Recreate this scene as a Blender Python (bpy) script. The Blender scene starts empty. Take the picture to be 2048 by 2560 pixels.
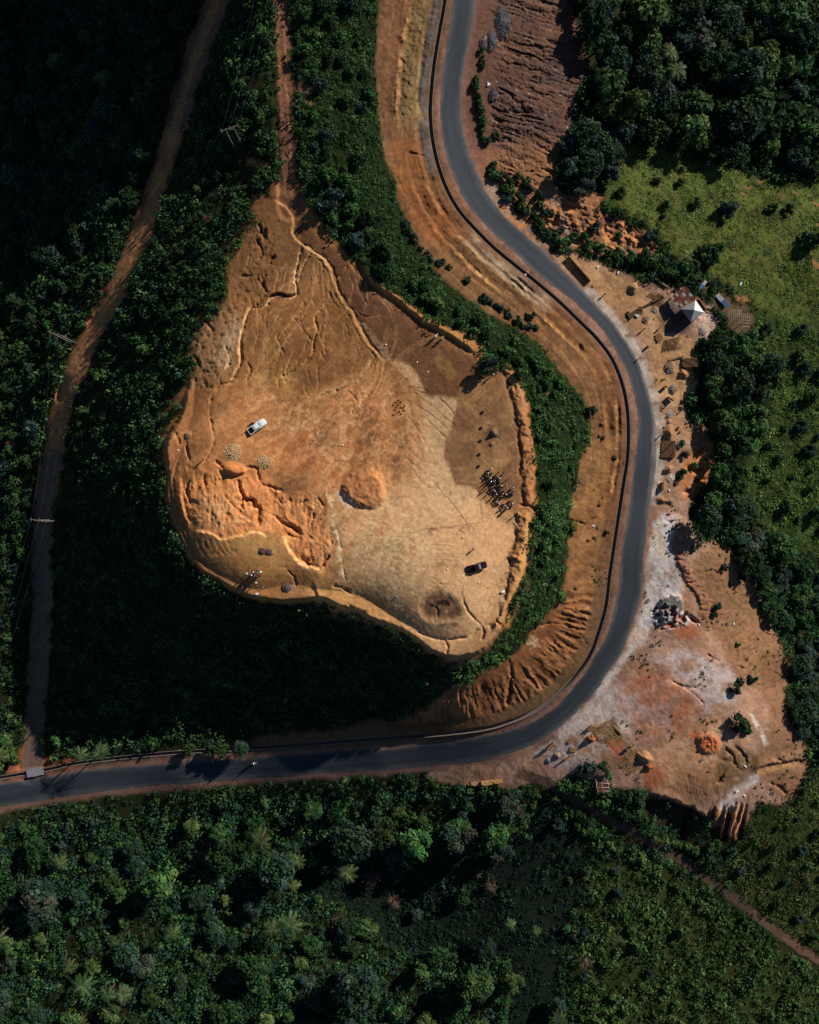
import bpy, bmesh, math, random
import numpy as np
random.seed(7); RG = np.random.default_rng(11)
SC = bpy.context.scene; COL = SC.collection
PI = math.pi
F_PX, CU, CV, HC = 1900.0, 1024.0, 1280.0, 214.0     # survey constants: focal length in photo pixels, flight height
SUN_EL = math.radians(24.5); SUN_DIR = np.array([0.75, 0.66])   # towards the sun, east / north

# ------------------------------------------------------------------ noise and 2-D helpers
_T = np.random.default_rng(3).random((8, 256, 256)).astype(np.float32)
def vn(x, y, k=0):
    x = np.asarray(x, np.float32); y = np.asarray(y, np.float32)
    xi = np.floor(x); yi = np.floor(y); fx = x - xi; fy = y - yi
    a = xi.astype(np.int32) & 255; b = yi.astype(np.int32) & 255; a1 = (a + 1) & 255; b1 = (b + 1) & 255
    fx = fx*fx*(3-2*fx); fy = fy*fy*(3-2*fy); T = _T[k % 8]
    return (T[b, a]*(1-fx)+T[b, a1]*fx)*(1-fy)+(T[b1, a]*(1-fx)+T[b1, a1]*fx)*fy
def fbm(x, y, o=4, k=0, g=.5):
    s = 0; a = 1; t = 0
    for i in range(o):
        s = s + a*vn(x*2**i+17*i, y*2**i+31*i, k+i); t += a; a *= g
    return s/t*2-1
def sst(x):
    x = np.clip(x, 0, 1); return x*x*(3-2*x)
def lin(h):
    h = h.lstrip('#'); c = np.array([int(h[i:i+2], 16)/255 for i in (0, 2, 4)])
    return np.where(c <= .04045, c/12.92, ((c+.055)/1.055)**2.4)
def curve(p, step=10, closed=False):
    p = np.array(p, float); n = len(p); out = []
    rng = range(n if closed else n-1)
    for i in rng:
        p0 = p[(i-1) % n] if closed or i > 0 else p[0]; p1 = p[i]; p2 = p[(i+1) % n]
        p3 = p[(i+2) % n] if closed or i+2 < n else p[-1]
        m = max(2, int(np.hypot(*(p2-p1))/step))
        for t in np.arange(m)/m:
            out.append(.5*((2*p1)+(-p0+p2)*t+(2*p0-5*p1+4*p2-p3)*t*t+(-p0+3*p1-3*p2+p3)*t**3))
    if not closed: out.append(p[-1])
    return np.array(out)
def pdist(pts, X, Y, want=False):
    best = np.full(X.shape, 1e9, np.float32); S = np.zeros(X.shape, np.float32); SG = np.zeros(X.shape, np.float32); acc = 0
    for (x0, y0), (x1, y1) in zip(pts[:-1], pts[1:]):
        dx, dy = x1-x0, y1-y0; L2 = dx*dx+dy*dy
        if L2 < 1e-9: continue
        L = math.sqrt(L2)
        rx = X-x0; ry = Y-y0
        t = np.clip((rx*dx+ry*dy)/L2, 0, 1); d = (rx-t*dx)**2+(ry-t*dy)**2
        if want:
            m = d < best; best = np.where(m, d, best); S = np.where(m, acc+t*L, S); SG = np.where(m, np.sign(rx*dy-ry*dx), SG)
        else: best = np.minimum(best, d)
        acc += L
    d = np.sqrt(best)
    return (d, S, SG) if want else d
def inpoly(pts, X, Y):
    r = np.zeros(X.shape, bool); n = len(pts)
    for i in range(n):
        x0, y0 = pts[i]; x1, y1 = pts[(i+1) % n]
        if y0 == y1: continue
        r ^= ((y0 > Y) != (y1 > Y)) & (X < (x1-x0)*(Y-y0)/(y1-y0)+x0)
    return r

# ------------------------------------------------------------------ traced lines of the place (photo survey coordinates)
DRAIN = curve([(1135,-420),(1125,-120),(1112,0),(1098,80),(1085,160),(1077,240),(1076,300),(1083,360),(1097,420),(1120,480),(1150,530),(1190,575),(1235,620),(1290,665),(1340,705),(1395,752),(1448,803),(1493,848),(1531,900),(1556,963),(1568,1025),(1571,1085),(1568,1150),(1559,1206),(1549,1272),(1535,1365),(1523,1445),(1514,1518),(1490,1600),(1470,1647),(1429,1701),(1380,1746),(1329,1782),(1268,1807),(1207,1823),(1086,1837),(883,1852),(700,1866),(406,1885),(203,1907),(110,1926),(0,1945),(-150,1968),(-420,2010)], 14)
R_IN = curve([(1160,-420),(1145,-120),(1134,0),(1116,122),(1104,219),(1103,304),(1112,377),(1137,450),(1167,507),(1220,568),(1289,633),(1346,686),(1448,765),(1500,817),(1538,873),(1570,939),(1591,1012),(1596,1060),(1592,1120),(1585,1182),(1580,1241),(1570,1289),(1552,1411),(1542,1498),(1518,1585),(1483,1644),(1448,1703),(1380,1775),(1289,1821),(1187,1847),(1080,1858),(923,1872),(700,1889),(500,1903),(300,1917),(200,1929),(100,1945),(0,1960),(-200,1990),(-420,2025)], 8)
R_OUT = curve([(1215,-420),(1200,-120),(1187,0),(1173,101),(1159,183),(1153,264),(1161,345),(1179,398),(1220,487),(1268,544),(1346,613),(1380,640),(1448,720),(1483,750),(1535,813),(1587,887),(1615,956),(1632,1026),(1638,1102),(1638,1189),(1629,1240),(1622,1307),(1608,1428),(1598,1498),(1577,1574),(1556,1630),(1518,1685),(1470,1746),(1413,1803),(1348,1854),(1289,1880),(1167,1908),(964,1925),(680,1941),(406,1963),(203,1986),(0,2020),(-200,2056),(-420,2095)], 8)
TRACK_L = curve([(575,-420),(550,-120),(540,0),(505,100),(467,203),(430,345),(390,467),(365,548),(320,655),(284,743),(227,841),(183,942),(154,1015),(138,1096),(126,1178),(114,1259),(105,1370),(105,1534),(97,1656),(89,1777),(84,1838),(80,1925)], 14)
TRACK_R = curve([(704,-420),(704,-100),(706,0),(708,160),(716,280),(722,400),(727,520)], 14)
PATH_B = curve([(1300,1935),(1350,1950),(1389,1966),(1470,2022),(1591,2087),(1693,2144),(1754,2185),(1835,2245),(1916,2306),(1957,2339),(2048,2400),(2200,2480),(2450,2600)], 14)
RIM = [(735,515),(773,520),(835,600),(885,650),(930,700),(1000,745),(1060,795),(1150,830),(1200,852),(1208,880),(1200,930),(1240,938),(1272,925),(1302,958),(1322,1010),(1328,1100),(1332,1180),(1336,1265),(1342,1285),(1326,1340),(1322,1400),(1300,1460),(1275,1510),(1262,1560),(1235,1605),(1205,1635),(1165,1648),(1120,1650),(1075,1635),(1030,1600),(985,1572),(930,1556),(880,1532),(840,1521),(800,1502),(760,1508),(700,1512),(640,1500),(590,1485),(540,1455),(490,1425),(475,1390),(450,1350),(430,1300),(420,1260),(415,1180),(405,1120),(417,1090),(440,1050),(455,1010),(470,950),(490,920),(488,880),(492,850),(520,800),(560,760),(565,720),(572,680),(592,630),(622,570),(642,540),(632,505),(640,485),(690,500)]
BELT = [(950,-420),(950,0),(940,122),(940,227),(950,308),(964,398),(976,430),(992,479),(1005,528),(1025,588),(1037,617),(1066,649),(1102,688),(1150,733),(1189,758),(1213,782),(1283,810),(1321,834),(1352,859),(1370,886),(1401,928),(1432,963),(1460,1005),(1474,1043),(1477,1102),(1456,1144),(1445,1189),(1432,1240),(1425,1296),(1425,1359),(1415,1446),(1397,1505),(1345,1564),(1300,1626),(1248,1661),(1196,1690),(1150,1710),(1109,1735),(1060,1770),(1000,1805),(960,1822)]
SLOPE_TR = [(1187,-420),(1435,-420),(1435,0),(1445,61),(1466,134),(1466,191),(1445,243),(1433,300),(1413,337),(1389,406),(1401,487),(1502,479),(1502,523),(1575,560),(1640,600),(1628,640),(1560,655),(1500,640),(1420,615),(1346,613),(1268,544),(1220,487),(1179,398),(1161,345),(1153,264),(1159,183),(1173,101),(1187,0)]
YARD = [(1380,637),(1450,632),(1500,660),(1590,700),(1640,715),(1680,722),(1715,712),(1745,745),(1770,758),(1792,800),(1790,826),(1742,850),(1740,900),(1745,960),(1712,1000),(1722,1050),(1760,1062),(1780,1100),(1790,1150),(1772,1200),(1720,1262),(1722,1300),(1747,1357),(1806,1358),(1845,1400),(1880,1450),(1908,1500),(1935,1560),(1962,1640),(1972,1680),(1962,1740),(1972,1800),(2010,1865),(2022,1900),(2000,1960),(1960,2012),(1890,2005),(1862,2070),(1835,2095),(1795,2085),(1770,2045),(1740,2022),(1690,2005),(1610,1992),(1560,1975),(1480,1952),(1440,1935),(1390,1958),(1340,1950),(1290,1972),(1180,1968),(1080,1957),(1062,1936),(1167,1900),(1289,1872),(1413,1795),(1531,1660),(1590,1498),(1620,1248),(1628,1102),(1605,956),(1525,813),(1440,725)]
road_c = (R_IN[np.linspace(0, len(R_IN)-1, 90).astype(int)]+R_OUT[np.linspace(0, len(R_OUT)-1, 90).astype(int)])/2
def zip_lines():
    # road centre and half width along the inner edge
    out = []
    for p in R_IN[::2]:
        d = np.hypot(R_OUT[:, 0]-p[0], R_OUT[:, 1]-p[1]); q = R_OUT[d.argmin()]
        out.append(((p+q)/2))
    return np.array(out)
ROAD_C = zip_lines()

# ------------------------------------------------------------------ terrain grid
def axis(lo, hi, far):
    mid = np.arange(lo-40, hi+41, 2.5)
    a = [lo-40]; s = 8.0
    while a[-1] > -far: a.append(a[-1]-s); s *= (1.0 if a[-1] > lo-420 else 1.35)
    b = [mid[-1]]; s = 8.0
    while b[-1] < hi+far: b.append(b[-1]+s); s *= (1.0 if b[-1] < hi+420 else 1.35)
    return np.concatenate([a[:0:-1], mid, b[1:]]).astype(np.float64)
GU = axis(0, 2048, 26000); GV = axis(0, 2560, 26000)
U, V = np.meshgrid(GU.astype(np.float32), GV.astype(np.float32))
PTS = """450,1150,24 430,1250,24 500,1400,24 650,1480,23.5 800,1480,23.5 950,1535,23 1100,1620,22.5 1200,1600,22.5 1270,1480,23 1300,1300,23.5 1300,1100,24 1240,950,24.3 1100,850,24.5 900,720,25 740,560,26 650,560,25 560,780,24.5 500,900,24.3 700,1000,24 900,1200,24 1100,1200,24 700,1300,23.5 850,850,24.5
705,400,27 700,200,29 695,0,31 640,-280,44 850,0,30 850,250,28 900,450,26.5 960,620,25.5 1100,760,24.8 1250,870,24.2 1360,1000,22.5 1400,1100,22 1395,1300,21.5 1350,1450,20.5 1280,1580,19 1180,1670,18 1460,950,18 1470,1100,17 1450,1300,16 1420,1450,15 1350,1600,13 1250,1700,12 1120,1745,12 950,0,27 940,250,25.5 1000,430,23 1100,600,21 1230,700,19.5 1360,800,18 850,-300,33
1175,-300,21 1160,0,19.5 1130,150,18.5 1128,300,17.5 1160,430,16.6 1250,560,15.2 1400,690,13.8 1500,790,12.6 1580,930,11.6 1612,1060,10.5 1605,1250,9 1575,1450,7.5 1530,1620,6 1440,1740,4.6 1300,1840,2.5 1150,1877,.8 950,1897,.2 700,1915,-2.2 450,1935,-6 200,1955,-10.4 0,1985,-12.5 -300,2040,-15
1250,200,17 1350,150,15.5 1450,200,12.5 1450,50,13.5 1430,450,12.5 1550,300,8 1750,100,3 2000,0,-1 2000,300,0 1600,450,8.5 1800,500,6.5 2000,600,5 1560,600,11 1700,700,10 1900,800,6.5 1700,900,9.5 1760,1000,7.5 1900,1050,4 2040,1000,3 1700,1150,8.5 1780,1250,5 2000,1300,0 1700,1350,8 1780,1400,7 1935,1500,-3 2030,1600,-7 1700,1500,7 1650,1700,5.5 1700,1850,4.5 1850,1750,4 1930,1850,2.5 1600,1900,4 1900,1950,2 2040,1950,0 1500,1900,3.6 1650,1985,3 1790,2010,2.2 1820,2120,-3 1700,2080,-2.5 2000,2150,-2 2350,600,0 2350,1500,-5 1350,-300,17 1750,-300,3 2300,-300,-4
1350,1960,0 1300,2050,-3 1300,2300,-7 1500,2100,-2 1500,2300,-5 1700,2300,-5 2000,2400,-5 2000,2700,-7 1300,2600,-10 1000,1990,-6 1000,2120,-10 980,2250,-15 1000,2400,-13 700,2020,-9.5 700,2200,-12 700,2500,-15 400,2050,-12 300,2300,-14 100,2100,-14.5 100,2450,-16 0,2800,-18 1000,2800,-17 2300,2300,-6 -300,2500,-15
560,1560,15 450,1520,13 360,1420,13 400,1650,2 280,1500,4 250,1700,-4 600,1650,8 600,1780,-2 700,1565,14.5 850,1590,14.5 800,1660,9 800,1750,3 950,1660,14 950,1770,4 400,1820,-6.5 200,1850,-10 330,1250,15 260,1200,10 190,1300,2 330,1050,14.5 250,1000,7.5 400,850,16.5 300,800,10 450,650,18.5 520,520,20 600,400,23 560,200,25 580,0,27 620,640,24.3
535,0,15 467,203,13.5 430,345,13 365,548,11.5 284,743,9 183,942,4.5 138,1096,-.5 114,1259,-5 105,1450,-8.5 95,1650,-11 83,1850,-12.5 400,100,8 300,300,2 200,500,-2 100,700,-5 50,900,-6 0,1200,-8 0,1500,-10.5 0,1800,-12.5 100,100,-12 0,300,-17 250,0,-3 -300,500,-24 -300,1300,-16 -300,-300,-22 300,-300,14 520,-330,36"""
P = np.array([[float(a) for a in t.split(',')] for t in PTS.split()])  # unseen north ridge raised, ground west of the track dropped, to shade the wood
def tps(d2):
    return np.where(d2 > 1e-9, d2*np.log(np.maximum(d2, 1e-9)), 0)
_q = P[:, :2]/1000; n_ = len(P)
_K = tps(((_q[:, None]-_q[None])**2).sum(-1))+np.eye(n_)*2e-4
_A = np.zeros((n_+3, n_+3)); _A[:n_, :n_] = _K; _A[:n_, n_] = 1; _A[:n_, n_+1:] = _q; _A[n_, :n_] = 1; _A[n_+1:, :n_] = _q.T
_w = np.linalg.solve(_A, np.concatenate([P[:, 2], [0, 0, 0]]))
cu = np.arange(-430, 2480, 15.0); cv = np.arange(-430, 2990, 15.0)
_cg = np.stack(np.meshgrid(cu, cv), -1).reshape(-1, 2)/1000
_z = np.concatenate([tps(((c[:, None]-_q[None])**2).sum(-1))@_w[:n_]+_w[n_]+c@_w[n_+1:] for c in np.array_split(_cg, 40)]).reshape(len(cv), len(cu))
def bil(gx, gy, Z, x, y):
    i = np.clip(np.searchsorted(gx, x, 'right')-1, 0, len(gx)-2); j = np.clip(np.searchsorted(gy, y, 'right')-1, 0, len(gy)-2)
    fx = np.clip((x-gx[i])/(gx[i+1]-gx[i]), 0, 1); fy = np.clip((y-gy[j])/(gy[j+1]-gy[j]), 0, 1)
    if Z.ndim == 3: fx = fx[..., None]; fy = fy[..., None]
    return (Z[j, i]*(1-fx)+Z[j, i+1]*fx)*(1-fy)+(Z[j+1, i]*(1-fx)+Z[j+1, i+1]*fx)*fy
def bicub(x, y):      # smoother lookup of the base surface: average of four offset bilinear reads
    return sum(bil(cu, cv, _z, x+a, y+b) for a, b in ((-5, -5), (5, -5), (-5, 5), (5, 5)))/4
Z = bicub(np.clip(U, -400, 2450), np.clip(V, -400, 2960)).astype(np.float32)
Z0 = Z.copy()
C = np.zeros(Z.shape+(3,), np.float32); C[:] = lin('232815')        # soil and litter under the vegetation
WU = fbm(U/26, V/26, 3, 1); WV = fbm(U/26+50, V/26+9, 3, 2)
FU = fbm(U/7, V/7+80, 3, 5); FV = fbm(U/7+33, V/7, 3, 7); BRK = fbm(U/11, V/11+5, 4, 6)
# large scale tint variation of the wooded ground
C *= (1+.35*fbm(U/70, V/70, 3, 4))[..., None]

def win(p, m):
    p = np.asarray(p); x0, y0 = p.min(0)-m; x1, y1 = p.max(0)+m
    i0, i1 = np.searchsorted(GU, [x0, x1]); j0, j1 = np.searchsorted(GV, [y0, y1])
    return slice(max(j0-1, 0), j1+1), slice(max(i0-1, 0), i1+1)
def mpoly(pts, f=8, w=5, smooth=True):
    p = curve(pts, 14, True) if smooth else np.array(pts, float)
    s = win(p, f+w+6); e = min(3, w*.5); X = U[s]+w*WU[s]+e*FU[s]; Y = V[s]+w*WV[s]+e*FV[s]
    d = pdist(np.vstack([p, p[:1]]), X, Y); d = np.where(inpoly(p, X, Y), d, -d)
    return s, np.clip(.5+d/f, 0, 1)
def mline(pts, hw, f=3, w=2, step=8):
    p = curve(pts, step) if len(pts) > 2 else np.array(pts, float)
    s = win(p, hw+f+w+7); e = min(2.5, w*.7); X = U[s]+w*WU[s]+e*FU[s]; Y = V[s]+w*WV[s]+e*FV[s]
    h = hw*(1+.7*BRK[s]) if hw < 8 else hw
    m = np.clip((h-pdist(p, X, Y))/f+.5, 0, 1)
    return s, m*np.clip(.8+1.1*FU[s], 0, 1) if hw < 8 else m
def paint(sm, col, a=1.0):
    s, m = sm; c = lin(col) if isinstance(col, str) else np.array(col)
    k = (m*a)[..., None]; C[s] = C[s]*(1-k)+c*k
def paintn(sm, col, a, lam, thr=0., gain=3, k=0, ang=None, st=1.):   # broken up by noise, optionally stretched along an angle
    s, m = sm; x, y = U[s], V[s]
    if ang is not None:
        ca, sa = math.cos(ang), math.sin(ang); x, y = (x*ca+y*sa)/st, (-x*sa+y*ca)
    n = np.clip(.5+gain*(fbm(x/lam, y/lam, 4, k)-thr), 0, 1); paint((s, m*n), col, a)
def lift(sm, dz):
    s, m = sm; Z[s] += dz*m
def groove(pts, w, depth, w2=1.5, step=6):   # a V-shaped rut or gully
    p = curve(pts, step); s = win(p, w*2+8); e = min(3.5, 1.2*w2+.4*w); X = U[s]+w2*WU[s]+e*FU[s]; Y = V[s]+w2*WV[s]+e*FV[s]
    d, S, g = pdist(p, X, Y, True); L = S.max(); wv = w*(.85+.8*BRK[s]); k = np.exp(-(d/np.maximum(wv, w*.3))**2)*np.clip(.75+.9*WV[s], .15, 1.3)*sst(np.minimum(S, L-S)/(L*.3+1)*1.5+.35)
    Z[s] -= depth*k; return s, k
def scarp(pts, amp, w=4, R=60, ww=3, frac=0.5):    # a sharp step: ground on the left-hand side of travel (as seen from above) is higher
    p = curve(pts, 8); s = win(p, R+8); X = U[s]+ww*WU[s]+2.2*FU[s]; Y = V[s]+ww*WV[s]+2.2*FV[s]
    d, S, g = pdist(p, X, Y, True); sd = d*g; L = S.max()
    e = sst(np.minimum(S, L-S)/25)
    Z[s] += amp*e*(sst(.5+sd/(2*w))-sst(.5+sd/(2*R)))*(d < R)
# ------------------------------------------------------------------ soils
MASKB = np.zeros(Z.shape, np.float32)          # 1 where the ground is bare
def bare(sm):
    s, m = sm; MASKB[s] = np.maximum(MASKB[s], m)
ROUGH = np.zeros(Z.shape, np.float32)          # extra micro relief
BR, BR2, ORG, TAN, PALE, DK, RED = '80552f', '6a4629', 'b3703c', 'ae8154', 'c4a077', '553a26', '9a5531'
m_pl = mpoly(RIM, 10, 8)
bare(m_pl); paint(m_pl, '8e6036')
# benches between the green belt and the road
cut = [tuple(p) for p in BELT]+[tuple(p) for p in ROAD_C[(ROAD_C[:, 0] > 940)][::-1]]
m_cut = mpoly(cut, 10, 8, False); bare(m_cut); paint(m_cut, '7d5737')
m_tr = mpoly(SLOPE_TR, 10, 8); bare(m_tr); paint(m_tr, '614436')
m_yd = mpoly(YARD, 10, 7, False); bare(m_yd); paint(m_yd, '95705e')
ml = mline(TRACK_L, 25, 9, 8); bare(ml); paint(ml, '96633f')
ml = mline([(575,-420),(545,-60),(540,0),(505,100),(467,203),(445,300)], 31, 12, 8); bare(ml); paint(ml, '6e4e3e')
ml = mline(TRACK_R, 18, 8, 6); bare(ml); paint(ml, '7d4f3a')
ml = mline([(745,215),(775,222)], 14, 10, 8); bare(ml); paint(ml, '7d4f3a')
ml = mline([(735,470),(745,525),(690,470)], 18, 12, 8); bare(ml); paint(ml, '7a4d36')
ml = mline(PATH_B, 12, 5, 4); bare(ml); paint(ml, '4b3b31')
ml = mline(PATH_B[PATH_B[:, 0] > 1880], 11, 6, 5); bare(ml); paint(ml, '63493a')
rc = mline(ROAD_C, 40, 12, 8, 20); bare(rc); paint(rc, '76564a', .9)
p2 = mline(DRAIN, 17, 8, 5, 20); bare(p2)
# the big dirt mounting spot where the left track meets the road
for p_, r_ in (((75,1890),26),((110,1905),22),((40,1930),20),((170,1905),16)):
    mm = mline([p_, (p_[0]+8, p_[1]+4)], r_, 14, 10); bare(mm); paint(mm, '8a4f33')

# dirt patches in the scrub
for p_, r_ in (((1803,752),24),((1812,764),20),((1755,712),15),((1848,795),34)):
    mm = mline([p_, (p_[0]+3, p_[1]+3)], r_, 10, 6); bare(mm); paint(mm, '5d4a34', .8)
for p_, r_ in (((625,405),12),((660,415),14),((690,470),22),((520,545),10),((660,590),18),((640,410),8),((500,1010),10),((700,195),7),((770,255),12),((330,590),10),((100,770),9),((20,1110),12),((1000,430),16),((1720,1075),30),((1760,1150),20),((1362,980),9),((1850,745),12),((1900,455),8),((1985,480),9),((2035,505),10),((2040,560),8),((1860,470),8),((1600,350),6),((1895,650),8),((1830,700),8),((1980,530),6),((2036,660),12),((1990,640),10),((1848,482),7)):
    mm = mline([p_, (p_[0]+r_, p_[1]+r_*.5)], r_*.7, 8, 9); bare(mm); paint(mm, '94653f', .8)

MEAD = [(1545,345),(1600,362),(1680,385),(1790,405),(1900,450),(2060,450),(2400,460),(2400,830),(2060,840),(2000,830),(1900,770),(1790,690),(1700,650),(1620,560),(1560,530),(1515,500),(1520,450),(1548,400)]
mdw = mpoly(MEAD, 16, 10, False); bk = MASKB[mdw[0]]; mdw = (mdw[0], mdw[1]*(1-bk)); paint(mdw, '505b28', .95); paintn(mdw, '524d29', .7, 22, .05); paintn(mdw, '333f1c', .6, 30, .2, 4, 5)
for fp, fc in (([(1880,775),(2060,830),(2400,830),(2400,1320),(2060,1400),(1920,1320),(1850,1210),(1920,1060),(1940,940),(1890,860)], '3c4821'), ([(1840,2110),(1900,2030),(1990,2010),(2050,1900),(2400,1950),(2400,2560),(2050,2390),(1930,2300),(1800,2200)], '363c1e'), ([(1480,2180),(1600,2130),(1760,2230),(1900,2340),(2050,2430),(2400,2600),(2400,2890),(1500,2890),(1430,2500)], '333a1d'), ([(770,-330),(950,-330),(945,200),(970,420),(1060,650),(1190,765),(1300,830),(1460,1010),(1470,1110),(1420,1360),(1400,1500),(1250,1655),(1100,1700),(1240,1610),(1330,1400),(1330,1010),(1240,930),(1060,790),(900,650),(770,500),(750,200)], '1c2613')):
    q = mpoly(fp, 20, 10, False); q = (q[0], q[1]*(1-MASKB[q[0]])); paint(q, fc, .9); paintn(q, '1d2812', .6, 24, .1, 4, 2)
for q_ in ([(1702,440),(1668,515),(1625,560),(1600,590)], [(1790,560),(1850,640),(1940,700),(2060,740)], [(1580,420),(1640,470),(1702,520)]): paint(mline(q_, 2.2, 4, 8), '6a5a38', .6)
q = mpoly([(640,2200),(800,2140),(870,2100),(1000,2120),(1290,2060),(1390,1995),(1475,2090),(1440,2250),(1370,2600),(1250,2600),(1290,2400),(1010,2380),(900,2300)], 40, 14, False); paint((q[0], q[1]*(1-MASKB[q[0]])), '18221a', .95)  # dark ground colour stands in for shade in the lower hollows
# light flow veins on the upper hilltop
s = win([(480,600),(960,1000)], 0); vmask = mpoly([(700,640),(830,760),(900,880),(820,980),(640,960),(600,880),(640,760)], 40, 14)
VEIN = vmask
# ---------- hilltop
paint(mpoly([(745,600),(835,690),(890,800),(960,905),(900,960),(770,1000),(620,960),(600,880),(640,760),(750,740)], 50, 14), '85592f', .8)
paint(mpoly([(660,490),(760,560),(800,640),(730,740),(640,740),(570,680),(620,560)], 40, 14), '7d5532', .85)
paint(mpoly([(490,790),(560,760),(600,800),(570,950),(500,960),(440,1010),(480,900)], 26, 14), '9c7048', .8)
paintn(mpoly([(560,800),(600,790),(590,870),(560,920),(530,880)], 22, 10), 'ad8a66', .7, 14, 0, 2, 1, 2.2, 4)
paint(mpoly([(440,1010),(560,960),(800,1000),(950,920),(1050,1000),(1060,1180),(960,1260),(830,1250),(640,1160),(430,1180),(410,1090)], 60, 16), 'a3693a', .85)
paint(mpoly([(690,1090),(830,1080),(960,1130),(980,1220),(900,1290),(800,1260),(720,1200)], 40, 16), 'ab6431', .75)
paint(mpoly([(470,1190),(600,1160),(720,1230),(830,1320),(830,1410),(760,1420),(700,1330),(560,1345),(480,1320),(450,1240)], 22, 12), 'bd7740', .9)
paintn(mpoly([(500,1240),(590,1230),(600,1310),(510,1320)], 30, 14), 'b88f62', .7, 18, 0, 2)
paint(mpoly([(470,1330),(550,1350),(650,1330),(705,1345),(745,1420),(790,1480),(740,1505),(640,1495),(540,1450),(480,1390),(445,1330)], 16, 10), '96673a', .9)
paintn(mpoly([(560,1350),(660,1335),(700,1350),(730,1420),(620,1440)], 40, 12), '8f6c38', .6, 30, 0, 2)
# pale trampled ground in the south-east
paint(mpoly([(1060,990),(1145,1000),(1120,1110),(1140,1215),(1200,1240),(1290,1290),(1310,1380),(1260,1500),(1190,1620),(1070,1620),(930,1550),(850,1530),(800,1480),(860,1400),(870,1280),(950,1220),(1030,1120)], 70, 34), 'b98d61', .95)
q_ = mpoly([(790,1180),(980,1230),(1040,1340),(980,1440),(860,1500),(790,1440)], 60, 24); paintn(q_, 'b57844', .75, 16, -.05, 3, 2, 1.9, 3); paintn(q_, 'c99a66', .5, 9, .1, 4, 6, 2.0, 4)
paint(mpoly([(985,905),(1040,925),(1067,988),(1100,994),(1143,998),(1134,1060),(1114,1110),(1128,1175),(1145,1213),(1178,1213),(1215,1270),(1100,1290),(1060,1220),(1063,1137),(1050,1102),(1063,1067),(1055,1000),(1030,960)], 8, 6), 'bd9468', .95)
paintn(mpoly([(830,1250),(960,1240),(1080,1300),(1090,1450),(1000,1500),(900,1480),(840,1400)], 40, 16), 'bc9668', .5, 22, -.05, 2, 2)
paintn(mpoly([(850,1300),(980,1290),(1060,1350),(1050,1450),(960,1480),(880,1440)], 40, 16), '98794e', .35, 12, .1, 3, 3)
paintn(mpoly([(850,1290),(1000,1270),(1070,1380),(1010,1480),(900,1460)], 40, 10), 'cdb48a', .3, 6, .2, 3, 5)
paint(mpoly([(770,1500),(860,1530),(950,1556),(1040,1600),(1010,1560),(960,1490),(880,1490),(800,1440)], 22, 10), 'bd8548', .8)
# dark soil by the motorbikes and the cut bank, bank shading painted in too
dk1 = [(735,540),(800,600),(870,660),(930,712),(1000,765),(1060,815),(1150,870),(1195,930),(1160,965),(1140,996),(1100,992),(1066,986),(1052,955),(1035,925),(1000,900),(962,898),(930,868),(905,830),(888,792),(860,752),(838,712),(826,665),(790,630),(755,595)]
paint(mpoly(dk1, 9, 6), '6a462d', .96)
paintn(mpoly([(880,690),(940,740),(960,770),(920,790),(880,750)], 18, 8), '54382b', .8, 12)
paintn(mpoly([(920,790),(980,780),(985,810),(950,815)], 14, 8), '54382b', .7, 12)
paint(mpoly([(900,655),(935,700),(1000,742),(1070,795),(1150,828),(1205,850),(1205,905),(1180,890),(1130,850),(1060,812),(990,765),(925,712)], 8, 6), 'a06b3b', .95)
paint(mpoly([(1150,850),(1205,852),(1205,912),(1185,890),(1165,868)], 8, 6), 'a87140', .9)
dk2 = [(1143,998),(1165,965),(1205,940),(1262,935),(1275,985),(1292,1060),(1296,1160),(1296,1262),(1230,1268),(1200,1245),(1180,1213),(1142,1214),(1126,1178),(1113,1137),(1116,1104),(1133,1065)]
paint(mpoly(dk2, 7, 5), '7d5738', .96)
paintn(mpoly(dk2, 30, 8), 'a37748', .5, 26, .05, 3, 6)
paint(mpoly([(1088,890),(1110,888),(1125,905),(1140,930),(1135,950),(1115,940),(1092,915)], 6, 3), '7f5c34', .9)
paint(mpoly([(1125,920),(1140,930),(1142,945),(1125,953),(1120,940)], 6, 3), '85602f', .8)
paint(mpoly([(1235,1150),(1268,1145),(1268,1165),(1240,1168)], 8, 4), 'b38853', .7)
paintn(mpoly([(1218,1060),(1250,1060),(1255,1100),(1222,1100)], 14, 6), '4d3630', .8, 10, -.2)
# grey-brown crust patches
for p in ([(930,1110),(985,1080),(1010,1110),(1008,1170),(950,1165),(915,1150)], [(900,1010),(928,1010),(928,1060),(895,1080),(890,1040)], [(905,1085),(950,1080),(930,1105),(890,1110)], [(780,1090),(830,1070),(850,1110),(780,1130)], [(540,1010),(580,1000),(560,1040),(530,1050)], [(860,1020),(890,1015),(880,1050),(850,1060)], [(700,1190),(760,1180),(770,1220),(710,1230)]):
    paintn(mpoly(p, 9, 7), '775238', .85, 16, -.25, 3, 4)
paintn(mpoly([(640,930),(720,930),(740,960),(680,980),(640,965)], 24, 10), 'a5813f', .8, 14)
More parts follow.
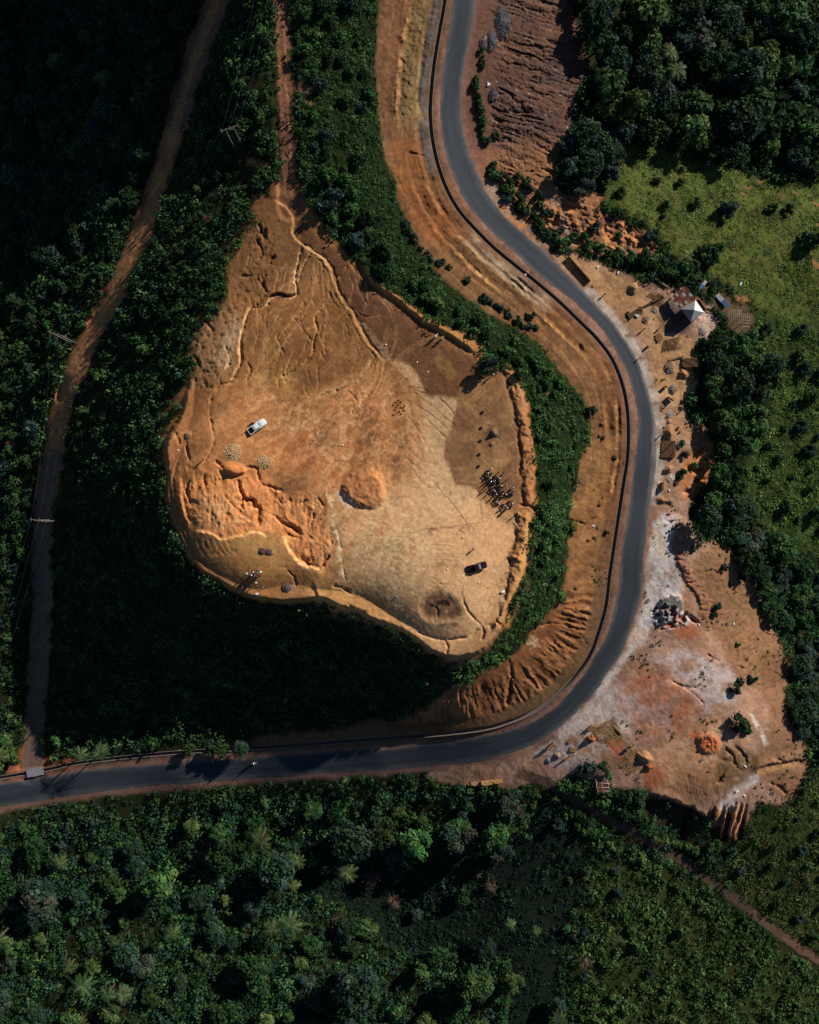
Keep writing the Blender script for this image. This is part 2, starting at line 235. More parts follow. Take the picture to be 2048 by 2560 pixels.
# washed streaks fanning out of the gully mouth
X, Y = U, V
s = win([(400,880),(1060,1260)], 0)
th = np.arctan2(V[s]-870, U[s]-990); rr = np.hypot(V[s]-870, U[s]-990)
st = fbm(th*13+.6*WU[s], rr/190, 4, 2); fan = sst((rr-40)/60)*sst((520-rr)/200)*m_pl[1].max()
msk = mpoly([(960,905),(1050,1000),(1050,1150),(900,1230),(640,1160),(430,1180),(430,1040),(560,960),(800,1000)], 70, 20)
full = np.zeros(Z.shape, np.float32); full[msk[0]] = msk[1]
vein = np.clip(1-np.abs(fbm(th*16+.9*WU[s]+.3*FU[s], rr/130+.5*WV[s], 4, 4))*9, 0, 1); vein2 = np.clip(1-np.abs(fbm(th*9+1.2*WU[s], rr/200+.6*WV[s], 4, 6))*12, 0, 1)
paint((s, np.clip(st*2.2, 0, 1)*fan*full[s]), 'b87a46', .6); paint((s, vein*fan*full[s]), 'd09a64', .7); paint((s, vein2*fan*full[s]), 'd4a26c', .8); paint((s, np.clip(-st*2.2-.1, 0, 1)*fan*full[s]), '79502f', .7)
paintn((msk[0], msk[1]), 'c98a55', .45, 10, .25, 4, 3, -.5, 5)
s, m = VEIN; an_ = 2.25; xa = U[s]*math.cos(an_)+V[s]*math.sin(an_); ya = -U[s]*math.sin(an_)+V[s]*math.cos(an_)
v3 = np.clip(1-np.abs(fbm(ya/34+.5*WU[s]+.15*FU[s], xa/200+.5*WV[s], 4, 2))*11, 0, 1); paint((s, m*v3*np.clip(.4+fbm(U[s]/60, V[s]/60, 2, 1)*2, 0, 1)), 'b98a5a', .7)
paintn((s, m), '6f492a', .6, 34, .05, 3, 3)
# scarps and rills on the hilltop (left-hand side of travel is higher)
S1 = [(685,500),(727,531),(736,563),(736,590),(772,622),(814,653),(831,688),(842,726),(863,757),(887,796),(904,834),(936,879),(962,902)]
scarp(S1[::-1], .5, 3, 40, 5); paint(mline(S1, 3, 4, 6), 'a67d50', .55); groove([(p[0]+5, p[1]-1) for p in S1[2:]], 2.2, .3, 4); groove([(p[0]-9, p[1]+4) for p in S1[4:]], 1.6, .2, 4)
paint(mline([(772,622),(800,640),(815,655)], 9, 5, 4), 'a67d4f', .8); paint(mline([(905,815),(945,860),(965,895)], 7, 6, 6), '9a805c', .8)
S2 = [(755,618),(743,667),(739,695),(742,736),(713,740),(696,736),(678,741),(668,761)]
groove(S2, 3, .8); paint(mline([(755,618),(743,667),(738,695),(741,737),(713,743),(696,739),(678,745),(666,763)], 2.6, 2, 2), 'd0a172', .9)
scarp([(668,757),(678,739),(696,733),(713,737),(745,734)][::-1], -.9, 3, 26)
paint(mline([(774,634),(751,674),(743,709)], 2.4, 2, 2), 'be9060', .9); groove([(776,636),(754,676),(746,709)], 2.5, .35)
S3 = [(668,761),(640,768),(622,773),(606,813),(597,865),(600,900),(588,930),(574,955)]
groove([(p[0]+4, p[1]+1) for p in S3], 3.5, .7); paint(mline(S3, 3, 2, 3), 'cf9f68', .9)
S4 = [(563,862),(574,893),(572,912),(558,926)]
groove(S4, 2.5, .4); paint(mline(S4, 3, 3, 3), 'd2a878', .8)
S5 = [(824,757),(789,789),(793,823),(784,858),(782,886),(751,917),(706,941)]
groove(S5, 2.5, .6); paint(mline([(p[0]-2, p[1]-1) for p in S5], 1.5, 2, 2), 'bd8a57', .8)
groove([(790,805),(765,815),(755,840)], 2, .4); groove([(668,770),(666,800),(665,830)], 2, .4); groove([(655,825),(640,850),(635,880)], 2, .35); groove([(620,905),(626,930),(614,955)], 2.5, .4)
S6 = [(932,890),(904,938),(852,970),(820,978),(790,994)]
paint(mline(S6, 4, 5, 4), 'bd8c58', .85); groove([(p[0]+4, p[1]+3) for p in S6], 3, .3)
for p in ([(945,905),(940,940),(925,975),(900,1000)], [(960,905),(950,950),(930,990)], [(935,900),(915,960)], [(900,950),(870,975),(850,995)]):
    paint(mline(p, 3.5, 5, 4), 'b77c46', .7); groove([(q[0]+4, q[1]+2) for q in p], 2.5, .2)
for p in ([(786,650),(783,709),(769,743),(713,823),(657,900),(622,955)], [(796,655),(781,745),(741,815),(694,880),(650,932),(634,968)], [(796,660),(800,743),(817,778),(810,848),(800,900)], [(806,660),(812,743),(822,800)], [(700,805),(672,850),(640,930)], [(760,770),(730,800)]):
    paint(mline(p, 1.8, 2.5, 2), 'b07c4c', .75); groove(p, 2, .1)
S7 = [(574,957),(545,962),(528,980),(519,1010),(518,1039),(524,1070),(528,1110),(508,1145),(500,1170)]
paint(mline(S7, 7, 7, 6), 'b07340', .85); groove([(p[0]+7, p[1]) for p in S7], 3, .4)
for k in range(5):
    paint(mline([(574,957),(550+4*k,975+3*k),(540+6*k,1010),(530+5*k,1060),(528,1105)], 1.6, 3, 4), 'ba8350', .7)
paint(mline([(620,1070),(590,1072),(565,1085),(540,1110)], 5, 6, 4), 'a66c3c', .7)
# perimeter track along the western rim
PT = [(455,1130),(440,1150),(430,1190),(432,1240),(445,1290),(462,1330),(478,1370),(495,1400),(520,1430)]
paint(mline(PT, 8, 6, 3), '8a5a36', .8)
for o in (-5, 5): groove([(p[0]+o, p[1]) for p in PT], 2.2, .25)
paint(mline([(520,1120),(480,1130),(455,1150)], 8, 8, 6), '9a673b', .8)
# the dug-over pit
PIT = [(462,1178),(500,1155),(545,1165),(560,1182),(600,1190),(640,1172),(700,1225),(780,1235),(830,1290),(845,1345),(838,1395),(806,1424),(775,1421),(749,1404),(722,1373),(711,1342),(669,1342),(644,1328),(596,1339),(550,1347),(533,1336),(488,1326),(470,1300),(458,1250)]
mp = mpoly(PIT, 50, 16, False); lift(mp, -.2); mp = mpoly(PIT, 44, 30, False)
scarp([(480,1322),(533,1336),(550,1347),(596,1340),(644,1329),(672,1344)][::-1], .6, 3.5, 40, 5); scarp([(711,1342),(722,1373),(749,1404),(775,1421),(806,1424)][::-1], .8, 4.5, 40, 6); scarp([(452,1185),(455,1245),(467,1287),(480,1322)][::-1], .9, 4, 34)
s, m = mp
nz = fbm(U[s]/13+.6*WU[s], V[s]/26+.3*WV[s], 4, 1); nz2 = 1-np.abs(fbm(U[s]/22+.4*WV[s], V[s]/28+.4*WU[s], 4, 5))*2.6
Z[s] += m*(.20*nz+.20*nz2+.10*(1-3*np.abs(fbm(U[s]/8+.5*FV[s], V[s]/22, 3, 7)))+.07*fbm(U[s]/5, V[s]/5, 3, 2)-.05); ck = np.clip(1-np.abs(fbm(U[s]/16+.5*WU[s], V[s]/40+.3*FV[s], 3, 3))*10, 0, 1)*np.clip(.3+2*WV[s], 0, 1); Z[s] -= m*.3*ck; paint((s, m*ck), '7d4524', .5); paint((s, m*np.clip(nz*1.6, 0, 1)), 'd08a50', .6); paint((s, m*np.clip(-nz*1.5, 0, 1)), 'a2602f', .6)
paint(mline([(488,1326),(533,1337),(550,1348),(596,1341),(644,1330),(669,1344)], 2.2, 2, 3), 'd29c5c', .9)
paint(mline([(711,1345),(722,1376),(749,1408),(775,1424),(804,1424)], 5.5, 4, 4), 'd39a5e', .95)  # pale lines along the pit walls paint in their sunlit faces
for p, w, d in (([(594,1203),(600,1225),(608,1245),(603,1259),(608,1269)], 4.5, 1.7), ([(610,1252),(634,1252),(631,1266),(646,1268)], 4, 1.6), ([(648,1266),(647,1290),(650,1314)], 5, 1.7), ([(622,1300),(628,1290)], 7, 1.0), ([(686,1287),(704,1306),(728,1318),(752,1335)], 5, 1.4), ([(616,1168),(644,1172),(648,1200),(672,1217),(703,1227)], 4, 1.1), ([(755,1260),(770,1250)], 3, .8), ([(795,1245),(812,1275),(806,1290)], 3.5, 1.0), ([(786,1285),(776,1315)], 3, .8), ([(750,1390),(765,1405),(775,1415)], 4.5, 1.2), ([(796,1422),(812,1405),(826,1390)], 3, 1.0), ([(720,1335),(745,1345)], 4, 1.0)):
    groove(p, w, d, 3)
for k in range(7): groove([(560+6*k, 1235+4*k), (575+5*k, 1258+5*k), (600+5*k, 1275+4*k)], 1.6, .3)
# spoil under the rubble heaps
def mound(c, r, h, pw=1.0, asp=1., rot=0., jag=.18):
    s = win([(c[0]-r*1.6, c[1]-r*1.6), (c[0]+r*1.6, c[1]+r*1.6)], 3); x = U[s]-c[0]; y = V[s]-c[1]
    a = x*math.cos(rot)+y*math.sin(rot); b = (-x*math.sin(rot)+y*math.cos(rot))*asp
    d = np.hypot(a, b)/r*(1+jag*WU[s]); k = np.clip(1-d, 0, 1)
    Z[s] += h*np.minimum(k*pw, 1)*(1+.12*WV[s]); return s, np.clip(k*6, 0, 1)
m_ = mound((580,1172), 34, 1.5, 1.2, 1.6); paint(m_, 'b26a36', .7)
scarp([(555,1172),(588,1186),(612,1181),(616,1166)], 1.2, 3, 18)
# flat-topped mound
MD = [(862,1215),(880,1190),(915,1186),(948,1192),(960,1215),(958,1245),(945,1262),(912,1268),(888,1255),(868,1240)]
mq = mpoly(MD, 17, 9); lift(mq, 1.0); s, m = mq; Z[s] += m*(.18*FU[s]+.25*WV[s]); paint(mq, '965e37', .8); paintn(mq, 'ad7240', .5, 9, .05, 4, 3); paint(mline([(912,1186),(946,1194),(958,1218),(957,1245)], 1.6, 2, 4), 'c58a52', .6)  # pale line on the sunward edge paints in the lit rim
paintn(mpoly([(840,1225),(870,1238),(890,1262),(870,1270),(845,1250)], 10, 5), 'b6a184', .8, 12, -.2)
SG = [(815,1227),(832,1262),(836,1290),(838,1314),(846,1356),(853,1415),(860,1457)]
paintn(mline(SG, 6, 6, 6), 'd8b890', .9, 8, -.1, 4); groove([(p[0]+5, p[1]) for p in SG[3:]], 2, .25)
scarp([(783,1450),(794,1492),(811,1522),(867,1541),(922,1559),(985,1572)][::-1], -.5, 4, 30); paint(mline([(775,1424),(783,1457),(794,1492),(811,1522)], 4, 4, 4), 'c08a4c', .9)
lift(mline([(811,1510),(867,1530),(922,1550),(985,1562),(1030,1590)], 5, 14, 9), .3)
groove([(719,1425),(735,1445),(742,1468)], 2.2, .5); groove([(700,1418),(715,1420)], 2.2, .3); groove([(835,1465),(855,1470),(875,1480)], 3, .7); groove([(870,1510),(890,1525),(915,1530)], 3, .6)
s = win([(470,1350),(560,1430)], 0)
for k in range(6): groove([(495+14*k, 1352-2*k), (503+15*k, 1372), (516+16*k, 1388)], 5, .16)
# burnt hollow
HB = [(1050,1515),(1065,1490),(1100,1482),(1130,1492),(1150,1515),(1152,1540),(1120,1550),(1085,1550),(1060,1540)]
lift(mpoly(HB, 22, 6), -.55); paintn(mpoly(HB, 16, 8), '6b4c34', .9, 18, -.35); paintn(mpoly([(1064,1508),(1085,1498),(1120,1500),(1125,1516),(1095,1512),(1075,1524)], 5, 4), '241a18', .95, 9, -.1, 5)
paint(mline([(1130,1535),(1148,1525)], 9, 8, 4), '5f452f', .8); groove([(1085,1515),(1095,1530),(1094,1548)], 2.2, .4)
for p_ in ((1100,1564),(1130,1566),(1136,1424),(1148,1330),(1165,1330),(1080,1330),(1285,1360),(1265,1400)): paintn(mline([p_, (p_[0]+10, p_[1]-4)], 8, 8, 6), '6b4c36', .8, 9)
for p in ([(1157,1498),(1168,1525),(1185,1545),(1202,1560),(1212,1580)], [(1045,1580),(1085,1595),(1115,1605),(1118,1640)], [(1212,1575),(1205,1600)], [(1120,1600),(1170,1590),(1200,1570)]): groove(p, 3, .7, 3)
# berm along the eastern rim; its dug foot is darkened for the berm's shadow
BM = [[(1268,928),(1288,962),(1300,1010),(1312,1080),(1320,1150),(1321,1230),(1324,1258)], [(1304,1290),(1306,1350),(1290,1395)], [(1296,1405),(1282,1480),(1278,1510)], [(1268,1515),(1256,1560),(1245,1565)]]
for q in BM:
    s, m = mline([(p[0]+5, p[1]) for p in q], 12, 20, 8); Z[s] += m*(.52+.35*WU[s]+.25*FU[s]); paint(mline([(p[0]+5, p[1]) for p in q], 13, 9, 8), 'a56f42', .9)
    lift(mline([(p[0]-17, p[1]) for p in q], 4, 7, 6), -.45); paint(mline([(p[0]-17, p[1]) for p in q], 5, 6, 8), '4e372c', .6)
paint(mline([(1322,1290),(1318,1350),(1308,1400),(1300,1450),(1275,1500)], 8, 8, 7), 'b9854c', .8)
groove([(1296,1262),(1322,1264),(1342,1282)], 4, 1.0); groove([(1270,1400),(1292,1398)], 4, .9); groove([(1242,1550),(1252,1566)], 4, .9)
mound((1235,1082), 10, 1.1, 1.3); paint(mline([(1233,1081),(1237,1083)], 8, 5, 3), '6a5048', .9); mound((1230,1110), 8, .4)
# foot of the cut bank (north-east)
scarp([(890,640),(935,708),(1000,757),(1060,806),(1130,842),(1190,885)], 1.3, 6, 34)
scarp([(905,1040),(960,1250)], 0, 3, 10)
# thin tyre and skid marks on the pale sand
for p in ([(1034,980),(1095,1026),(1110,1040),(1137,1063)], [(1015,998),(1074,1032),(1100,1055),(1123,1078)], [(1095,994),(1120,1015),(1137,1036)], [(1067,1047),(1095,1075),(1117,1098)], [(1022,1042),(1050,1080),(1063,1107)], [(1024,1083),(1045,1107)], [(1015,968),(1050,970),(1070,978)], [(1020,970),(1075,985)], [(1010,1140),(1050,1175),(1070,1190)], [(1020,1120),(1050,1150)], [(1062,1060),(1080,1068)], [(1060,1180),(1100,1222),(1170,1312)], [(1020,1160),(1060,1210),(1100,1222)], [(1190,1215),(1200,1260),(1206,1295)], [(1100,1318),(1160,1312),(1220,1302)], [(1050,1325),(1180,1315)], [(1080,1455),(1095,1460),(1140,1462)], [(1080,1442),(1100,1458),(1105,1464)], [(1157,1465),(1156,1485),(1162,1500)]):
    groove(p, 1.5, .14, 2); paint(mline(p, 1.1, 1.6, 2), '6b4a30', .75)
for k in range(9): 
    q = [(1083+RG.uniform(-6,6), 1353+8*k), (1115, 1356+7*k+RG.uniform(-3,3)), (1150+RG.uniform(-15,15), 1362+6*k+RG.uniform(-3,3))]
    groove(q, 1.5, .12, 1); paint(mline(q, 1.0, 1.6, 1.5), '86603c', .7)
for k in range(26):     # faint random wheel marks
    a = RG.uniform(900, 1250); b = RG.uniform(1180, 1560); t = RG.uniform(0, 3.14); L = RG.uniform(20, 60)
    q = [(a, b), (a+L*.5*math.cos(t), b+L*.5*math.sin(t)+RG.uniform(-4,4)), (a+L*math.cos(t), b+L*math.sin(t))]
    paint(mline(q, 1.0, 2, 2), ('8d653f', 'c29a70')[k % 2], .4)
for k in range(24):
    a = RG.uniform(1120, 1280); b = RG.uniform(960, 1200); L = RG.uniform(20, 50); t = RG.uniform(1.2, 2.0)
    paint(mline([(a, b), (a+L*.5*math.cos(t)+3, b+L*.5*math.sin(t)), (a+L*math.cos(t), b+L*math.sin(t))], 1.0, 2, 2), ('96704a', '5e4029')[k % 2], .35)
for k in range(90):      # fine wash channels running down from the neck
    p = np.array([RG.uniform(560, 940), RG.uniform(600, 1010)]); t = math.atan2(p[1]-420, p[0]-760)*.75+.45+RG.uniform(-.3, .3); q = [tuple(p)]
    for j in range(RG.integers(4, 9)): t += RG.uniform(-.45, .45)*.8; p = p+RG.uniform(7, 12)*np.array([math.cos(t), math.sin(t)]); q.append(tuple(p))
    if not inpoly(np.array(RIM, float), np.array([x[0] for x in q]), np.array([x[1] for x in q])).all(): continue
    groove(q, 1.7, RG.uniform(.08, .28), 1.5); paint(mline([(x[0]-1.2, x[1]-.6) for x in q], 1.0, 1.8, 1.5), ('c2935f', 'b5824e', '5f4029')[k % 3], .6)
# small erosion steps in the north-west corner
for p in ([(640,600),(655,630),(650,650)], [(645,560),(657,600)], [(660,575),(665,600)], [(600,690),(630,688)], [(655,690),(662,720)], [(640,690),(660,720),(668,735)], [(690,640),(675,660)], [(485,890),(500,920)], [(510,800),(535,830)], [(440,1080),(450,1110)], [(465,1110),(470,1150)], [(560,1170),(540,1155)], [(470,1200),(466,1230),(480,1260)], [(510,1190),(515,1220)]): groove(p, 3.5, .8, 5)
s, m = mpoly([(500,800),(570,760),(640,560),(690,640),(660,760),(600,800),(560,960),(480,960)], 20, 10); n5 = fbm(U[s]/6+.6*WU[s]+V[s]/20, V[s]/10, 4, 3); Z[s] += m*.20*np.minimum(n5, .12)*2
paint((s, m*np.clip(-n5*2, 0, 1)), '5b4027', .5)

# many faint overlapping wheel tracks
for k in range(70):
    a0 = np.array([RG.uniform(620, 1250), RG.uniform(620, 1560)]); t0 = RG.choice([2.2, .5, 1.9, 2.8])+RG.uniform(-.5, .5); L = RG.uniform(60, 190); bend = RG.uniform(-.7, .7)
    q = [a0+L*f*np.array([math.cos(t0+bend*f), math.sin(t0+bend*f)]) for f in (0, .33, .66, 1)]
    if not inpoly(np.array(RIM, float), np.array([p[0] for p in q]), np.array([p[1] for p in q])).all(): continue
    nrm = np.array([-math.sin(t0), math.cos(t0)])*8
    for o in (0, 1): s_, m_ = mline([tuple(p+nrm*o) for p in q], 1.5, 2.5, 2); paint((s_, m_), ('c2935f', '6d4a2e', 'b98550')[k % 3], .38)
# keep the hilltop level right up to its edge
pr = curve(RIM, 14, True); s = win(pr, 5); dm = pdist(np.vstack([pr, pr[:1]]), U[s]+4*WU[s]+2*FU[s], V[s]+4*WV[s]+2*FV[s]); k = np.where(inpoly(pr, U[s], V[s]), sst(dm/15), 0); dzr = np.maximum(23.8-Z0[s], 0); Z[s] += dzr*k
# ---------- benches and cut slope above the drain
sB, mB = m_cut
d, S, g = pdist(DRAIN[::2], U[sB], V[sB], True); D = -d*g; mm_ = mB*sst((D-12)/10)
wob = 5*WU[sB]
def bench(lo, hi, off, amp, w, R, colr, cw=5):       # a step of height amp at distance off above the drain
    e = sst((S-lo)/60)*sst((hi-S)/60)*np.clip(.62+1.5*fbm(S/75, D*0+off, 3, 4), .12, 1.25)
    n = 6*fbm(S/11, D/40, 3, 2)
    q = D-off+n*.6
    Z[sB] += amp*e*mm_*(sst(.5+q/(2*w))-sst(.5+q/(2*R)))
    paint((sB, e*mm_*np.clip((cw-np.abs(q))/3+.5, 0, 1)*np.clip(.45+1.3*fbm(S/10, D/7, 3, 1), 0, 1)), colr, .8)
L0 = S.max()
bench(250, 1000, 36, 1.3, 4, 22, 'c29a62'); bench(420, 760, 82, 2.0, 5, 30, 'c78f57', 6); bench(420, 760, 17, .8, 4, 14, '7d7672', 10)
bench(700, 1280, 40, 1.6, 4, 24, 'c2955c'); bench(760, 1330, 74, 1.2, 4, 20, 'b4834f')
bench(1150, 1900, 27, 1.7, 4, 20, 'c18a4c', 6); bench(1250, 1750, 54, 1.2, 5, 20, 'b67f47', 6)
def band(lo, hi, d0, d1, colr, a, k=4, lam=20):
    e = sst((S-lo)/50+.5)*sst((hi-S)/50+.5)*np.clip((D-d0+wob*.5)/6+.5, 0, 1)*np.clip((d1-D+wob*.5)/6+.5, 0, 1)
    paint((sB, e*mB*np.clip(.8+.9*fbm(U[sB]/lam, V[sB]/lam, 3, k), 0, 1)), colr, a)
band(300, 780, 92, 150, '8b5f41', .9); band(300, 720, 36, 78, '8a7148', .85); band(300, 720, 50, 76, '94794c', .4, 5, 9); band(300, 850, 6, 32, '66615f', .9, 2, 9)
band(760, 1010, 30, 110, '94592f', .9); band(900, 1300, 6, 34, '6f4b38', .6)
band(1020, 1300, 8, 46, 'a58468', .8, 3, 18); band(1080, 1260, 18, 40, 'b29a80', .7, 5, 16); band(1300, 2200, 4, 22, '7f5238', .8)
band(1300, 1900, 30, 52, '8d5c36', .8); band(1700, 2150, 35, 130, 'a87543', .7); band(2050, 2600, 5, 34, '836344', .7, 5, 12); band(2100, 2850, 34, 150, 'a3663d', .85)
for off_, a_, k_ in ((22, .5, 1), (30, .35, 3), (46, .5, 2), (60, .4, 5), (68, .35, 4), (90, .45, 6), (104, .4, 1), (120, .35, 2)):
    q = np.abs(D-off_-5*fbm(S/60, D*0+off_, 3, k_)-1.5*FU[sB]); w_ = np.clip((2.0-q)/2+.5, 0, 1)*np.clip(.25+1.6*fbm(S/45, D*0+off_*3, 3, k_), 0, 1)*mB*sst((1950-S)/200)
    Z[sB] -= .16*w_; paint((sB, w_), ('b98a58', '5a3c28')[k_ % 2], a_)
# rills running down the lower cut
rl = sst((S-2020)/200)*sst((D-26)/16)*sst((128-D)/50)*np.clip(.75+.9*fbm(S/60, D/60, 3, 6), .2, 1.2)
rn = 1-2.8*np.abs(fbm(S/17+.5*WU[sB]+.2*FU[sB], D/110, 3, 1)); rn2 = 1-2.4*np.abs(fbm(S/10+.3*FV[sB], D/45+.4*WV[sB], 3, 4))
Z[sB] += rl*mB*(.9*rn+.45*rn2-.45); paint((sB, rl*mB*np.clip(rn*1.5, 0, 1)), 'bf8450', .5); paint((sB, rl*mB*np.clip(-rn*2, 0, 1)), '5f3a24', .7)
r2 = sst((S-700)/200)*sst((2000-S)/100)*sst((D-18)/8); Z[sB] += r2*mB*.14*(1-2*np.abs(fbm(S/11+.4*WU[sB], D/30, 3, 3)))
sc0 = sst((S-400)/40)*sst((760-S)/60)*sst((D-40)/10)*sst((100-D)/14); n6 = fbm(U[sB]/10, V[sB]/10, 3, 6); Z[sB] += sc0*mB*.3*n6; paint((sB, sc0*mB*np.clip(n6*2, 0, 1)), 'a88a5c', .35)
groove([(1275,1655),(1278,1690),(1272,1730),(1268,1760)], 5, 2.2, 4); groove([(1400,1298),(1440,1305),(1462,1312)], 4, 1.1, 3); groove([(1345,1565),(1400,1560),(1450,1575)], 3, .7, 4); groove([(1455,1590),(1470,1615)], 2, .4); groove([(1020,380),(1035,386),(1062,388)], 3, .7, 3); groove([(1320,830),(1400,880)], 2, .2)
for p_ in ((1450,865),(1453,870)): mound(p_, 7, -.8)
paintn(mpoly([(1320,1600),(1350,1590),(1352,1615),(1325,1620)], 10, 6), 'd9b88c', .8, 8)
paint(mline([(1052,300),(1048,285),(1044,262)], 4, 5, 3), 'b39c55', .7)
for p in ([(958,350),(1000,460),(1040,540),(1100,620),(1180,700),(1300,790)], [(1300,790),(1400,880),(1440,940)]): paint(mline(p, 4, 8, 8), 'a3714a', .5)
for c_ in ((1500,1262),(1472,1350),(1487,1343),(1441,1470),(1410,1070),(1505,1060),(1500,1090)): mound(c_, 6, .9); paint(mline([c_, (c_[0]+1, c_[1])], 5, 3, 2), '5a4030', .7)
for k in range(60):     # loose clods on the benches
    i = RG.integers(30, len(DRAIN)-60); p_ = DRAIN[i]; q_ = DRAIN[i+1]; nrm = np.array([(q_-p_)[1], -(q_-p_)[0]]); nrm /= np.hypot(*nrm)
    c_ = p_-nrm*RG.uniform(-90, -15)*1; mound((c_[0]-0, c_[1]), RG.uniform(2.5, 4), RG.uniform(.2, .5))

# ---------- rilled slope north-east of the road
s, m = m_tr
ang = .33; X1 = U[s]; Y1 = V[s]
a = X1*math.cos(ang)+Y1*math.sin(ang); b = -X1*math.sin(ang)+Y1*math.cos(ang)+9*fbm(X1/70, Y1/70, 3, 5)+4*WU[s]
r1 = fbm(a/300+.2*WU[s], b/17, 3, 6); r3 = fbm(a/140+.3*WV[s], b/9, 3, 7)
r4 = fbm(a/60, b/6+3*FU[s], 3, 4)
gul = np.clip(1-np.abs(r1)*11, 0, 1)*np.clip(.5+1.6*fbm(a/80+4, b/40, 2, 2), 0, 1)*np.clip(.8+FV[s], .2, 1.2); gul2 = np.clip(1-np.abs(r3)*9, 0, 1)*np.clip(.55+1.5*fbm(a/50+9, b/30, 2, 5), 0, 1)+.5*np.clip(1-np.abs(r4)*7, 0, 1)
inn = sst((X1-1215)/40)*m
Z[s] -= inn*(1.0*gul+.42*gul2); Z[s] += inn*(.25*r1+.14*r3+.1*FU[s])
paint((s, inn*np.clip(.2+fbm(X1/60, Y1/45, 3, 1)*2, 0, 1)*sst((420-Y1)/60)), '4d3c3c', .55); paint((s, inn*np.clip(fbm(X1/40, Y1/40, 3, 3)*2, 0, 1)), '64483d', .55)
paint((s, m*sst((Y1-330)/90)*sst((560-Y1)/60)), '95643f', .7); paint((s, m*sst((Y1-490)/40)*np.clip(.6+2*fbm(X1/18, Y1/18, 3, 6), 0, 1)), 'a86f3e', .8)
paint((s, m*sst((Y1-440)/30)*sst((1480-X1)/40)*np.clip(.1+3*fbm(X1/22+7, Y1/22, 3, 1), 0, 1)), '8a7468', .7)
n7 = fbm(X1/14, Y1/14, 3, 2); Z[s] += m*sst((Y1-490)/40)*1.0*n7
paint((s, m*sst((1225-X1)/20)*sst((Y1+60)/80)*np.clip(.8+fbm(X1/25, Y1/25, 3, 2), 0, 1)), '6e4a3e', .6)
for k in range(70):
    p_ = (RG.uniform(1230, 1460), RG.uniform(10, 470)); paint(mline([p_, (p_[0]+1.5, p_[1]+.5)], 1.2, 1.5, 0), 'b39a80', .8)

# ---------- brick yard and the wide fan below it
s, m = m_yd
paint((s, m*np.clip(.3+1.6*fbm(U[s]/45, V[s]/45, 3, 2), 0, 1)), '8f6644', .6)
paint(mpoly([(1400,650),(1500,665),(1600,720),(1660,760),(1680,850),(1640,900),(1590,830),(1540,790),(1480,730)], 20, 8), 'a0774d', .8)
paint(mpoly([(1640,850),(1740,860),(1740,960),(1700,1010),(1640,960)], 20, 8), 'a67c4e', .8)
paint(mpoly([(1640,1000),(1710,1010),(1720,1060),(1700,1240),(1645,1240)], 18, 8), '9b7552', .7)
# pale spilled stone dust on the verge
VERG = [(R_OUT[i][0]+9, R_OUT[i][1]-3) for i in range(len(R_OUT)) if 730 < R_OUT[i][1] < 1260 and R_OUT[i][0] > 1440]
paintn(mline(VERG, 12, 10, 6), 'a3968a', .9, 14, -.3)
paintn(mpoly([(1740,770),(1780,765),(1792,800),(1780,830),(1745,850),(1740,810)], 14, 8), 'bfa394', .8, 16, -.3)
dk_floor = mpoly([(1660,770),(1676,746),(1712,760),(1732,800),(1722,828),(1700,838),(1668,835),(1652,812)], 12, 5); paint(dk_floor, '3d3a39', .85)  # charcoal-dark floor patch beside the hut
paint(mpoly([(1632,752),(1655,742),(1664,768),(1655,800),(1644,802)], 4, 2), '745238', .7)
SHELF = [(1637,1300),(1660,1285),(1690,1295),(1682,1335),(1675,1370),(1690,1400),(1700,1435),(1712,1460),(1700,1500),(1660,1500),(1640,1520),(1640,1560),(1610,1600),(1575,1640),(1545,1680),(1470,1790),(1380,1870),(1340,1890),(1480,1745),(1570,1620),(1612,1498),(1622,1380)]
paint(mpoly(SHELF, 14, 8, False), 'beb4b0', .95); paintn(mpoly(SHELF, 14, 8, False), 'b08a6c', .5, 30, .2, 3, 3)
paintn(mpoly([(1380,1860),(1480,1760),(1560,1700),(1620,1720),(1600,1800),(1540,1860),(1480,1900),(1400,1920)], 30, 14), 'ab9b95', .9, 50, -.4)
paintn(mpoly([(1620,1660),(1700,1630),(1780,1650),(1840,1690),(1820,1780),(1740,1760),(1690,1690)], 24, 12), 'ab9d9a', .75, 26, -.1)
paintn(mpoly([(1560,1700),(1640,1660),(1700,1700),(1760,1760),(1760,1830),(1680,1860),(1600,1830),(1560,1770)], 40, 16), '9b5c3d', .95, 45, -.25, 3, 5)
paintn(mpoly([(1580,1760),(1700,1740),(1740,1820),(1690,1880),(1610,1870)], 40, 16), '8f6a5e', .8, 26, -.05, 3, 2)
paint(mpoly([(1700,1830),(1800,1800),(1800,1900),(1780,2000),(1700,1990),(1640,1940),(1640,1880)], 30, 12), 'a8754d', .7)
s2 = win([(1560,1640),(1830,2000)], 0); fl = fbm(U[s2]/60+.6*WU[s2], V[s2]/9+U[s2]/30, 3, 3); paint((s2, m_yd[1].max()*np.clip(fl*2, 0, .8)*sst((U[s2]-1560)/30)*sst((1830-U[s2])/40)*sst((V[s2]-1560)/40)*sst((2000-V[s2])/60)), 'b89a8c', .35)
for q in ([(1478,1822),(1536,1793),(1556,1842),(1552,1862),(1530,1868),(1482,1852)], [(1540,1900),(1560,1884),(1586,1872),(1606,1892),(1590,1925),(1568,1938)], [(1653,882),(1660,848),(1700,842),(1698,876)], [(1616,740),(1636,736),(1668,745),(1650,758)]): paintn(mpoly(q, 7, 4, False), '54402a', .9, 20, -.5)  # dark ground between drying block rows stands in for their shadow gaps
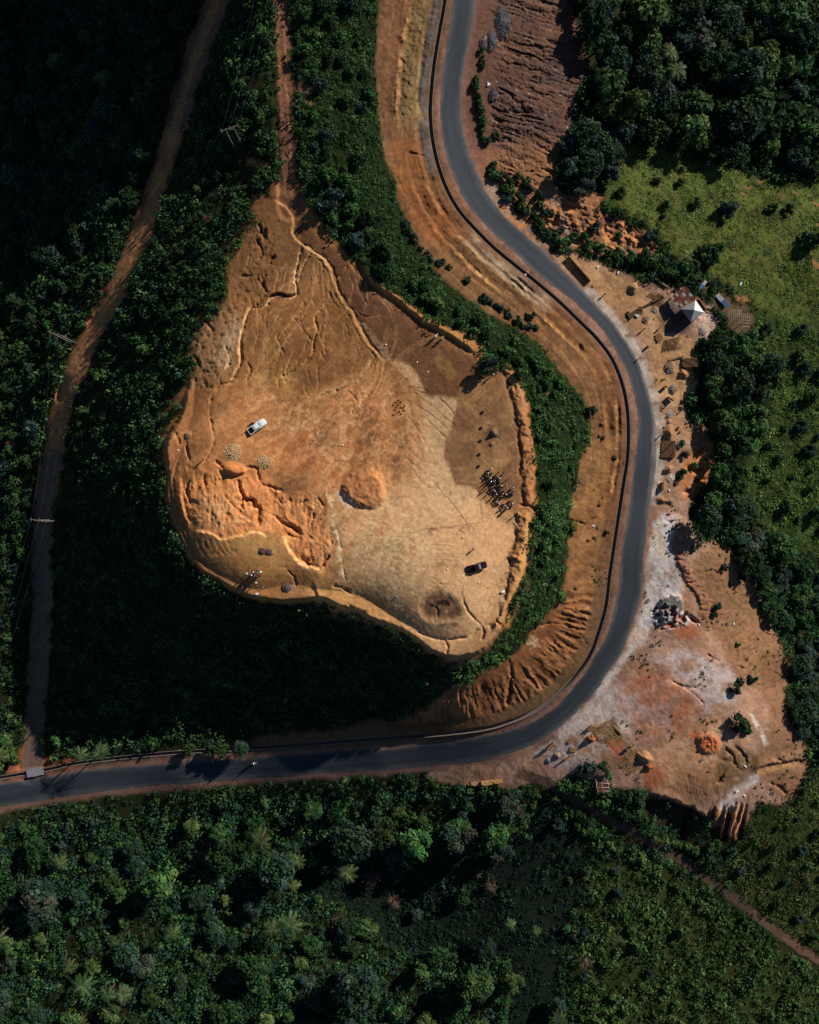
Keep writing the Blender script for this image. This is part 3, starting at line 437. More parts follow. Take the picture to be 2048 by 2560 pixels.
s, m = m_yd; n8 = fbm(U[s]/24+.4*WU[s], V[s]/24, 4, 5); n9 = fbm(U[s]/10, V[s]/10, 4, 6); paint((s, m*np.clip(n8*1.8-.1, 0, 1)), '6e4f36', .55); paint((s, m*np.clip(-n8*1.5-.1, 0, 1)), 'bb9771', .4); paint((s, m*np.clip(n9*2-.5, 0, 1)), '5f4634', .5); Z[s] += m*.10*n9
# red broken lip of the shelf with undercut fins
LIP = [(1668,1295),(1690,1310),(1694,1340),(1682,1365),(1692,1395),(1704,1420),(1712,1445),(1730,1470),(1748,1500),(1752,1535)]
scarp(LIP, .5, 4, 26, 6); paintn(mline([(p[0]+12, p[1]) for p in LIP], 14, 8, 10), '96543c', .8, 9, -.05, 4, 2)
s, m = mline([(p[0]+10, p[1]) for p in LIP], 16, 10, 6); fn = 1-2*np.abs(fbm(U[s]/22, V[s]/7+.3*WU[s], 3, 2)); Z[s] += m*.38*(fn-.3)
BLK = [(1655,1500),(1700,1490),(1708,1520),(1690,1545),(1660,1560),(1656,1530)]
lift(mpoly(BLK, 5, 4), 1.0); paintn(mpoly(BLK, 4, 3), '62605f', .95, 14, -.6)
s, m = mpoly([(1630,1520),(1660,1505),(1710,1530),(1740,1555),(1700,1570),(1670,1575),(1640,1570)], 9, 6); fn = fbm(U[s]/8+V[s]/16, V[s]/8, 2, 5); Z[s] += m*.9*np.clip(fn*2, -1, .4); paint((s, m*np.clip(fn*2+.3, 0, 1)), 'aeb0b2', .7); paint((s, m*np.clip(-fn*2, 0, 1)), '8d3f28', .7)
groove([(1711,1530),(1725,1545),(1745,1557)], 5, 1.2); groove([(1714,1458),(1728,1455)], 4, 1.0)
paint(mpoly([(1690,1570),(1740,1560),(1750,1590),(1700,1600)], 16, 8), '96522f', .8)
# spoil fan with worn contour steps
FAN = [(1760,1380),(1806,1360),(1845,1400),(1880,1450),(1908,1500),(1935,1560),(1962,1640),(1968,1700),(1900,1720),(1850,1700),(1800,1600),(1750,1560),(1745,1480),(1735,1420)]
mf = mpoly(FAN, 16, 8); paint(mf, '986b4b', .9); s, m = mf
ct = fbm(U[s]/45, V[s]/45, 3, 1)*34+2*FU[s]; cw_ = ((U[s]*.55+V[s]*.83+ct)/24); saw = cw_-np.floor(cw_); Z[s] += m*(.5*(saw-.5)*np.clip(.4+1.8*fbm(U[s]/24, V[s]/24, 2, 3), 0, 1)+.14*fbm(U[s]/7, V[s]/7, 3, 4))
paint((s, m*np.clip(1-np.abs(saw-.5)*9, 0, 1)*np.clip(.2+2.2*fbm(U[s]/20, V[s]/20, 2, 5), 0, 1)), '5f3d26', .85); paintn(mf, '8a6a44', .6, 16, .1)
F2_ = [(1900,1640),(1960,1640),(1972,1680),(1962,1740),(1972,1800),(2010,1865),(2022,1900),(2000,1960),(1965,2000),(1930,1960),(1880,1930),(1890,1880),(1930,1800),(1900,1720)]
mf = mpoly(F2_, 14, 6); paint(mf, '93694a', .9); scarp([(1880,1935),(1905,1918),(1960,1905),(2022,1897)], 1.6, 4, 26); groove([(1940,1895),(1965,1905),(2000,1898),(2020,1893)], 5, 1.3, 3); groove([(1925,1955),(1950,1968),(1965,1985)], 4, 1.0, 3); paint(mline([(1885,1938),(1920,1925),(1980,1912)], 6, 4, 4), 'b58350', .8)
paintn(mline([(1880,1945),(1850,1975),(1810,2015)], 15, 10, 6), 'ad9d95', .9, 20, -.4)
paintn(mline([(1880,1790),(1905,1830),(1915,1860)], 5, 5, 4), 'bfb3aa', .9, 9, -.3)
# ribs of the gullied bank at the fan's foot
s, m = mpoly([(1770,2030),(1860,2020),(1870,2060),(1850,2100),(1790,2098)], 24, 14, False); rb = np.clip(1.1-3.4*np.abs(fbm((U[s]+.15*(V[s]-2030))/14+.3*WU[s], V[s]/110, 2, 2)), -1, 1); Z[s] += m*(1.5*rb-.4); paint((s, m*np.clip(rb, 0, 1)), 'b3703f', .9); paint((s, m*np.clip(-rb, 0, 1)), '5d3a28', .8)
lift(mpoly([(1615,1990),(1690,2006),(1735,2030),(1720,2085),(1690,2100),(1640,2070),(1610,2030)], 12, 8), -1.5); groove([(1735,2020),(1715,2050),(1700,2090)], 7, 2.5, 4); paint(mpoly([(1615,1990),(1690,2006),(1735,2030),(1720,2085),(1640,2070)], 12, 8), '3d2d20', .8)
scarp([(1610,1985),(1690,2003),(1732,2024),(1775,2045)], 1.4, 4, 30, 4); paint(mline([(1690,2003),(1730,2014),(1740,2005)], 3, 3, 3), 'b8803f', .8)
for k in range(10): groove([(1700+7*k, 1925+3*k), (1694+8*k, 1960), (1690+8*k, 1995)], 2.2, .14, 2); 
paint(mpoly([(1690,1920),(1790,1930),(1780,2000),(1710,2000)], 20, 8), '835b3f', .6)
# rough gullies among the weeds
paintn(mpoly([(1810,1870),(1880,1880),(1900,1920),(1860,1960),(1800,1990),(1790,1930)], 14, 8), '5a4327', .8, 14, -.3)
for p in ([(1815,1870),(1830,1890),(1840,1920)], [(1835,1865),(1855,1885),(1870,1910)], [(1800,1900),(1830,1905),(1850,1925)], [(1795,1960),(1815,1920)]): groove(p, 4, .9, 4)
# right edge gullies of the yard
for p in ([(1760,1120),(1740,1135)], [(1770,1148),(1745,1160)], [(1760,1170),(1735,1180),(1720,1170)], [(1765,1195),(1735,1205)], [(1730,1225),(1710,1232)]): groove(p, 5, 1.6, 4)
paintn(mpoly([(1715,1140),(1780,1110),(1790,1160),(1765,1210),(1715,1250),(1700,1220)], 14, 8), 'a8642f', .85, 16, -.3)
mound((1655,1251), 10, .9, 1.5, 1, 0); lift(mline([(1630,1248),(1680,1254)], 4, 7, 5), .7); paint(mline([(1630,1249),(1682,1256)], 7, 6, 5), '6b4f3f', .8); lift(mline([(1560,1243),(1571,1246)], 3, 4, 2), .5)
for c_, r_, h_, col_ in (((1540,1680),9,.5,'6b4a42'), ((1500,1655),14,.5,'7d5a50'), ((1523,1672),6,.3,'6b4a42')): paintn(mline([c_, (c_[0]+8, c_[1]+4)], r_, 8, 8), col_, .8, 9)
for p in ([(1675,1698),(1700,1712),(1730,1730),(1760,1760)], [(1700,1712),(1740,1722)], [(1770,1640),(1800,1650)]): groove(p, 3, .5, 4)
groove([(1860,1690),(1880,1680)], 3, .6); groove([(1960,1690),(1900,1750)], 2.5, .5, 4); groove([(1955,1730),(1880,1770)], 2.5, .4, 4)
paintn(mline([(1690,1870),(1730,1860)], 5, 8, 3), '7d6a60', .6, 9)
RH = [(1745,1845),(1765,1835),(1790,1840),(1800,1865),(1785,1885),(1755,1880)]; paint(mpoly(RH, 14, 6), 'a4532c', .9)
s, m = mpoly(RH, 12, 5); Z[s] += m*(.5+.7*np.abs(fbm(U[s]/9, V[s]/9, 3, 4)))
paint(mline([(1735,1838),(1745,1842)], 10, 8, 4), 'ab6236', .8)
paintn(mpoly([(1520,1858),(1545,1850),(1560,1870),(1550,1900),(1530,1880)], 12, 6), 'a5573a', .8, 20, -.3)
paint(mpoly([(1610,1925),(1640,1910),(1655,1950),(1640,1975),(1615,1965)], 10, 6), '9b5330', .8)

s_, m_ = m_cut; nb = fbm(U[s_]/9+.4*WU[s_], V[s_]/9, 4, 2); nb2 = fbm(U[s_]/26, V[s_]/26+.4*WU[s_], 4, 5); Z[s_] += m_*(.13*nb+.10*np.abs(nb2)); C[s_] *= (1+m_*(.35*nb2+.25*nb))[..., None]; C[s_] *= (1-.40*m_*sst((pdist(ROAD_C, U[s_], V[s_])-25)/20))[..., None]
for q_ in (FAN, F2_): s_, m_ = mpoly(q_, 16, 8); C[s_] *= (1-.28*m_)[..., None]
bk_ = mpoly([(560,1858),(700,1835),(830,1822),(960,1800),(980,1830),(960,1862),(800,1872),(560,1886)], 14, 8); bare(bk_); paint(bk_, '6b4a36', .9)
# ---------- road bed, drain and tracks: smooth again
s = win(ROAD_C, 60); dr = pdist(ROAD_C, U[s], V[s]); k = sst((62-dr)/26); Z[s] = Z[s]*(1-k)+Z0[s]*k
for tl, w in ((TRACK_L, 30), (TRACK_R, 24)):
    s = win(tl, 60); dt = pdist(tl, U[s], V[s]); cr = sst((w+14-dt)/14); Z[s] -= cr*.5
    for o in (-6, 6, -11, 9): s_, g_ = groove([(p[0]+o, p[1]) for p in tl[::2]], 2, .12, 3, 14); paint((s_, g_), 'a87a4e', .5)
paintn(mline(TRACK_L[TRACK_L[:, 1] < 1150], 8, 8, 4), 'a1723f', .7, 40, -.2); paint(mline(TRACK_L[TRACK_L[:, 1] > 1130], 24, 10, 6), '5a4d45', .85)  # lower track painted darker grey to deepen the hill shadow on it
paint(mline([(398,455),(384,480),(372,500)], 3, 2, 2), 'b58a4c', .8)
for p in ([(372,470),(355,520),(345,545)], [(335,560),(320,580)], [(262,720),(240,760),(210,830)], [(160,930),(135,1010)]):
    scarp(p[::-1], 1.4, 5, 30, 6); paint(mline(p, 5, 5, 6), 'a5683a', .7)
micro = FU*.035+fbm(U/16, V/16, 3, 6)*.06
sm = np.zeros(Z.shape, np.float32); s = win(ROAD_C, 60); sm[s] = sst((48-dr)/14)
Z += micro*(1-sm)
rough = np.clip((np.abs(Z-Z0)-.25)*1.2, 0, 1)
# drain bed
s = win(DRAIN, 20); dd = pdist(DRAIN, U[s], V[s]); kb = sst((14-dd)/6); Z[s] = Z[s]*(1-kb)+Z0[s]*kb; Zd = Z.copy()
Z[s] -= 1.7*sst((4.4-dd)/1.4)
# general soil grain
gr = 1+.22*fbm(U/38, V/38, 5, 3)+.26*fbm(U/6, V/6, 3, 5)-.35*MASKB*np.clip(1-np.abs(fbm(U/22+.5*WU, V/22, 4, 2))*14, 0, 1)*np.clip(fbm(U/50, V/50, 2, 6)*2.5, 0, 1)
C *= gr[..., None]
tint = fbm(U/95, V/95, 3, 7)[..., None]; C *= 1+tint*np.array([.06, 0, -.06])
kb_ = MASKB[..., None]; lum = C.mean(-1, keepdims=True); C = C*(1-kb_)+kb_*(lum+(C-lum)*.92)*np.array([1.0, 1.02, 1.0])*1.02
C = np.clip(C, .004, .9).astype(np.float32)
# ------------------------------------------------------------------ materials
def mat(name, col, rough=.8, metal=0., var=.15, scale=6., bump=0., spec=.25, rnd=0.):
    m = bpy.data.materials.new(name); m.use_nodes = True; nt = m.node_tree; b = nt.nodes['Principled BSDF']; L = nt.links.new
    b.inputs['Roughness'].default_value = rough; b.inputs['Metallic'].default_value = metal; b.inputs['Specular IOR Level'].default_value = spec
    c = lin(col) if isinstance(col, str) else np.array(col)
    tc = nt.nodes.new('ShaderNodeTexCoord'); nz = nt.nodes.new('ShaderNodeTexNoise'); nz.inputs['Scale'].default_value = scale; nz.inputs['Detail'].default_value = 5
    L(tc.outputs['Object'], nz.inputs['Vector'])
    hs = nt.nodes.new('ShaderNodeHueSaturation'); hs.inputs['Color'].default_value = (*c, 1)
    mr = nt.nodes.new('ShaderNodeMapRange'); mr.inputs[3].default_value = 1-var*2; mr.inputs[4].default_value = 1+var*2; L(nz.outputs['Fac'], mr.inputs[0])
    if rnd:
        oi = nt.nodes.new('ShaderNodeObjectInfo'); m2 = nt.nodes.new('ShaderNodeMapRange'); m2.inputs[3].default_value = 1-rnd; m2.inputs[4].default_value = 1+rnd; L(oi.outputs['Random'], m2.inputs[0])
        mu = nt.nodes.new('ShaderNodeMath'); mu.operation = 'MULTIPLY'; L(mr.outputs[0], mu.inputs[0]); L(m2.outputs[0], mu.inputs[1]); L(mu.outputs[0], hs.inputs['Value'])
    else: L(mr.outputs[0], hs.inputs['Value'])
    L(hs.outputs[0], b.inputs['Base Color'])
    if bump:
        bp = nt.nodes.new('ShaderNodeBump'); bp.inputs['Strength'].default_value = bump; bp.inputs['Distance'].default_value = .05; L(nz.outputs['Fac'], bp.inputs['Height']); L(bp.outputs[0], b.inputs['Normal'])
    return m
def attr_mat(name, rough=1., spec=.1, bumps=(), var=.2, vscale=1.2, leaf=False, rnd=0.):
    m = bpy.data.materials.new(name); m.use_nodes = True; nt = m.node_tree; b = nt.nodes['Principled BSDF']; L = nt.links.new
    b.inputs['Roughness'].default_value = rough; b.inputs['Specular IOR Level'].default_value = spec
    at = nt.nodes.new('ShaderNodeVertexColor'); at.layer_name = 'col'; tc = nt.nodes.new('ShaderNodeTexCoord')
    hs = nt.nodes.new('ShaderNodeHueSaturation'); L(at.outputs['Color'], hs.inputs['Color'])
    val = None
    if var:
        nz = nt.nodes.new('ShaderNodeTexNoise'); nz.inputs['Scale'].default_value = vscale; nz.inputs['Detail'].default_value = 8; nz.inputs['Roughness'].default_value = .7; L(tc.outputs['Object'], nz.inputs['Vector'])
        mr = nt.nodes.new('ShaderNodeMapRange'); mr.inputs[1].default_value = .25; mr.inputs[2].default_value = .75; mr.inputs[3].default_value = 1-var; mr.inputs[4].default_value = 1+var; L(nz.outputs['Fac'], mr.inputs[0]); val = mr.outputs[0]
    if rnd:
        oi = nt.nodes.new('ShaderNodeObjectInfo'); m2 = nt.nodes.new('ShaderNodeMapRange'); m2.inputs[3].default_value = 1-rnd; m2.inputs[4].default_value = 1+rnd; L(oi.outputs['Random'], m2.inputs[0]); val = m2.outputs[0]
        wn = nt.nodes.new('ShaderNodeTexWhiteNoise'); wn.noise_dimensions = '1D'; L(oi.outputs['Random'], wn.inputs['W'])
        m3 = nt.nodes.new('ShaderNodeMapRange'); m3.inputs[3].default_value = .46; m3.inputs[4].default_value = .53; L(wn.outputs['Value'], m3.inputs[0]); L(m3.outputs[0], hs.inputs['Hue'])
    if val is not None: L(val, hs.inputs['Value'])
    L(hs.outputs[0], b.inputs['Base Color'])
    prev = None
    for sc_, dist, st in bumps:
        n2 = nt.nodes.new('ShaderNodeTexNoise'); n2.inputs['Scale'].default_value = sc_; n2.inputs['Detail'].default_value = 6; L(tc.outputs['Object'], n2.inputs['Vector'])
        bp = nt.nodes.new('ShaderNodeBump'); bp.inputs['Strength'].default_value = st; bp.inputs['Distance'].default_value = dist; L(n2.outputs['Fac'], bp.inputs['Height'])
        if prev: L(prev.outputs[0], bp.inputs['Normal'])
        prev = bp
    if prev: L(prev.outputs[0], b.inputs['Normal'])
    if leaf:
        tr = nt.nodes.new('ShaderNodeBsdfTranslucent'); L(hs.outputs[0], tr.inputs['Color']); mx = nt.nodes.new('ShaderNodeMixShader'); mx.inputs[0].default_value = .22
        out = nt.nodes['Material Output']; L(b.outputs[0], mx.inputs[1]); L(tr.outputs[0], mx.inputs[2]); L(mx.outputs[0], out.inputs['Surface'])
    return m

def mesh_np(name, co, faces, mats=(), colors=None, smooth=False):      # faces: (n,4) or (n,3) int array; colors per vertex
    me = bpy.data.meshes.new(name); co = np.asarray(co, np.float32); faces = np.asarray(faces, np.int32); k = faces.shape[1]
    me.vertices.add(len(co)); me.vertices.foreach_set('co', co.ravel())
    me.loops.add(faces.size); me.loops.foreach_set('vertex_index', faces.ravel())
    me.polygons.add(len(faces)); me.polygons.foreach_set('loop_start', np.arange(0, faces.size, k, dtype=np.int32)); me.polygons.foreach_set('loop_total', np.full(len(faces), k, np.int32))
    if smooth: me.polygons.foreach_set('use_smooth', np.ones(len(faces), bool))
    for m in mats: me.materials.append(m)
    if colors is not None:
        a = me.color_attributes.new('col', 'FLOAT_COLOR', 'POINT'); a.data.foreach_set('color', np.concatenate([colors, np.ones((len(colors), 1))], 1).astype(np.float32).ravel())
    me.update(calc_edges=True); return me
def link(o, parent=None):
    COL.objects.link(o)
    if parent: o.parent = parent
    return o
def tag(o, label=None, cat=None, group=None, kind=None):
    for k, v in (('label', label), ('category', cat), ('group', group), ('kind', kind)):
        if v: o[k] = v
    return o
def world(u, v, z):
    k = (HC-z)/F_PX; return np.stack([(u-CU)*k, (CV-v)*k, z+0*k], -1)
def gz(u, v): return bil(GU, GV, Z, np.asarray(u, float), np.asarray(v, float))
def at(u, v, dz=0.): 
    z = float(gz(u, v)); p = world(np.float64(u), np.float64(v), z); return (p[0], p[1], z+dz)
def groundz(x, y, it=6):         # height of the ground under a point in metres
    z = np.full(np.shape(x), 10.0)
    for _ in range(it): z = .5*z+.5*gz(CU+x*F_PX/(HC-z), CV-y*F_PX/(HC-z))
    return z

# ------------------------------------------------------------------ ground
M_GROUND = attr_mat('earth', 1., .05, ((1.5, .12, .3), (5., .08, .5), (16., .03, .4)), .32, 1.9)
nv, nu = Z.shape
idx = np.arange(nv*nu, dtype=np.int32).reshape(nv, nu)
fq = np.stack([idx[:-1, :-1], idx[1:, :-1], idx[1:, 1:], idx[:-1, 1:]], -1).reshape(-1, 4)
co = world(U.astype(np.float64), V.astype(np.float64), Z.astype(np.float64)).reshape(-1, 3)
g = link(bpy.data.objects.new('ground', mesh_np('ground', co, fq, [M_GROUND], C.reshape(-1, 3), True))); tag(g, kind='structure')

# asphalt
M_ASPH = attr_mat('asphalt', .85, .3, ((9., .02, .4), (40., .01, .4)), .12, 2.)
def strip(a, b, nx):
    return a[:, None]*(1-np.linspace(0, 1, nx)[None, :, None])+b[:, None]*np.linspace(0, 1, nx)[None, :, None]
ina = curve(R_IN[::3], 4.5)
ob = []
for i, p in enumerate(ina):
    q = ina[min(i+1, len(ina)-1)]-ina[max(i-1, 0)]; nrm = np.array([-q[1], q[0]])*-1; nrm = nrm/np.hypot(*nrm)
    rel = R_OUT-p; al = rel@nrm; la = np.abs(rel@np.array([-nrm[1], nrm[0]])); ok = np.where((al > 5) & (al < 110), la, 1e9); j = ok.argmin(); ob.append(al[j] if ok[j] < 20 else np.nan)
ob = np.array(ob); ob = np.where(np.isnan(ob), np.nanmean(ob), ob)
for _ in range(2): ob = np.convolve(np.pad(ob, 7, 'edge'), np.ones(15)/15, 'valid')
tn = np.gradient(ina, axis=0); nn = np.stack([tn[:, 1], -tn[:, 0]], 1); nn /= np.hypot(nn[:, 0], nn[:, 1])[:, None]
ss = np.concatenate([[0], np.cumsum(np.hypot(*np.diff(ina, axis=0).T))])
jit1 = 2.2*fbm(ss/14, ss*0, 4, 1)+2*fbm(ss/90, ss*0, 2, 2); jit2 = 3.0*fbm(ss/12, ss*0+9, 4, 3)+4*fbm(ss/80, ss*0+3, 2, 5)
A_ = ina+nn*jit1[:, None]; B_ = ina+nn*(ob+jit2)[:, None]; NX = 22
uvr = strip(A_, B_, NX); zr = gz(uvr[..., 0], uvr[..., 1]); zr = np.repeat(zr.mean(1, keepdims=True), NX, 1)*.0+zr+.075-.0*zr
zr[:, 0] -= .05; zr[:, -1] -= .05
t_ = np.linspace(0, 1, NX)[None]+0*ss[:, None]; sg = ss[:, None]+0*t_
ca = np.array(lin('282e35')); rc_ = np.tile(ca, (len(ss), NX, 1))
lane = np.exp(-((t_-.30)/.07)**2)+np.exp(-((t_-.68)/.07)**2)+.6*np.exp(-((t_-.48)/.05)**2)
rc_ *= (1-.16*lane+.34*fbm(sg/120, t_*5, 4, 2)+.16*fbm(sg/16, t_*24, 3, 6)+.12*fbm(sg/260, t_*14, 2, 4))[..., None]
vv = uvr[..., 1]; dust_w = sst((vv-680)/150)*sst((1330-vv)/150)  # pale dust is heaviest along the middle stretch of road
dust = np.clip((t_-.72)*3.2+.5*fbm(sg/40, t_*6, 4, 1), 0, 1)*(.25+.6*dust_w); dust2 = np.clip((.13-t_)*8+.8*fbm(sg/30, t_*8, 4, 3), 0, 1)*.5+.4*np.clip((t_-.9)*8+.8*fbm(sg/24, t_*8, 4, 7), 0, 1)*(1-dust_w)
low = sst((vv-1840)/40)
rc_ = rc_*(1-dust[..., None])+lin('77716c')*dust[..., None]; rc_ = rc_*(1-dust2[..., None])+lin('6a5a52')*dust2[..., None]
for (u_, v_) in ((1585,1244),(1598,1244),(1613,1244)):
    k = np.exp(-(((uvr[..., 0]-u_)/3.2)**2+((uvr[..., 1]-v_)/4.2)**2))[..., None]; rc_ = rc_*(1-.8*k)+lin('23211f')*.8*k
ca_ = np.exp(-((t_-.83-.02*np.sin(sg/200))/.012)**2)*low; rc_ *= (1-.35*ca_)[..., None]
ni, nj = zr.shape; ix = np.arange(ni*nj).reshape(ni, nj); fr = np.stack([ix[:-1, :-1], ix[:-1, 1:], ix[1:, 1:], ix[1:, :-1]], -1).reshape(-1, 4)
rd = link(bpy.data.objects.new('road', mesh_np('road', world(uvr[..., 0], uvr[..., 1], zr).reshape(-1, 3), fr[:, ::-1], [M_ASPH], np.clip(rc_, .01, 1).reshape(-1, 3), True))); tag(rd, kind='structure')

# concrete lined ditch
M_CONC = mat('weathered_concrete', '62574f', .9, 0, .2, 1.5, .4); 
dc = curve(DRAIN[::2], 7); tn = np.gradient(dc, axis=0); nn = np.stack([tn[:, 1], -tn[:, 0]], 1); nn /= np.hypot(nn[:, 0], nn[:, 1])[:, None]
zc = bil(GU, GV, Zd, dc[:, 0], dc[:, 1]); zc = np.convolve(np.pad(zc, 4, 'edge'), np.ones(9)/9, 'valid')
prof = [(-.66, -.25), (-.66, .05), (-.42, .07), (-.40, -.8), (.40, -.8), (.42, .07), (.66, .05), (.66, -.25)]
pc = world(dc[:, 0], dc[:, 1], zc); tw = np.gradient(pc[:, :2], axis=0); nw = np.stack([-tw[:, 1], tw[:, 0]], 1); nw /= np.hypot(nw[:, 0], nw[:, 1])[:, None]
vx = np.stack([np.concatenate([pc[:, :2]+nw*o, (zc+h)[:, None]], 1) for o, h in prof], 1); ni, nj = vx.shape[:2]; ix = np.arange(ni*nj).reshape(ni, nj)
fr = np.stack([ix[:-1, :-1], ix[:-1, 1:], ix[1:, 1:], ix[1:, :-1]], -1).reshape(-1, 4)
dr_ = link(bpy.data.objects.new('drainage_channel', mesh_np('drainage_channel', vx.reshape(-1, 3), fr, [M_CONC]))); tag(dr_, kind='structure')

# ------------------------------------------------------------------ vegetation
M_LEAF = attr_mat('foliage', .75, .06, (), 0, 1, True, .22)
M_SCRUB = attr_mat('scrub_foliage', .8, .05, (), 0, 1, True)
M_BARK = mat('bark', '54463a', .95, 0, .25, 3, .5); M_TWIG = mat('dry_twigs', '6d5a4c', .95, 0, .25, 4)
GAIN = np.array([1.08, 1.22, 1.42])
def quads(c, n, size, asp=.62):
    N = len(c); n = n/np.linalg.norm(n, axis=1, keepdims=True); r = RG.normal(size=(N, 3)); t = np.cross(n, r); t /= np.linalg.norm(t, axis=1, keepdims=True)+1e-9; b = np.cross(n, t)
    s = size[:, None]; t = t*s; b = b*s*asp; dr = n*s*.18
    v = np.stack([c-t-dr, c-b+dr*.3, c+t-dr, c+b+dr*.3], 1)
    return v.reshape(-1, 3), np.arange(N*4).reshape(N, 4)
def ball(N):
    d = RG.normal(size=(N, 3)); return d/np.linalg.norm(d, axis=1, keepdims=True)
def crown_mesh(name, R, H, lobes, per, leaf, pal, base, flat=.75, open_=0.):
    cs = []; ns = []; cl = []; sz = []
    pal = [lin(p)*GAIN for p in pal]
    for i in range(lobes):
        a = RG.uniform(0, 2*PI); rr = R*math.sqrt(RG.uniform(0, 1))*.74; h = base+H*(.25+.6*RG.random())*(1-.55*(rr/R)**2)
        lr = R*RG.uniform(.26, .44); c0 = np.array([rr*math.cos(a), rr*math.sin(a), h])
        d = ball(per); d[:, 2] = np.where(d[:, 2] < -.35, -d[:, 2], d[:, 2]); rad = lr*(RG.uniform(.72, 1.08, per))[:, None]
        p = c0+d*rad*np.array([1, 1, flat]); p += .12*lr*RG.normal(size=p.shape)
        cs.append(p); ns.append(d+.55*RG.normal(size=d.shape)+np.array([0, 0, .35])); sz.append(leaf*RG.uniform(.6, 1.35, per))
        c = pal[RG.integers(len(pal))]*RG.uniform(.75, 1.3); cl.append(np.clip(c*RG.uniform(.78, 1.28, (per, 1)), 0, .6))
    # stray sprigs that make the outline uneven
    k = lobes*5; d = ball(k); d[:, 2] = np.abs(d[:, 2]); p = d*np.array([R*1.02, R*1.02, H*.62])*RG.uniform(.85, 1.12, (k, 1))+np.array([0, 0, base+.15*H]); cs.append(p); ns.append(d+.6*RG.normal(size=d.shape)); sz.append(leaf*RG.uniform(.5, 1., k)); cl.append(np.tile(pal[0], (k, 1))*RG.uniform(.7, 1.3, (k, 1)))
    v, f = quads(np.concatenate(cs), np.concatenate(ns), np.concatenate(sz)); c = np.repeat(np.concatenate(cl), 4, 0)
    return mesh_np(name, v, f, [M_LEAF], c)
def tube_data(pts, rads, n=6):
    pts = np.array(pts, float); V_ = []; F_ = []
    for i, p in enumerate(pts):
        d = pts[min(i+1, len(pts)-1)]-pts[max(i-1, 0)]; d /= np.linalg.norm(d)+1e-9
        a = np.cross(d, [0, 0, 1] if abs(d[2]) < .9 else [1, 0, 0]); a /= np.linalg.norm(a); b = np.cross(d, a)
        for k in range(n): t = 2*PI*k/n; V_.append(p+rads[i]*(a*math.cos(t)+b*math.sin(t)))
    for i in range(len(pts)-1):
        for k in range(n): F_.append((i*n+k, i*n+(k+1) % n, (i+1)*n+(k+1) % n, (i+1)*n+k))
    F_.append(tuple(range(n))[::-1]); F_.append(tuple((len(pts)-1)*n+k for k in range(n)))
    return [tuple(v) for v in V_], F_
class MB:
    def __init__(s): s.v = []; s.f = []; s.mi = []; s.sm = []
    def add(s, v, f, mi=0, sm=False):
        o = len(s.v); s.v += [tuple(p) for p in v]; s.f += [tuple(i+o for i in q) for q in f]; s.mi += [mi]*len(f); s.sm += [sm]*len(f); return s
    def tube(s, pts, rads, n=6, mi=0): return s.add(*tube_data(pts, rads if hasattr(rads, '__len__') else [rads]*len(pts), n), mi, True)
    def box(s, c, d, rz=0., mi=0, taper=1., ry=0.):
        x, y, z = d[0]/2, d[1]/2, d[2]/2; q = []
        for zz, k in ((-z, 1), (z, taper)):
            for a, b in ((-x, -y), (x, -y), (x, y), (-x, y)):
                a *= k; b *= k; a2 = a*math.cos(ry)+zz*math.sin(ry); z2 = -a*math.sin(ry)+zz*math.cos(ry)
                q.append((c[0]+a2*math.cos(rz)-b*math.sin(rz), c[1]+a2*math.sin(rz)+b*math.cos(rz), c[2]+z2))
        return s.add(q, [(3, 2, 1, 0), (4, 5, 6, 7), (0, 1, 5, 4), (1, 2, 6, 5), (2, 3, 7, 6), (3, 0, 4, 7)], mi)
    def loft(s, secs, mi=0, cap=True, sm=False):      # secs: list of equal-length rings
        n = len(secs[0]); v = [p for r in secs for p in r]; f = []
        for i in range(len(secs)-1):
            for k in range(n): f.append((i*n+k, i*n+(k+1) % n, (i+1)*n+(k+1) % n, (i+1)*n+k))
        if cap: f += [tuple(range(n))[::-1], tuple((len(secs)-1)*n+k for k in range(n))]
        return s.add(v, f, mi, sm)
    def lathe(s, prof, c=(0, 0, 0), n=14, axis='z', mi=0):
        secs = []
        for r, h in prof:
            ring = []
            for k in range(n):
                t = 2*PI*k/n; x, y = r*math.cos(t), r*math.sin(t)
                ring.append((c[0]+x, c[1]+y, c[2]+h) if axis == 'z' else (c[0]+x, c[1]+h, c[2]+y))
            secs.append(ring if axis == 'z' else ring[::-1])
        return s.loft(secs, mi, True, True)
    def mesh(s, name, mats):
        me = bpy.data.meshes.new(name); me.from_pydata(s.v, [], s.f)
        for m in (mats if isinstance(mats, (list, tuple)) else [mats]): me.materials.append(m)
        me.polygons.foreach_set('material_index', s.mi); me.polygons.foreach_set('use_smooth', s.sm); me.update(); return me
    def part(s, name, mats, parent): return link(bpy.data.objects.new(name, s.mesh(name, mats)), parent)
def thing(name, label, cat, loc, rz=0., group=None, sc=1.):
    o = bpy.data.objects.new(name, None); o.empty_display_size = .2; COL.objects.link(o); o.location = loc; o.rotation_euler = (0, 0, rz); o.scale = (sc,)*3
    return tag(o, label, cat, group)
def dup(root, loc, rz=0., label=None, group=None, sc=None):
    r = root.copy(); COL.objects.link(r); r.location = loc; r.rotation_euler = (0, 0, rz)
    if sc is not None: r.scale = (sc,)*3 if not hasattr(sc, '__len__') else sc
    if label: r['label'] = label
    if group: r['group'] = group
    for ch in root.children:
        c = ch.copy(); COL.objects.link(c); c.parent = r
        for g_ in ch.children:
            d = g_.copy(); COL.objects.link(d); d.parent = c
    return r
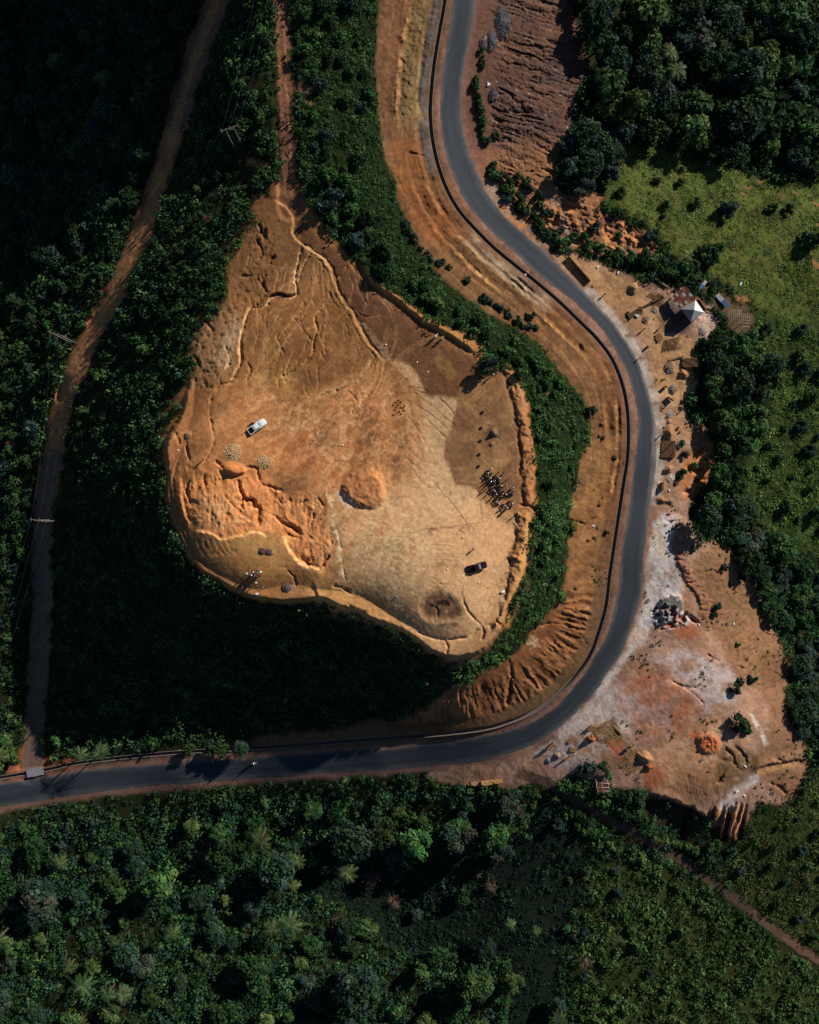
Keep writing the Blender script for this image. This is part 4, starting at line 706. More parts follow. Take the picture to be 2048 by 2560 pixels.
def trunk_mesh(R, H, base):
    m = MB(); m.tube([(0, 0, -.6), (.05, .03, base*.5), (0, .08, base), (.1, 0, base+H*.4)], [R*.075, R*.06, R*.05, R*.02], 7)
    for k in range(5):
        a = k*1.26+RG.uniform(-.3, .3); m.tube([(0, .05, base*.8), (R*.35*math.cos(a), R*.35*math.sin(a), base+.2*H), (R*.7*math.cos(a), R*.7*math.sin(a), base+.42*H)], [R*.035, R*.024, R*.01], 5)
    return m.mesh('trunk', M_BARK)
G_DK = ['24361a', '2b3d22', '1f3420', '31432a', '2a3a2c']; G_MD = ['36491f', '3a5228', '2f4a26', '45552c']; G_LT = ['4a5a2b', '41582c', '525e30']; G_GY = ['323f30', '384336', '2e3d33']; G_BR = ['43402f', '474234', '3d3d2b']
TREES = []      # (crown mesh, trunk mesh, kind)
for i, (R, H, lb, per, pal) in enumerate(((4.2, 4.6, 17, 74, G_DK+G_MD[:1]), (3.8, 4.2, 15, 74, G_MD+G_DK[:2]), (4.6, 4.6, 19, 72, G_DK+G_GY), (3.4, 3.8, 13, 70, G_GY), (3.9, 4.0, 15, 70, G_MD+G_LT[:2]), (3.2, 4.2, 12, 66, G_LT+G_MD), (4.0, 3.6, 15, 56, G_GY+G_BR[:1]), (3.0, 5.0, 12, 70, G_DK))):
    base = 2.4+.8*(i % 3); TREES.append((crown_mesh('crown', R, H, lb, per, .52, pal, base), trunk_mesh(R, H, base), R))
BUSH = []
for i, (R, H, lb, per, pal) in enumerate(((1.6, 1.7, 9, 42, G_DK), (1.4, 1.5, 8, 42, G_MD), (1.8, 1.6, 10, 40, G_GY), (1.2, 1.3, 7, 40, G_LT), (1.5, 1.9, 9, 40, G_MD+G_LT), (1.3, 1.2, 7, 34, G_BR))):
    BUSH.append((crown_mesh('foliage', R, H, lb, per, .30, pal, .15, .8), trunk_mesh(R*.6, H*.6, .3), R))
def plant(kind, u, v, src, label, group, sc=1., cat=None, zs=1.):
    cm, tm, R = src; o = thing(kind, label, cat or kind.replace('_', ' ').split()[-1], at(u, v, -.05), RG.uniform(0, 6.28), group)
    o.scale = (sc*RG.uniform(.85, 1.15), sc*RG.uniform(.85, 1.15), sc*RG.uniform(.85, 1.15)*zs)
    link(bpy.data.objects.new('crown' if 'tree' in kind else 'foliage', cm), o); link(bpy.data.objects.new('trunk' if 'tree' in kind else 'stem', tm), o); return o
NEARP = np.vstack([TRACK_L, TRACK_R[TRACK_R[:, 1] < 520]*1.0])
def sample(poly, n, dmin, tries=60, seed=1, taken=None):
    r = np.random.default_rng(seed); p = np.array(poly, float); x0, y0 = p.min(0); x1, y1 = p.max(0); out = []; taken = taken if taken is not None else []
    for _ in range(n*tries):
        q = np.array([r.uniform(x0, x1), r.uniform(y0, y1)])
        if not inpoly(p, q[:1], q[1:])[0]: continue
        if gzm(*q) > .3 or min(np.hypot(*(NEARP-q).T)) < 40 or min(np.hypot(*(PATH_B-q).T)) < 26: continue
        if inpoly(DKH, q[:1], q[1:])[0] and r.random() < .8: continue
        if all((q[0]-t[0])**2+(q[1]-t[1])**2 > dmin*dmin for t in taken): out.append(q); taken.append(q)
        if len(out) >= n: break
    return out
def gzm(u, v): return float(bil(GU, GV, MASKB, np.float64(u), np.float64(v)))
FOREST = [   # polygon, count, spacing, tree kinds, size, label, group
 ([(0,0),(500,0),(415,300),(320,560),(150,640),(0,720)], 52, 44, (0, 2, 3, 7, 0, 2), (.62, .98), 'dark broadleaf tree of the shaded wood beyond the dirt track', 'trees in the shaded wood by the dirt track'),
 ([(1455,0),(2060,0),(2060,430),(1910,430),(1790,385),(1600,345),(1560,360),(1520,340),(1500,250),(1490,130)], 74, 50, (0, 1, 2, 3, 4, 0, 1, 7), (.75, 1.12), 'tall dark green tree of the dense wood above the meadow', 'trees of the dense wood above the meadow'),
 ([(1405,345),(1440,320),(1530,370),(1545,410),(1520,470),(1450,490),(1410,480)], 8, 34, (2, 3, 6), (.65, .85), 'grey green tree at the wood edge beside the rilled brown slope', 'trees at the foot of the rilled slope'),
 ([(1770,850),(1860,860),(1930,930),(1900,1050),(1830,1180),(1800,1300),(1755,1330),(1738,1270),(1800,1170),(1790,1090),(1765,1010),(1765,930)], 30, 42, (1, 4, 1, 0, 2), (.6, .9), 'bushy green tree in the belt beside the brick yard', 'trees of the belt beside the brick yard'),
 ([(1835,1200),(1900,1330),(2060,1420),(2060,1900),(2000,1850),(1985,1640),(1930,1520),(1880,1420),(1820,1350)], 32, 42, (0, 2, 1, 3, 0, 6), (.65, .98), 'dark tree in the belt edging the spoil fan', 'trees edging the spoil fan'),
 ([(0,2070),(500,2015),(1050,1975),(1290,2000),(1270,2200),(1290,2570),(0,2570)], 96, 40, (0, 1, 4, 3, 1, 2, 4, 6, 0, 5, 2), (.42, .92), 'leafy tree in the wood below the main road', 'trees in the wood below the road'),
]
taken = []
DKH = np.array([(800,2150),(870,2110),(1000,2130),(1290,2100),(1300,2400),(1010,2370),(900,2290),(780,2230),(640,2250),(620,2180)], float)
for fi, (poly, n, dm, kinds, (s0, s1), lab, grp) in enumerate(FOREST):
    for i, q in enumerate(sample(poly, n, dm, 40, 20+fi, taken)):
        plant('broadleaf_tree', q[0], q[1], TREES[kinds[i % len(kinds)]], lab, grp, s0+(s1-s0)*RG.random()**1.5*1.15, 'tree', .68 if fi in (0, 5) else .62 if fi == 4 else .95)
for i, (u_, v_, s_) in enumerate(((880,2085,1.25),(960,2070,1.1),(1040,2095,1.3),(1140,2080,1.15),(1230,2075,1.1),(700,2150,1.1),(560,2120,1.15),(420,2180,1.3),(120,2250,1.3),(1180,2440,1.4),(900,2440,1.3),(640,2400,1.2),(1600,60,1.45),(1720,130,1.5),(1880,200,1.5),(1830,330,1.3),(1980,330,1.4),(1960,80,1.45),(1640,260,1.3))):
    plant('broadleaf_tree', u_, v_, TREES[(2, 0, 4, 6, 1)[i % 5]], 'big spreading tree with a wide crown standing over the wood below the road' if v_ > 1000 else 'big spreading tree with a wide crown in the dense wood above the meadow', 'wide crowned trees below the road' if v_ > 1000 else 'wide crowned trees above the meadow', s_, 'tree', .85)
SHRUBS = [
 ([(745,10),(930,10),(925,240),(950,400),(880,430),(770,420),(750,250)], 24, 30, (0, 1, 0, 2, 1), (.6, 1.35), 'dark green shrub of the broad belt between red track and benches', 'shrubs between red track and benches'),
 ([(1345,960),(1440,1010),(1460,1080),(1420,1200),(1410,1400),(1370,1500),(1345,1300)], 20, 26, (1, 4, 1, 0), (.45, .95), 'green shrub in the grassy belt between berm and benches', 'shrubs between berm and benches'),
 ([(1850,760),(1960,800),(2060,830),(2060,1340),(1930,1310),(1870,1210),(1930,1060),(1930,900)], 24, 38, (0, 2, 1, 0), (.6, 1.3), 'dark shrub in the rough green field east of the brick yard', 'shrubs in the rough field'),
 ([(1800,2180),(1860,2120),(2060,1980),(2060,2360),(1930,2280)], 18, 40, (2, 0, 4), (.5, 1.0), 'olive shrub in the rough field above the footpath end', 'shrubs above the footpath end'),
 ([(0,690),(140,640),(300,560),(240,720),(170,850),(120,1000),(90,1150),(85,1500),(60,1850),(0,1850)], 44, 34, (0, 1, 2, 0), (.8, 1.5), 'dark shrub on the slope between frame and dirt track', 'shrubs beside the dirt track'),
 ([(1400,2060),(1500,2140),(1700,2280),(1760,2560),(1420,2560)], 24, 40, (1, 2, 4, 3), (.7, 1.3), 'leafy shrub in the rough field below the footpath', 'shrubs below the footpath'),
 ([(520,130),(580,60),(660,60),(680,480),(600,380),(480,560),(380,800),(330,1000),(300,900),(420,620),(500,350)], 34, 38, (0, 1, 4, 3), (.6, 1.2), 'green shrub on the ridge flank above the dirt track', 'shrubs on the ridge flank'),
 ([(1240,870),(1290,850),(1350,900),(1400,960),(1420,1010),(1330,960),(1270,915)], 10, 26, (1, 4, 1), (.9, 1.3), 'thick green shrub of the belt above the berm', 'shrubs of the belt above the berm'),
 ([(740,440),(860,440),(930,560),(1000,640),(960,680),(880,600),(790,520)], 14, 30, (0, 1, 2, 1), (1., 1.6), 'big dark shrub above the cut bank by the red track', 'shrubs above the cut bank'),
 ([(1030,690),(1130,760),(1240,830),(1200,850),(1100,790),(1020,740)], 9, 26, (1, 0, 4), (.9, 1.3), 'round green shrub along the top of the cut bank', 'shrubs along the cut bank'),
]
for fi, (poly, n, dm, kinds, (s0, s1), lab, grp) in enumerate(SHRUBS):
    for i, q in enumerate(sample(poly, n, dm, 40, 60+fi)):
        plant('shrub', q[0], q[1], BUSH[kinds[i % len(kinds)]], lab, grp, RG.uniform(s0, s1))
def line_pts(pts, step, jit, seed):
    r = np.random.default_rng(seed); c = curve(pts, step); return c+r.uniform(-jit, jit, c.shape)
HEDGE = [
 ([(1190,205),(1195,260),(1207,305),(1213,355)], 11, 6, (1, 0, 4), (.55, .8), 'low shrub of the strip between road and rilled slope', 'shrubs between road and rilled slope'),
 ([(1202,130),(1208,170)], 12, 4, (0, 1), (.4, .6), 'small shrub beside the dark gravel heaps', 'shrubs by the gravel heaps'),
 ([(1225,410),(1250,450),(1280,500),(1320,535),(1345,560),(1385,600),(1400,590)], 13, 10, (0, 1, 4, 2), (.75, 1.15), 'bushy shrub of the roadside hedge on the bend', 'shrubs of the roadside hedge on the bend'),
 ([(1300,450),(1330,480),(1370,540)], 15, 8, (0, 1, 2), (.75, 1.05), 'bushy shrub of the roadside hedge on the bend', 'shrubs of the roadside hedge on the bend'),
 ([(1400,600),(1440,590),(1490,620),(1560,640),(1610,660),(1660,680),(1710,690),(1740,690)], 15, 10, (4, 1, 3, 1), (.8, 1.2), 'bright green bush of the hedge behind the brick yard', 'bushes of the hedge behind the brick yard'),
 ([(1560,655),(1600,640),(1660,660),(1700,680),(1760,660),(1790,620)], 18, 12, (1, 4, 0), (.9, 1.4), 'bright green bush of the hedge behind the brick yard', 'bushes of the hedge behind the brick yard'),
 ([(1010,560),(1030,590),(1070,640),(1095,655),(1120,665)], 11, 5, (0, 2), (.45, .7), 'dark clump of weeds on the upper bench', 'weed clumps on the benches'),
 ([(1210,745),(1240,765),(1275,790),(1310,815),(1335,825)], 12, 5, (2, 0), (.5, .75), 'dark clump of weeds on the upper bench', 'weed clumps on the benches'),
 ([(1405,1960),(1440,1975),(1480,1995),(1510,2010),(1560,2035),(1590,2040)], 15, 8, (4, 3, 1), (.8, 1.2), 'pale green bush lining the footpath below the brick rows', 'bushes lining the footpath'),
 ([(1412,2036),(1478,2086),(1540,2128),(1602,2160),(1662,2196),(1720,2232),(1780,2280),(1840,2324)], 19, 7, (4, 1, 3), (.6, 1.0), 'bush on the lower side of the footpath', 'bushes on the lower side of the footpath'),
 ([(1600,1985),(1560,1990),(1595,2010),(1600,2040)], 17, 8, (0, 1), (1., 1.4), 'dark bush beside the sunken corner of the yard', 'bushes by the sunken corner'),
 ([(1640,2090),(1700,2105),(1740,2120),(1790,2110)], 19, 8, (4, 1), (.7, 1.1), 'bush at the foot of the gullied bank', 'bushes under the gullied bank'),
]
for fi, (pts, st, jt, kinds, (s0, s1), lab, grp) in enumerate(HEDGE):
    for i, q in enumerate(line_pts(pts, st, jt, 80+fi)): plant('shrub', q[0], q[1], BUSH[kinds[i % len(kinds)]], lab, grp, RG.uniform(s0, s1))
SOLO = [  # u, v, bush, size, label
 (1765,412,2,1.15,'dark bush in the meadow nearest the wood'), (1820,525,2,1.75,'largest grey green bush in the middle of the meadow'), (1735,510,0,1.0,'dark bush pair in the meadow beside a long shadow'), (1665,515,4,.9,'light green bush at the meadow edge by the eroded gully'),
 (1928,523,0,.95,'round dark bush in the meadow, first of a close pair'), (1972,525,0,1.0,'round dark bush in the meadow, second of a close pair'), (1550,485,0,1.0,'dark bush where meadow meets eroded gully'), (1760,632,0,1.3,'dark bush standing at the meadow corner above the hedge'), (1790,618,0,.7,'small dark bush at the meadow corner above the hedge'),
 (1620,590,2,1.0,'grey green bush in the eroded red gullies'), (1545,590,1,.8,'green bush in the eroded gullies beside the hedge'), (1488,575,2,.9,'bush at the head of the eroded gullies'), (1540,540,0,1.0,'dark bush at the upper edge of the eroded gullies'), (2025,600,0,2.1,'big dark bush at the meadow rim by the frame edge'), (1700,460,0,.7,'low dark bush amid the meadow grass'), (1640,455,0,.7,'small dark bush near the wood in the meadow'), (1660,540,4,.6,'small bush by the meadow path'), (1705,425,0,.6,'tiny dark bush in the upper meadow'),
 (1240,340,3,.8,'pale flowering bush beside the roadside shrubs'), (1475,1028,0,.85,'dark bush on the bench by the tip of the green belt'), (1488,1026,1,.6,'small green bush beside the bench bush'), (1165,790-90,2,.7,'weed bush on the upper bench above the drain'), (1325,790,0,.8,'dark bush on the bench scarp'), (1340,818,1,.6,'small bush below the bench scarp'),
 (1732,1008,1,1.1,'dark green bush at the yard edge casting a round shadow'), (1735,1165,1,.75,'round bright green bush among red gullies'), (1733,1372,1,.6,'green bush on top of the spoil fan'), (1748,1362,1,.5,'little green bush on top of the spoil fan'), (1812,1415,2,.7,'grey bush on the spoil fan'), (1855,1440,0,.8,'dark bush on the upper spoil fan'), (1790,1515,2,.8,'weed bush in the middle of the spoil fan'), (1785,1535,0,.6,'dark weed below the spoil fan bush'), (1843,1800+5,0,1.9,'dense green bush standing on the yard by the red heap'), (1866,1825,1,1.0,'green bush beside the dense bush on the yard'), (1835,1720,0,1.0,'weed bush at the rim of the pale yard floor'), (1852,1700,2,.8,'grey weed bush at the rim of the pale yard floor'), (1880,1695,0,.8,'dark weed bush below the spoil fan'), (1843,1610,0,.5,'small weed on the lower spoil fan'),
 (1470,1910,2,1.1,'bush beside the drying brick rows'), (1455,1925,0,1.0,'dark bush behind the drying brick rows'), (1510,1915,0,1.0,'bush along the little bank by the brick rows'), (1520,1935,4,.9,'bush at the end of the little bank by the brick rows'), (1516,1330,0,.5,'small bush on the bench beside the drain'), (1535,1145,0,.4,'tiny bush at the bench edge over the drain'), (1506,1095,0,.4,'tiny bush on the bench near the belt tip'), (1704,1110,1,.8,'bush in the weedy corner of the brick yard'), (1715,1135,2,.7,'second bush in the weedy corner of the brick yard'), (1706,1180,1,.8,'bush beside the sand heap at the yard end'), (1700,1195,2,.6,'small bush beside the sand heap at the yard end'),
 (508,1533,5,.9,'pale green lone shrub in the dark hill shadow'), (330,1250,5,.6,'small pale shrub in the hill shadow below the rim'), (386,1320,3,.5,'tiny bright shrub in the hill shadow'), (395,625,3,1.1,'yellowish shrub beside the upper dirt track'), (460,408,3,.7,'small yellowish shrub on the ridge flank'), (255,940,4,1.3,'green shrub beside the middle of the dirt track'), (305,790,4,1.2,'green shrub above the dirt track bend'), (365,880,4,1.2,'pale green shrub below the western rim'), (250,1100,3,.5,'small pale shrub at the edge of the hill shadow'), (775,1720,3,.5,'tiny pale shrub low on the shaded south flank'), (865,1722,3,.5,'tiny bright shrub on the shaded south flank'), (835,1660,3,.9,'pale shrub on the shaded south flank'), (910,1660,3,.9,'pale shrub on the south flank below the rim'), (760,1752,3,.4,'tiny shrub above the shaded drain'), (145,1850,4,1.3,'leafy shrub by the mouth of the dirt track'), (135,1895,3,.9,'yellow green shrub at the mouth of the dirt track'),
]
for u_, v_, b_, s_, lab in SOLO: plant('shrub', u_, v_, BUSH[b_], lab, None, s_)
# only the 285 largest shrubs stay single; the smallest ones of the rows go into the scrub
sh_ = [o for o in COL.objects if o.type == 'EMPTY' and o.name.split('.')[0] == 'shrub']; extra = sorted([o for o in sh_ if 'group' in o], key=lambda o: o.scale[0]*o.children[0].data.vertices[0].co.length)
EXV, EXC = [], []
for o in extra[:max(0, len(sh_)-285)]:
    ch = [x for x in o.children if x.name.startswith('foliage')][0]; me = ch.data; vv = np.empty(len(me.vertices)*3, np.float32); me.vertices.foreach_get('co', vv); cc = np.empty(len(me.vertices)*4, np.float32); me.color_attributes['col'].data.foreach_get('color', cc)
    vv = vv.reshape(-1, 3)*np.array(o.scale); r_ = o.rotation_euler[2]; EXV.append(np.stack([vv[:, 0]*math.cos(r_)-vv[:, 1]*math.sin(r_), vv[:, 0]*math.sin(r_)+vv[:, 1]*math.cos(r_), vv[:, 2]], 1)+np.array(o.location)); EXC.append(cc.reshape(-1, 4)[:, :3])
    for x in list(o.children): bpy.data.objects.remove(x)
    bpy.data.objects.remove(o)
# bamboo clump in the south-west corner, isolated trees
plant('broadleaf_tree', 20, 1848, TREES[5], 'feathery yellow green tree where the dirt track meets the road', None, .95, 'tree')
plant('broadleaf_tree', 5, 1905, TREES[5], 'yellow green tree hanging over the culvert', None, .8, 'tree'); plant('broadleaf_tree', 40, 1880, TREES[4], 'leafy tree beside the mouth of the dirt track', None, .6, 'tree')
plant('broadleaf_tree', 1222, 915, TREES[6], 'grey leaved tree shading the people at the berm', None, .52, 'tree')
plant('broadleaf_tree', 1395, 2500, TREES[3], 'grey green tree standing in the dark hollow below the footpath', None, .6, 'tree')

# oil palms
M_PALM = attr_mat('palm_fronds', .6, .15, (), 0, 1, True, .4)
def palm_crown(R, n, base):
    vs = []; fs = []; cs = []; o = 0; p1 = lin('42592d'); p2 = lin('5f6c4a')
    for k in range(n):
        a = 2*PI*k/n+RG.uniform(-.16, .16); L = R*RG.uniform(.8, 1.1); up = RG.uniform(.15, .6); c = (p1 if RG.random() < .6 else p2)*RG.uniform(.7, 1.3); N = 16
        da = np.array([math.cos(a), math.sin(a), 0]); sd = np.array([-da[1], da[0], 0]); pr = None
        for i in range(N+1):
            t = i/N; p = da*L*(t-.12*t*t)+np.array([0, 0, base+L*(up*t-.62*t*t)])
            if pr is not None:
                for sg_ in (-1, 1):
                    ll = L*.15*math.sin(PI*min(1, .14+t*.84))**.6+.06; tip = p+sd*sg_*ll+da*ll*.55+np.array([0, 0, -ll*.45+RG.uniform(-.08, .08)]); w = (p-pr)*.45
                    vs += [pr, pr+w*1.3, tip+w*.3, tip-w*.1]; fs.append((o, o+1, o+2, o+3)); o += 4; cs += [c*RG.uniform(.75, 1.25)]*4
            pr = p
    return mesh_np('crown', np.array(vs), np.array(fs), [M_PALM], np.clip(np.array(cs), 0, 1))
PALMS = []
for R, n, h in ((3.9, 12, 7.5), (3.4, 11, 6.5), (4.3, 13, 9.0)):
    t = MB().tube([(0, 0, -.5), (.1, .05, h*.4), (.05, .1, h*.8), (0, 0, h)], [.26, .2, .18, .22], 8)
    PALMS.append((palm_crown(R, n, h), t.mesh('trunk', M_BARK), R))
for u_, v_, k, s_, lab in ((222,1872,0,.9,'oil palm between dirt track and road, nearer the track'), (272,1866,0,.9,'oil palm beside the shaded drain, farther from the track'), (22,1872,1,1.05,'palm growing inside the feathery corner tree'),
 (230,120,1,.9,'bright oil palm in the shaded wood, tallest of that wood'), (155,175,1,.8,'pale oil palm deep in the shaded wood'), (280,225,0,.8,'dim oil palm in the middle of the shaded wood'), (180,245,1,.7,'dark oil palm in the shaded wood under the pale one'), (195,400,1,.6,'small bright palm low in the shaded wood'), (1655,165,0,.9,'oil palm rising out of the dense wood above the meadow'), (1625,215,1,.9,'oil palm half hidden at the edge of the dense wood'), (1668,215,1,1.0,'drooping oil palm beside the half hidden one in the dense wood'),
 (665,2070,2,.95,'big oil palm below the road, next to leafy trees'), (690,2125,0,.8,'oil palm close under the big roadside palm'), (870,2150,0,1.0,'grey green oil palm standing over a dark hollow below the road'), (752,2138,1,.8,'small bright palm left of the grey green palm'), (700,2200,1,.9,'oil palm in the dark hollow, one of two side by side'), (738,2195,1,.9,'oil palm in the dark hollow, its fronds touching a neighbour'), (738,2280,2,.95,'pale oil palm with dried fronds low in the wood'), (690,2295,0,.9,'oil palm touching the pale palm with dried fronds'), (25,2315,0,1.,'oil palm at the frame edge in the lower wood'), (445,2310,1,1.,'dim oil palm in the middle of the lower wood'), (230,2430,0,1.05,'yellow green oil palm of the lower wood beside a dead trunk'), (290,2455,1,.95,'oil palm between two others in the lower wood'), (325,2455,0,.9,'dark oil palm at the end of a row in the lower wood'), (218,2530,1,.9,'oil palm at the bottom of the lower wood'), (1270,2290,1,.7,'small pale palm beside the dark grassy strip'), (1335,2310,1,.6,'small palm on the dark grassy strip'), (1533,2330,1,.6,'small bright palm in the rough field'), (1385,2520,1,.9,'palm under the grey tree in the dark hollow'), (1710,650,1,.6,'palm like clump behind the rusty roofed hut'), (190,2395,1,.9,'faint oil palm above the yellow green one'), (165,2140,1,.7,'small palm among the roadside trees')):
    o = plant('palm_tree', u_, v_, PALMS[k], lab, None, s_, 'palm')
# bare thorn bushes
def dry_mesh(R):
    m = MB()
    for k in range(46):
        d = ball(1)[0]; d[2] = abs(d[2])+.2; p = d*R*RG.uniform(.6, 1.1); q = p*.5+RG.normal(size=3)*.12*R; m.tube([(0, 0, 0), tuple(q), tuple(p)], [.05, .035, .012], 4)
        for j in range(3):
            e = p+RG.normal(size=3)*.3*R; m.tube([tuple(q), tuple((q+e)/2+RG.normal(size=3)*.05), tuple(e)], [.03, .02, .01], 4)
    return m.mesh('branches', M_TWIG)
DRY = [dry_mesh(2.0), dry_mesh(1.6)]
for i, (u_, v_, s_, lab) in enumerate(((930,2190,1.4,'bare brown thorn bush in the hollow below the road'), (980,2165,.9,'small bare bush beside the larger thorn bush'), (985,2250,1.1,'bare reddish bush low in the hollow'), (1225,2210,1.3,'bare brown bush by the dark grassy strip'), (845,2290,1.1,'leafless bush near the pale dried palm'), (600,2430,1.2,'dead reddish bush in the lower wood'), (1460,2395,1.2,'grey leafless bush below the footpath'), (560,2245,.8,'small dead bush in the lower wood'), (520,2205,.8,'brown dead bush at the dark edge of the lower wood'), (1195,2180,.9,'thin dead bush amid the lower trees'))):
    o = thing('dry_bush', lab, 'bush', at(u_, v_), i*1.3, None, s_); link(bpy.data.objects.new('branches', DRY[i % 2]), o)

# continuous scrub, weeds and grass that nobody could count
N = 150000
uu = RG.uniform(-330, 2380, N); vv_ = RG.uniform(-330, 2890, N)
inside = (uu > -60) & (uu < 2110) & (vv_ > -60) & (vv_ < 2620); keep = inside | (RG.random(N) < .35); uu = uu[keep]; vv_ = vv_[keep]; N = len(uu)
MEAD = [(1545,345),(1600,362),(1680,385),(1790,405),(1900,450),(2060,450),(2400,460),(2400,830),(2060,840),(2000,830),(1900,770),(1790,690),(1700,650),(1620,560),(1560,530),(1515,500),(1520,450),(1548,400)]
ROUGH_G = [(1880,775),(2060,830),(2400,830),(2400,1320),(2060,1400),(1920,1320),(1850,1210),(1920,1060),(1940,940),(1890,860)]
FIELD = [(1840,2110),(1900,2030),(1990,2010),(2050,1900),(2400,1950),(2400,2560),(2050,2390),(1930,2300),(1800,2200)]
FIELD2 = [(1480,2180),(1600,2130),(1760,2230),(1900,2340),(2050,2430),(2400,2600),(2400,2890),(1500,2890),(1430,2500)]
HOLLOW = [(1345,1990),(1390,2000),(1470,2070),(1480,2120),(1440,2250),(1400,2400),(1370,2560),(1370,2890),(1260,2890),(1275,2400),(1300,2150)]
BELT_P = BELT+[(1100,1690),(1200,1650),(1275,1575),(1330,1400),(1340,1290),(1335,1180),(1325,1010),(1275,920),(1240,935),(1210,850),(1060,790),(930,690),(770,515),(740,470),(735,-330),(950,-330)]
SHADOWF = [(420,1270),(500,1440),(640,1500),(800,1520),(940,1560),(1100,1660),(1000,1790),(700,1850),(400,1880),(240,1890),(100,1880),(120,1500),(150,1150),(300,1000),(400,1000)]
zone = np.zeros(N, int)
for k, p in enumerate((MEAD, ROUGH_G, FIELD, FIELD2, HOLLOW, BELT_P, SHADOWF), 1): zone[inpoly(p, uu, vv_)] = k
for poly, *_r in FOREST: zone[inpoly(poly, uu, vv_) & (zone == 0)] = 8
mb = bil(GU, GV, MASKB, uu, vv_)
#        dens   rmin rmax hgt  quads leaf  palette
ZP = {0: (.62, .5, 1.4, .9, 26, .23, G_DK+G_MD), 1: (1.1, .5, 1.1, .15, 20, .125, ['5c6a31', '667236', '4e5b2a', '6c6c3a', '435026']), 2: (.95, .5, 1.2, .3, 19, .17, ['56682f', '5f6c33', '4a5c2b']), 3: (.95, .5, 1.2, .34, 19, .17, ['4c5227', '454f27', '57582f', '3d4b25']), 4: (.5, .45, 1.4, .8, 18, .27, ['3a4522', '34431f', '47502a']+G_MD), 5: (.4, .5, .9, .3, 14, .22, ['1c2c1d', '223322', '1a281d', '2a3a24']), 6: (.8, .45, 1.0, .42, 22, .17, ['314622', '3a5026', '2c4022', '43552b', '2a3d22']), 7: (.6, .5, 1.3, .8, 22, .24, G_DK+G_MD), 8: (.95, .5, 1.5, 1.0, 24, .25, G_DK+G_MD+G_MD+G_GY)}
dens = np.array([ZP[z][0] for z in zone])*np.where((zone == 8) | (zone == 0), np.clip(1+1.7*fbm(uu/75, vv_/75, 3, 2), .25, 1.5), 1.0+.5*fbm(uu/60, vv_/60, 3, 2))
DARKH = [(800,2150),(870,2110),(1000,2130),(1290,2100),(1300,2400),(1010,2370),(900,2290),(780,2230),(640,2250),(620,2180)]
zone[inpoly(DARKH, uu, vv_)] = 5  # scrub in this hollow takes a dark palette in place of shade
acc = (pdist(PATH_B, uu.astype(np.float32)-4, vv_.astype(np.float32)-5) > 13) & (RG.random(N) < dens) & (mb < .25+.3*RG.random(N)); uu, vv_, zone = uu[acc], vv_[acc], zone[acc]
V_all = {1: [], 0: list(EXV)}; C_all = {1: [], 0: list(EXC)}; nq = 0
for zi, (dn, r0, r1, hh, nq_, lf, pal) in ZP.items():
    mI = zone == zi; n = mI.sum()
    if not n: continue
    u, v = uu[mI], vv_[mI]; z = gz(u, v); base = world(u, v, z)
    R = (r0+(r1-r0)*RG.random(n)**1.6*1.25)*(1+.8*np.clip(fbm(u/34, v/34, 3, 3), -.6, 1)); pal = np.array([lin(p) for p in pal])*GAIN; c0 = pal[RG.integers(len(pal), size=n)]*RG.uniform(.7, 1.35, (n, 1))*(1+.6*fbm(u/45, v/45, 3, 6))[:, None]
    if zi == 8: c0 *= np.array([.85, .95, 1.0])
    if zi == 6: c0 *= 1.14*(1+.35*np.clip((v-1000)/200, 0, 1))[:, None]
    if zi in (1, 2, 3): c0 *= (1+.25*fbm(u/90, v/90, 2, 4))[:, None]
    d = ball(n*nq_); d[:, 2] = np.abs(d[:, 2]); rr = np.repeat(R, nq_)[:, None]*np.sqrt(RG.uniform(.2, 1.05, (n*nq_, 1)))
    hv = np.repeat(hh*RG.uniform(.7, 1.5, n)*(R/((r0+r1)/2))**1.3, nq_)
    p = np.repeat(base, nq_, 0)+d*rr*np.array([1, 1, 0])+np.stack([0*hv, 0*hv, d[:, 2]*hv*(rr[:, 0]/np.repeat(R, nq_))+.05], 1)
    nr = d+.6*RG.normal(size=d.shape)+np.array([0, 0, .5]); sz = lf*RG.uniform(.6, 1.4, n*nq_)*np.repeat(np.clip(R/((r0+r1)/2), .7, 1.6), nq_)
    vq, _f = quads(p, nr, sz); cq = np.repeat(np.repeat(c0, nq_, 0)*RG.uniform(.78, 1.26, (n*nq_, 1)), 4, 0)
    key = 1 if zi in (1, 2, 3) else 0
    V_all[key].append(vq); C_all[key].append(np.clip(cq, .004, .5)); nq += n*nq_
n = 9000; u = RG.uniform(950, 2050, n); v = RG.uniform(0, 2110, n); mB_ = bil(GU, GV, MASKB, u, v); nn_ = fbm(u/40, v/40, 3, 3); onroad = pdist(ROAD_C, u.astype(np.float32), v.astype(np.float32)) < 40
edge = (mB_ > .3) & (mB_ < .92); k_ = (~onroad) & (((mB_ > .9) & (nn_ > .32) & (u > 1480)) | (edge & (RG.random(n) < .5))); u, v = u[k_], v[k_]; n = len(u); base = world(u, v, gz(u, v)); nq_ = 14; d = ball(n*nq_); d[:, 2] = np.abs(d[:, 2])*.7; R = np.repeat(RG.uniform(.2, .55, n), nq_)[:, None]
p = np.repeat(base, nq_, 0)+d*R; pal = np.array([lin(x) for x in ('3c4726', '4a4f2c', '55502f', '2f3d22')])*1.2; vq, _f = quads(p, d+.5*RG.normal(size=d.shape)+np.array([0, 0, .4]), .17*RG.uniform(.6, 1.4, n*nq_)); V_all[0].append(vq); C_all[0].append(np.repeat(np.repeat(pal[RG.integers(4, size=n)]*RG.uniform(.7, 1.3, (n, 1)), nq_, 0), 4, 0))
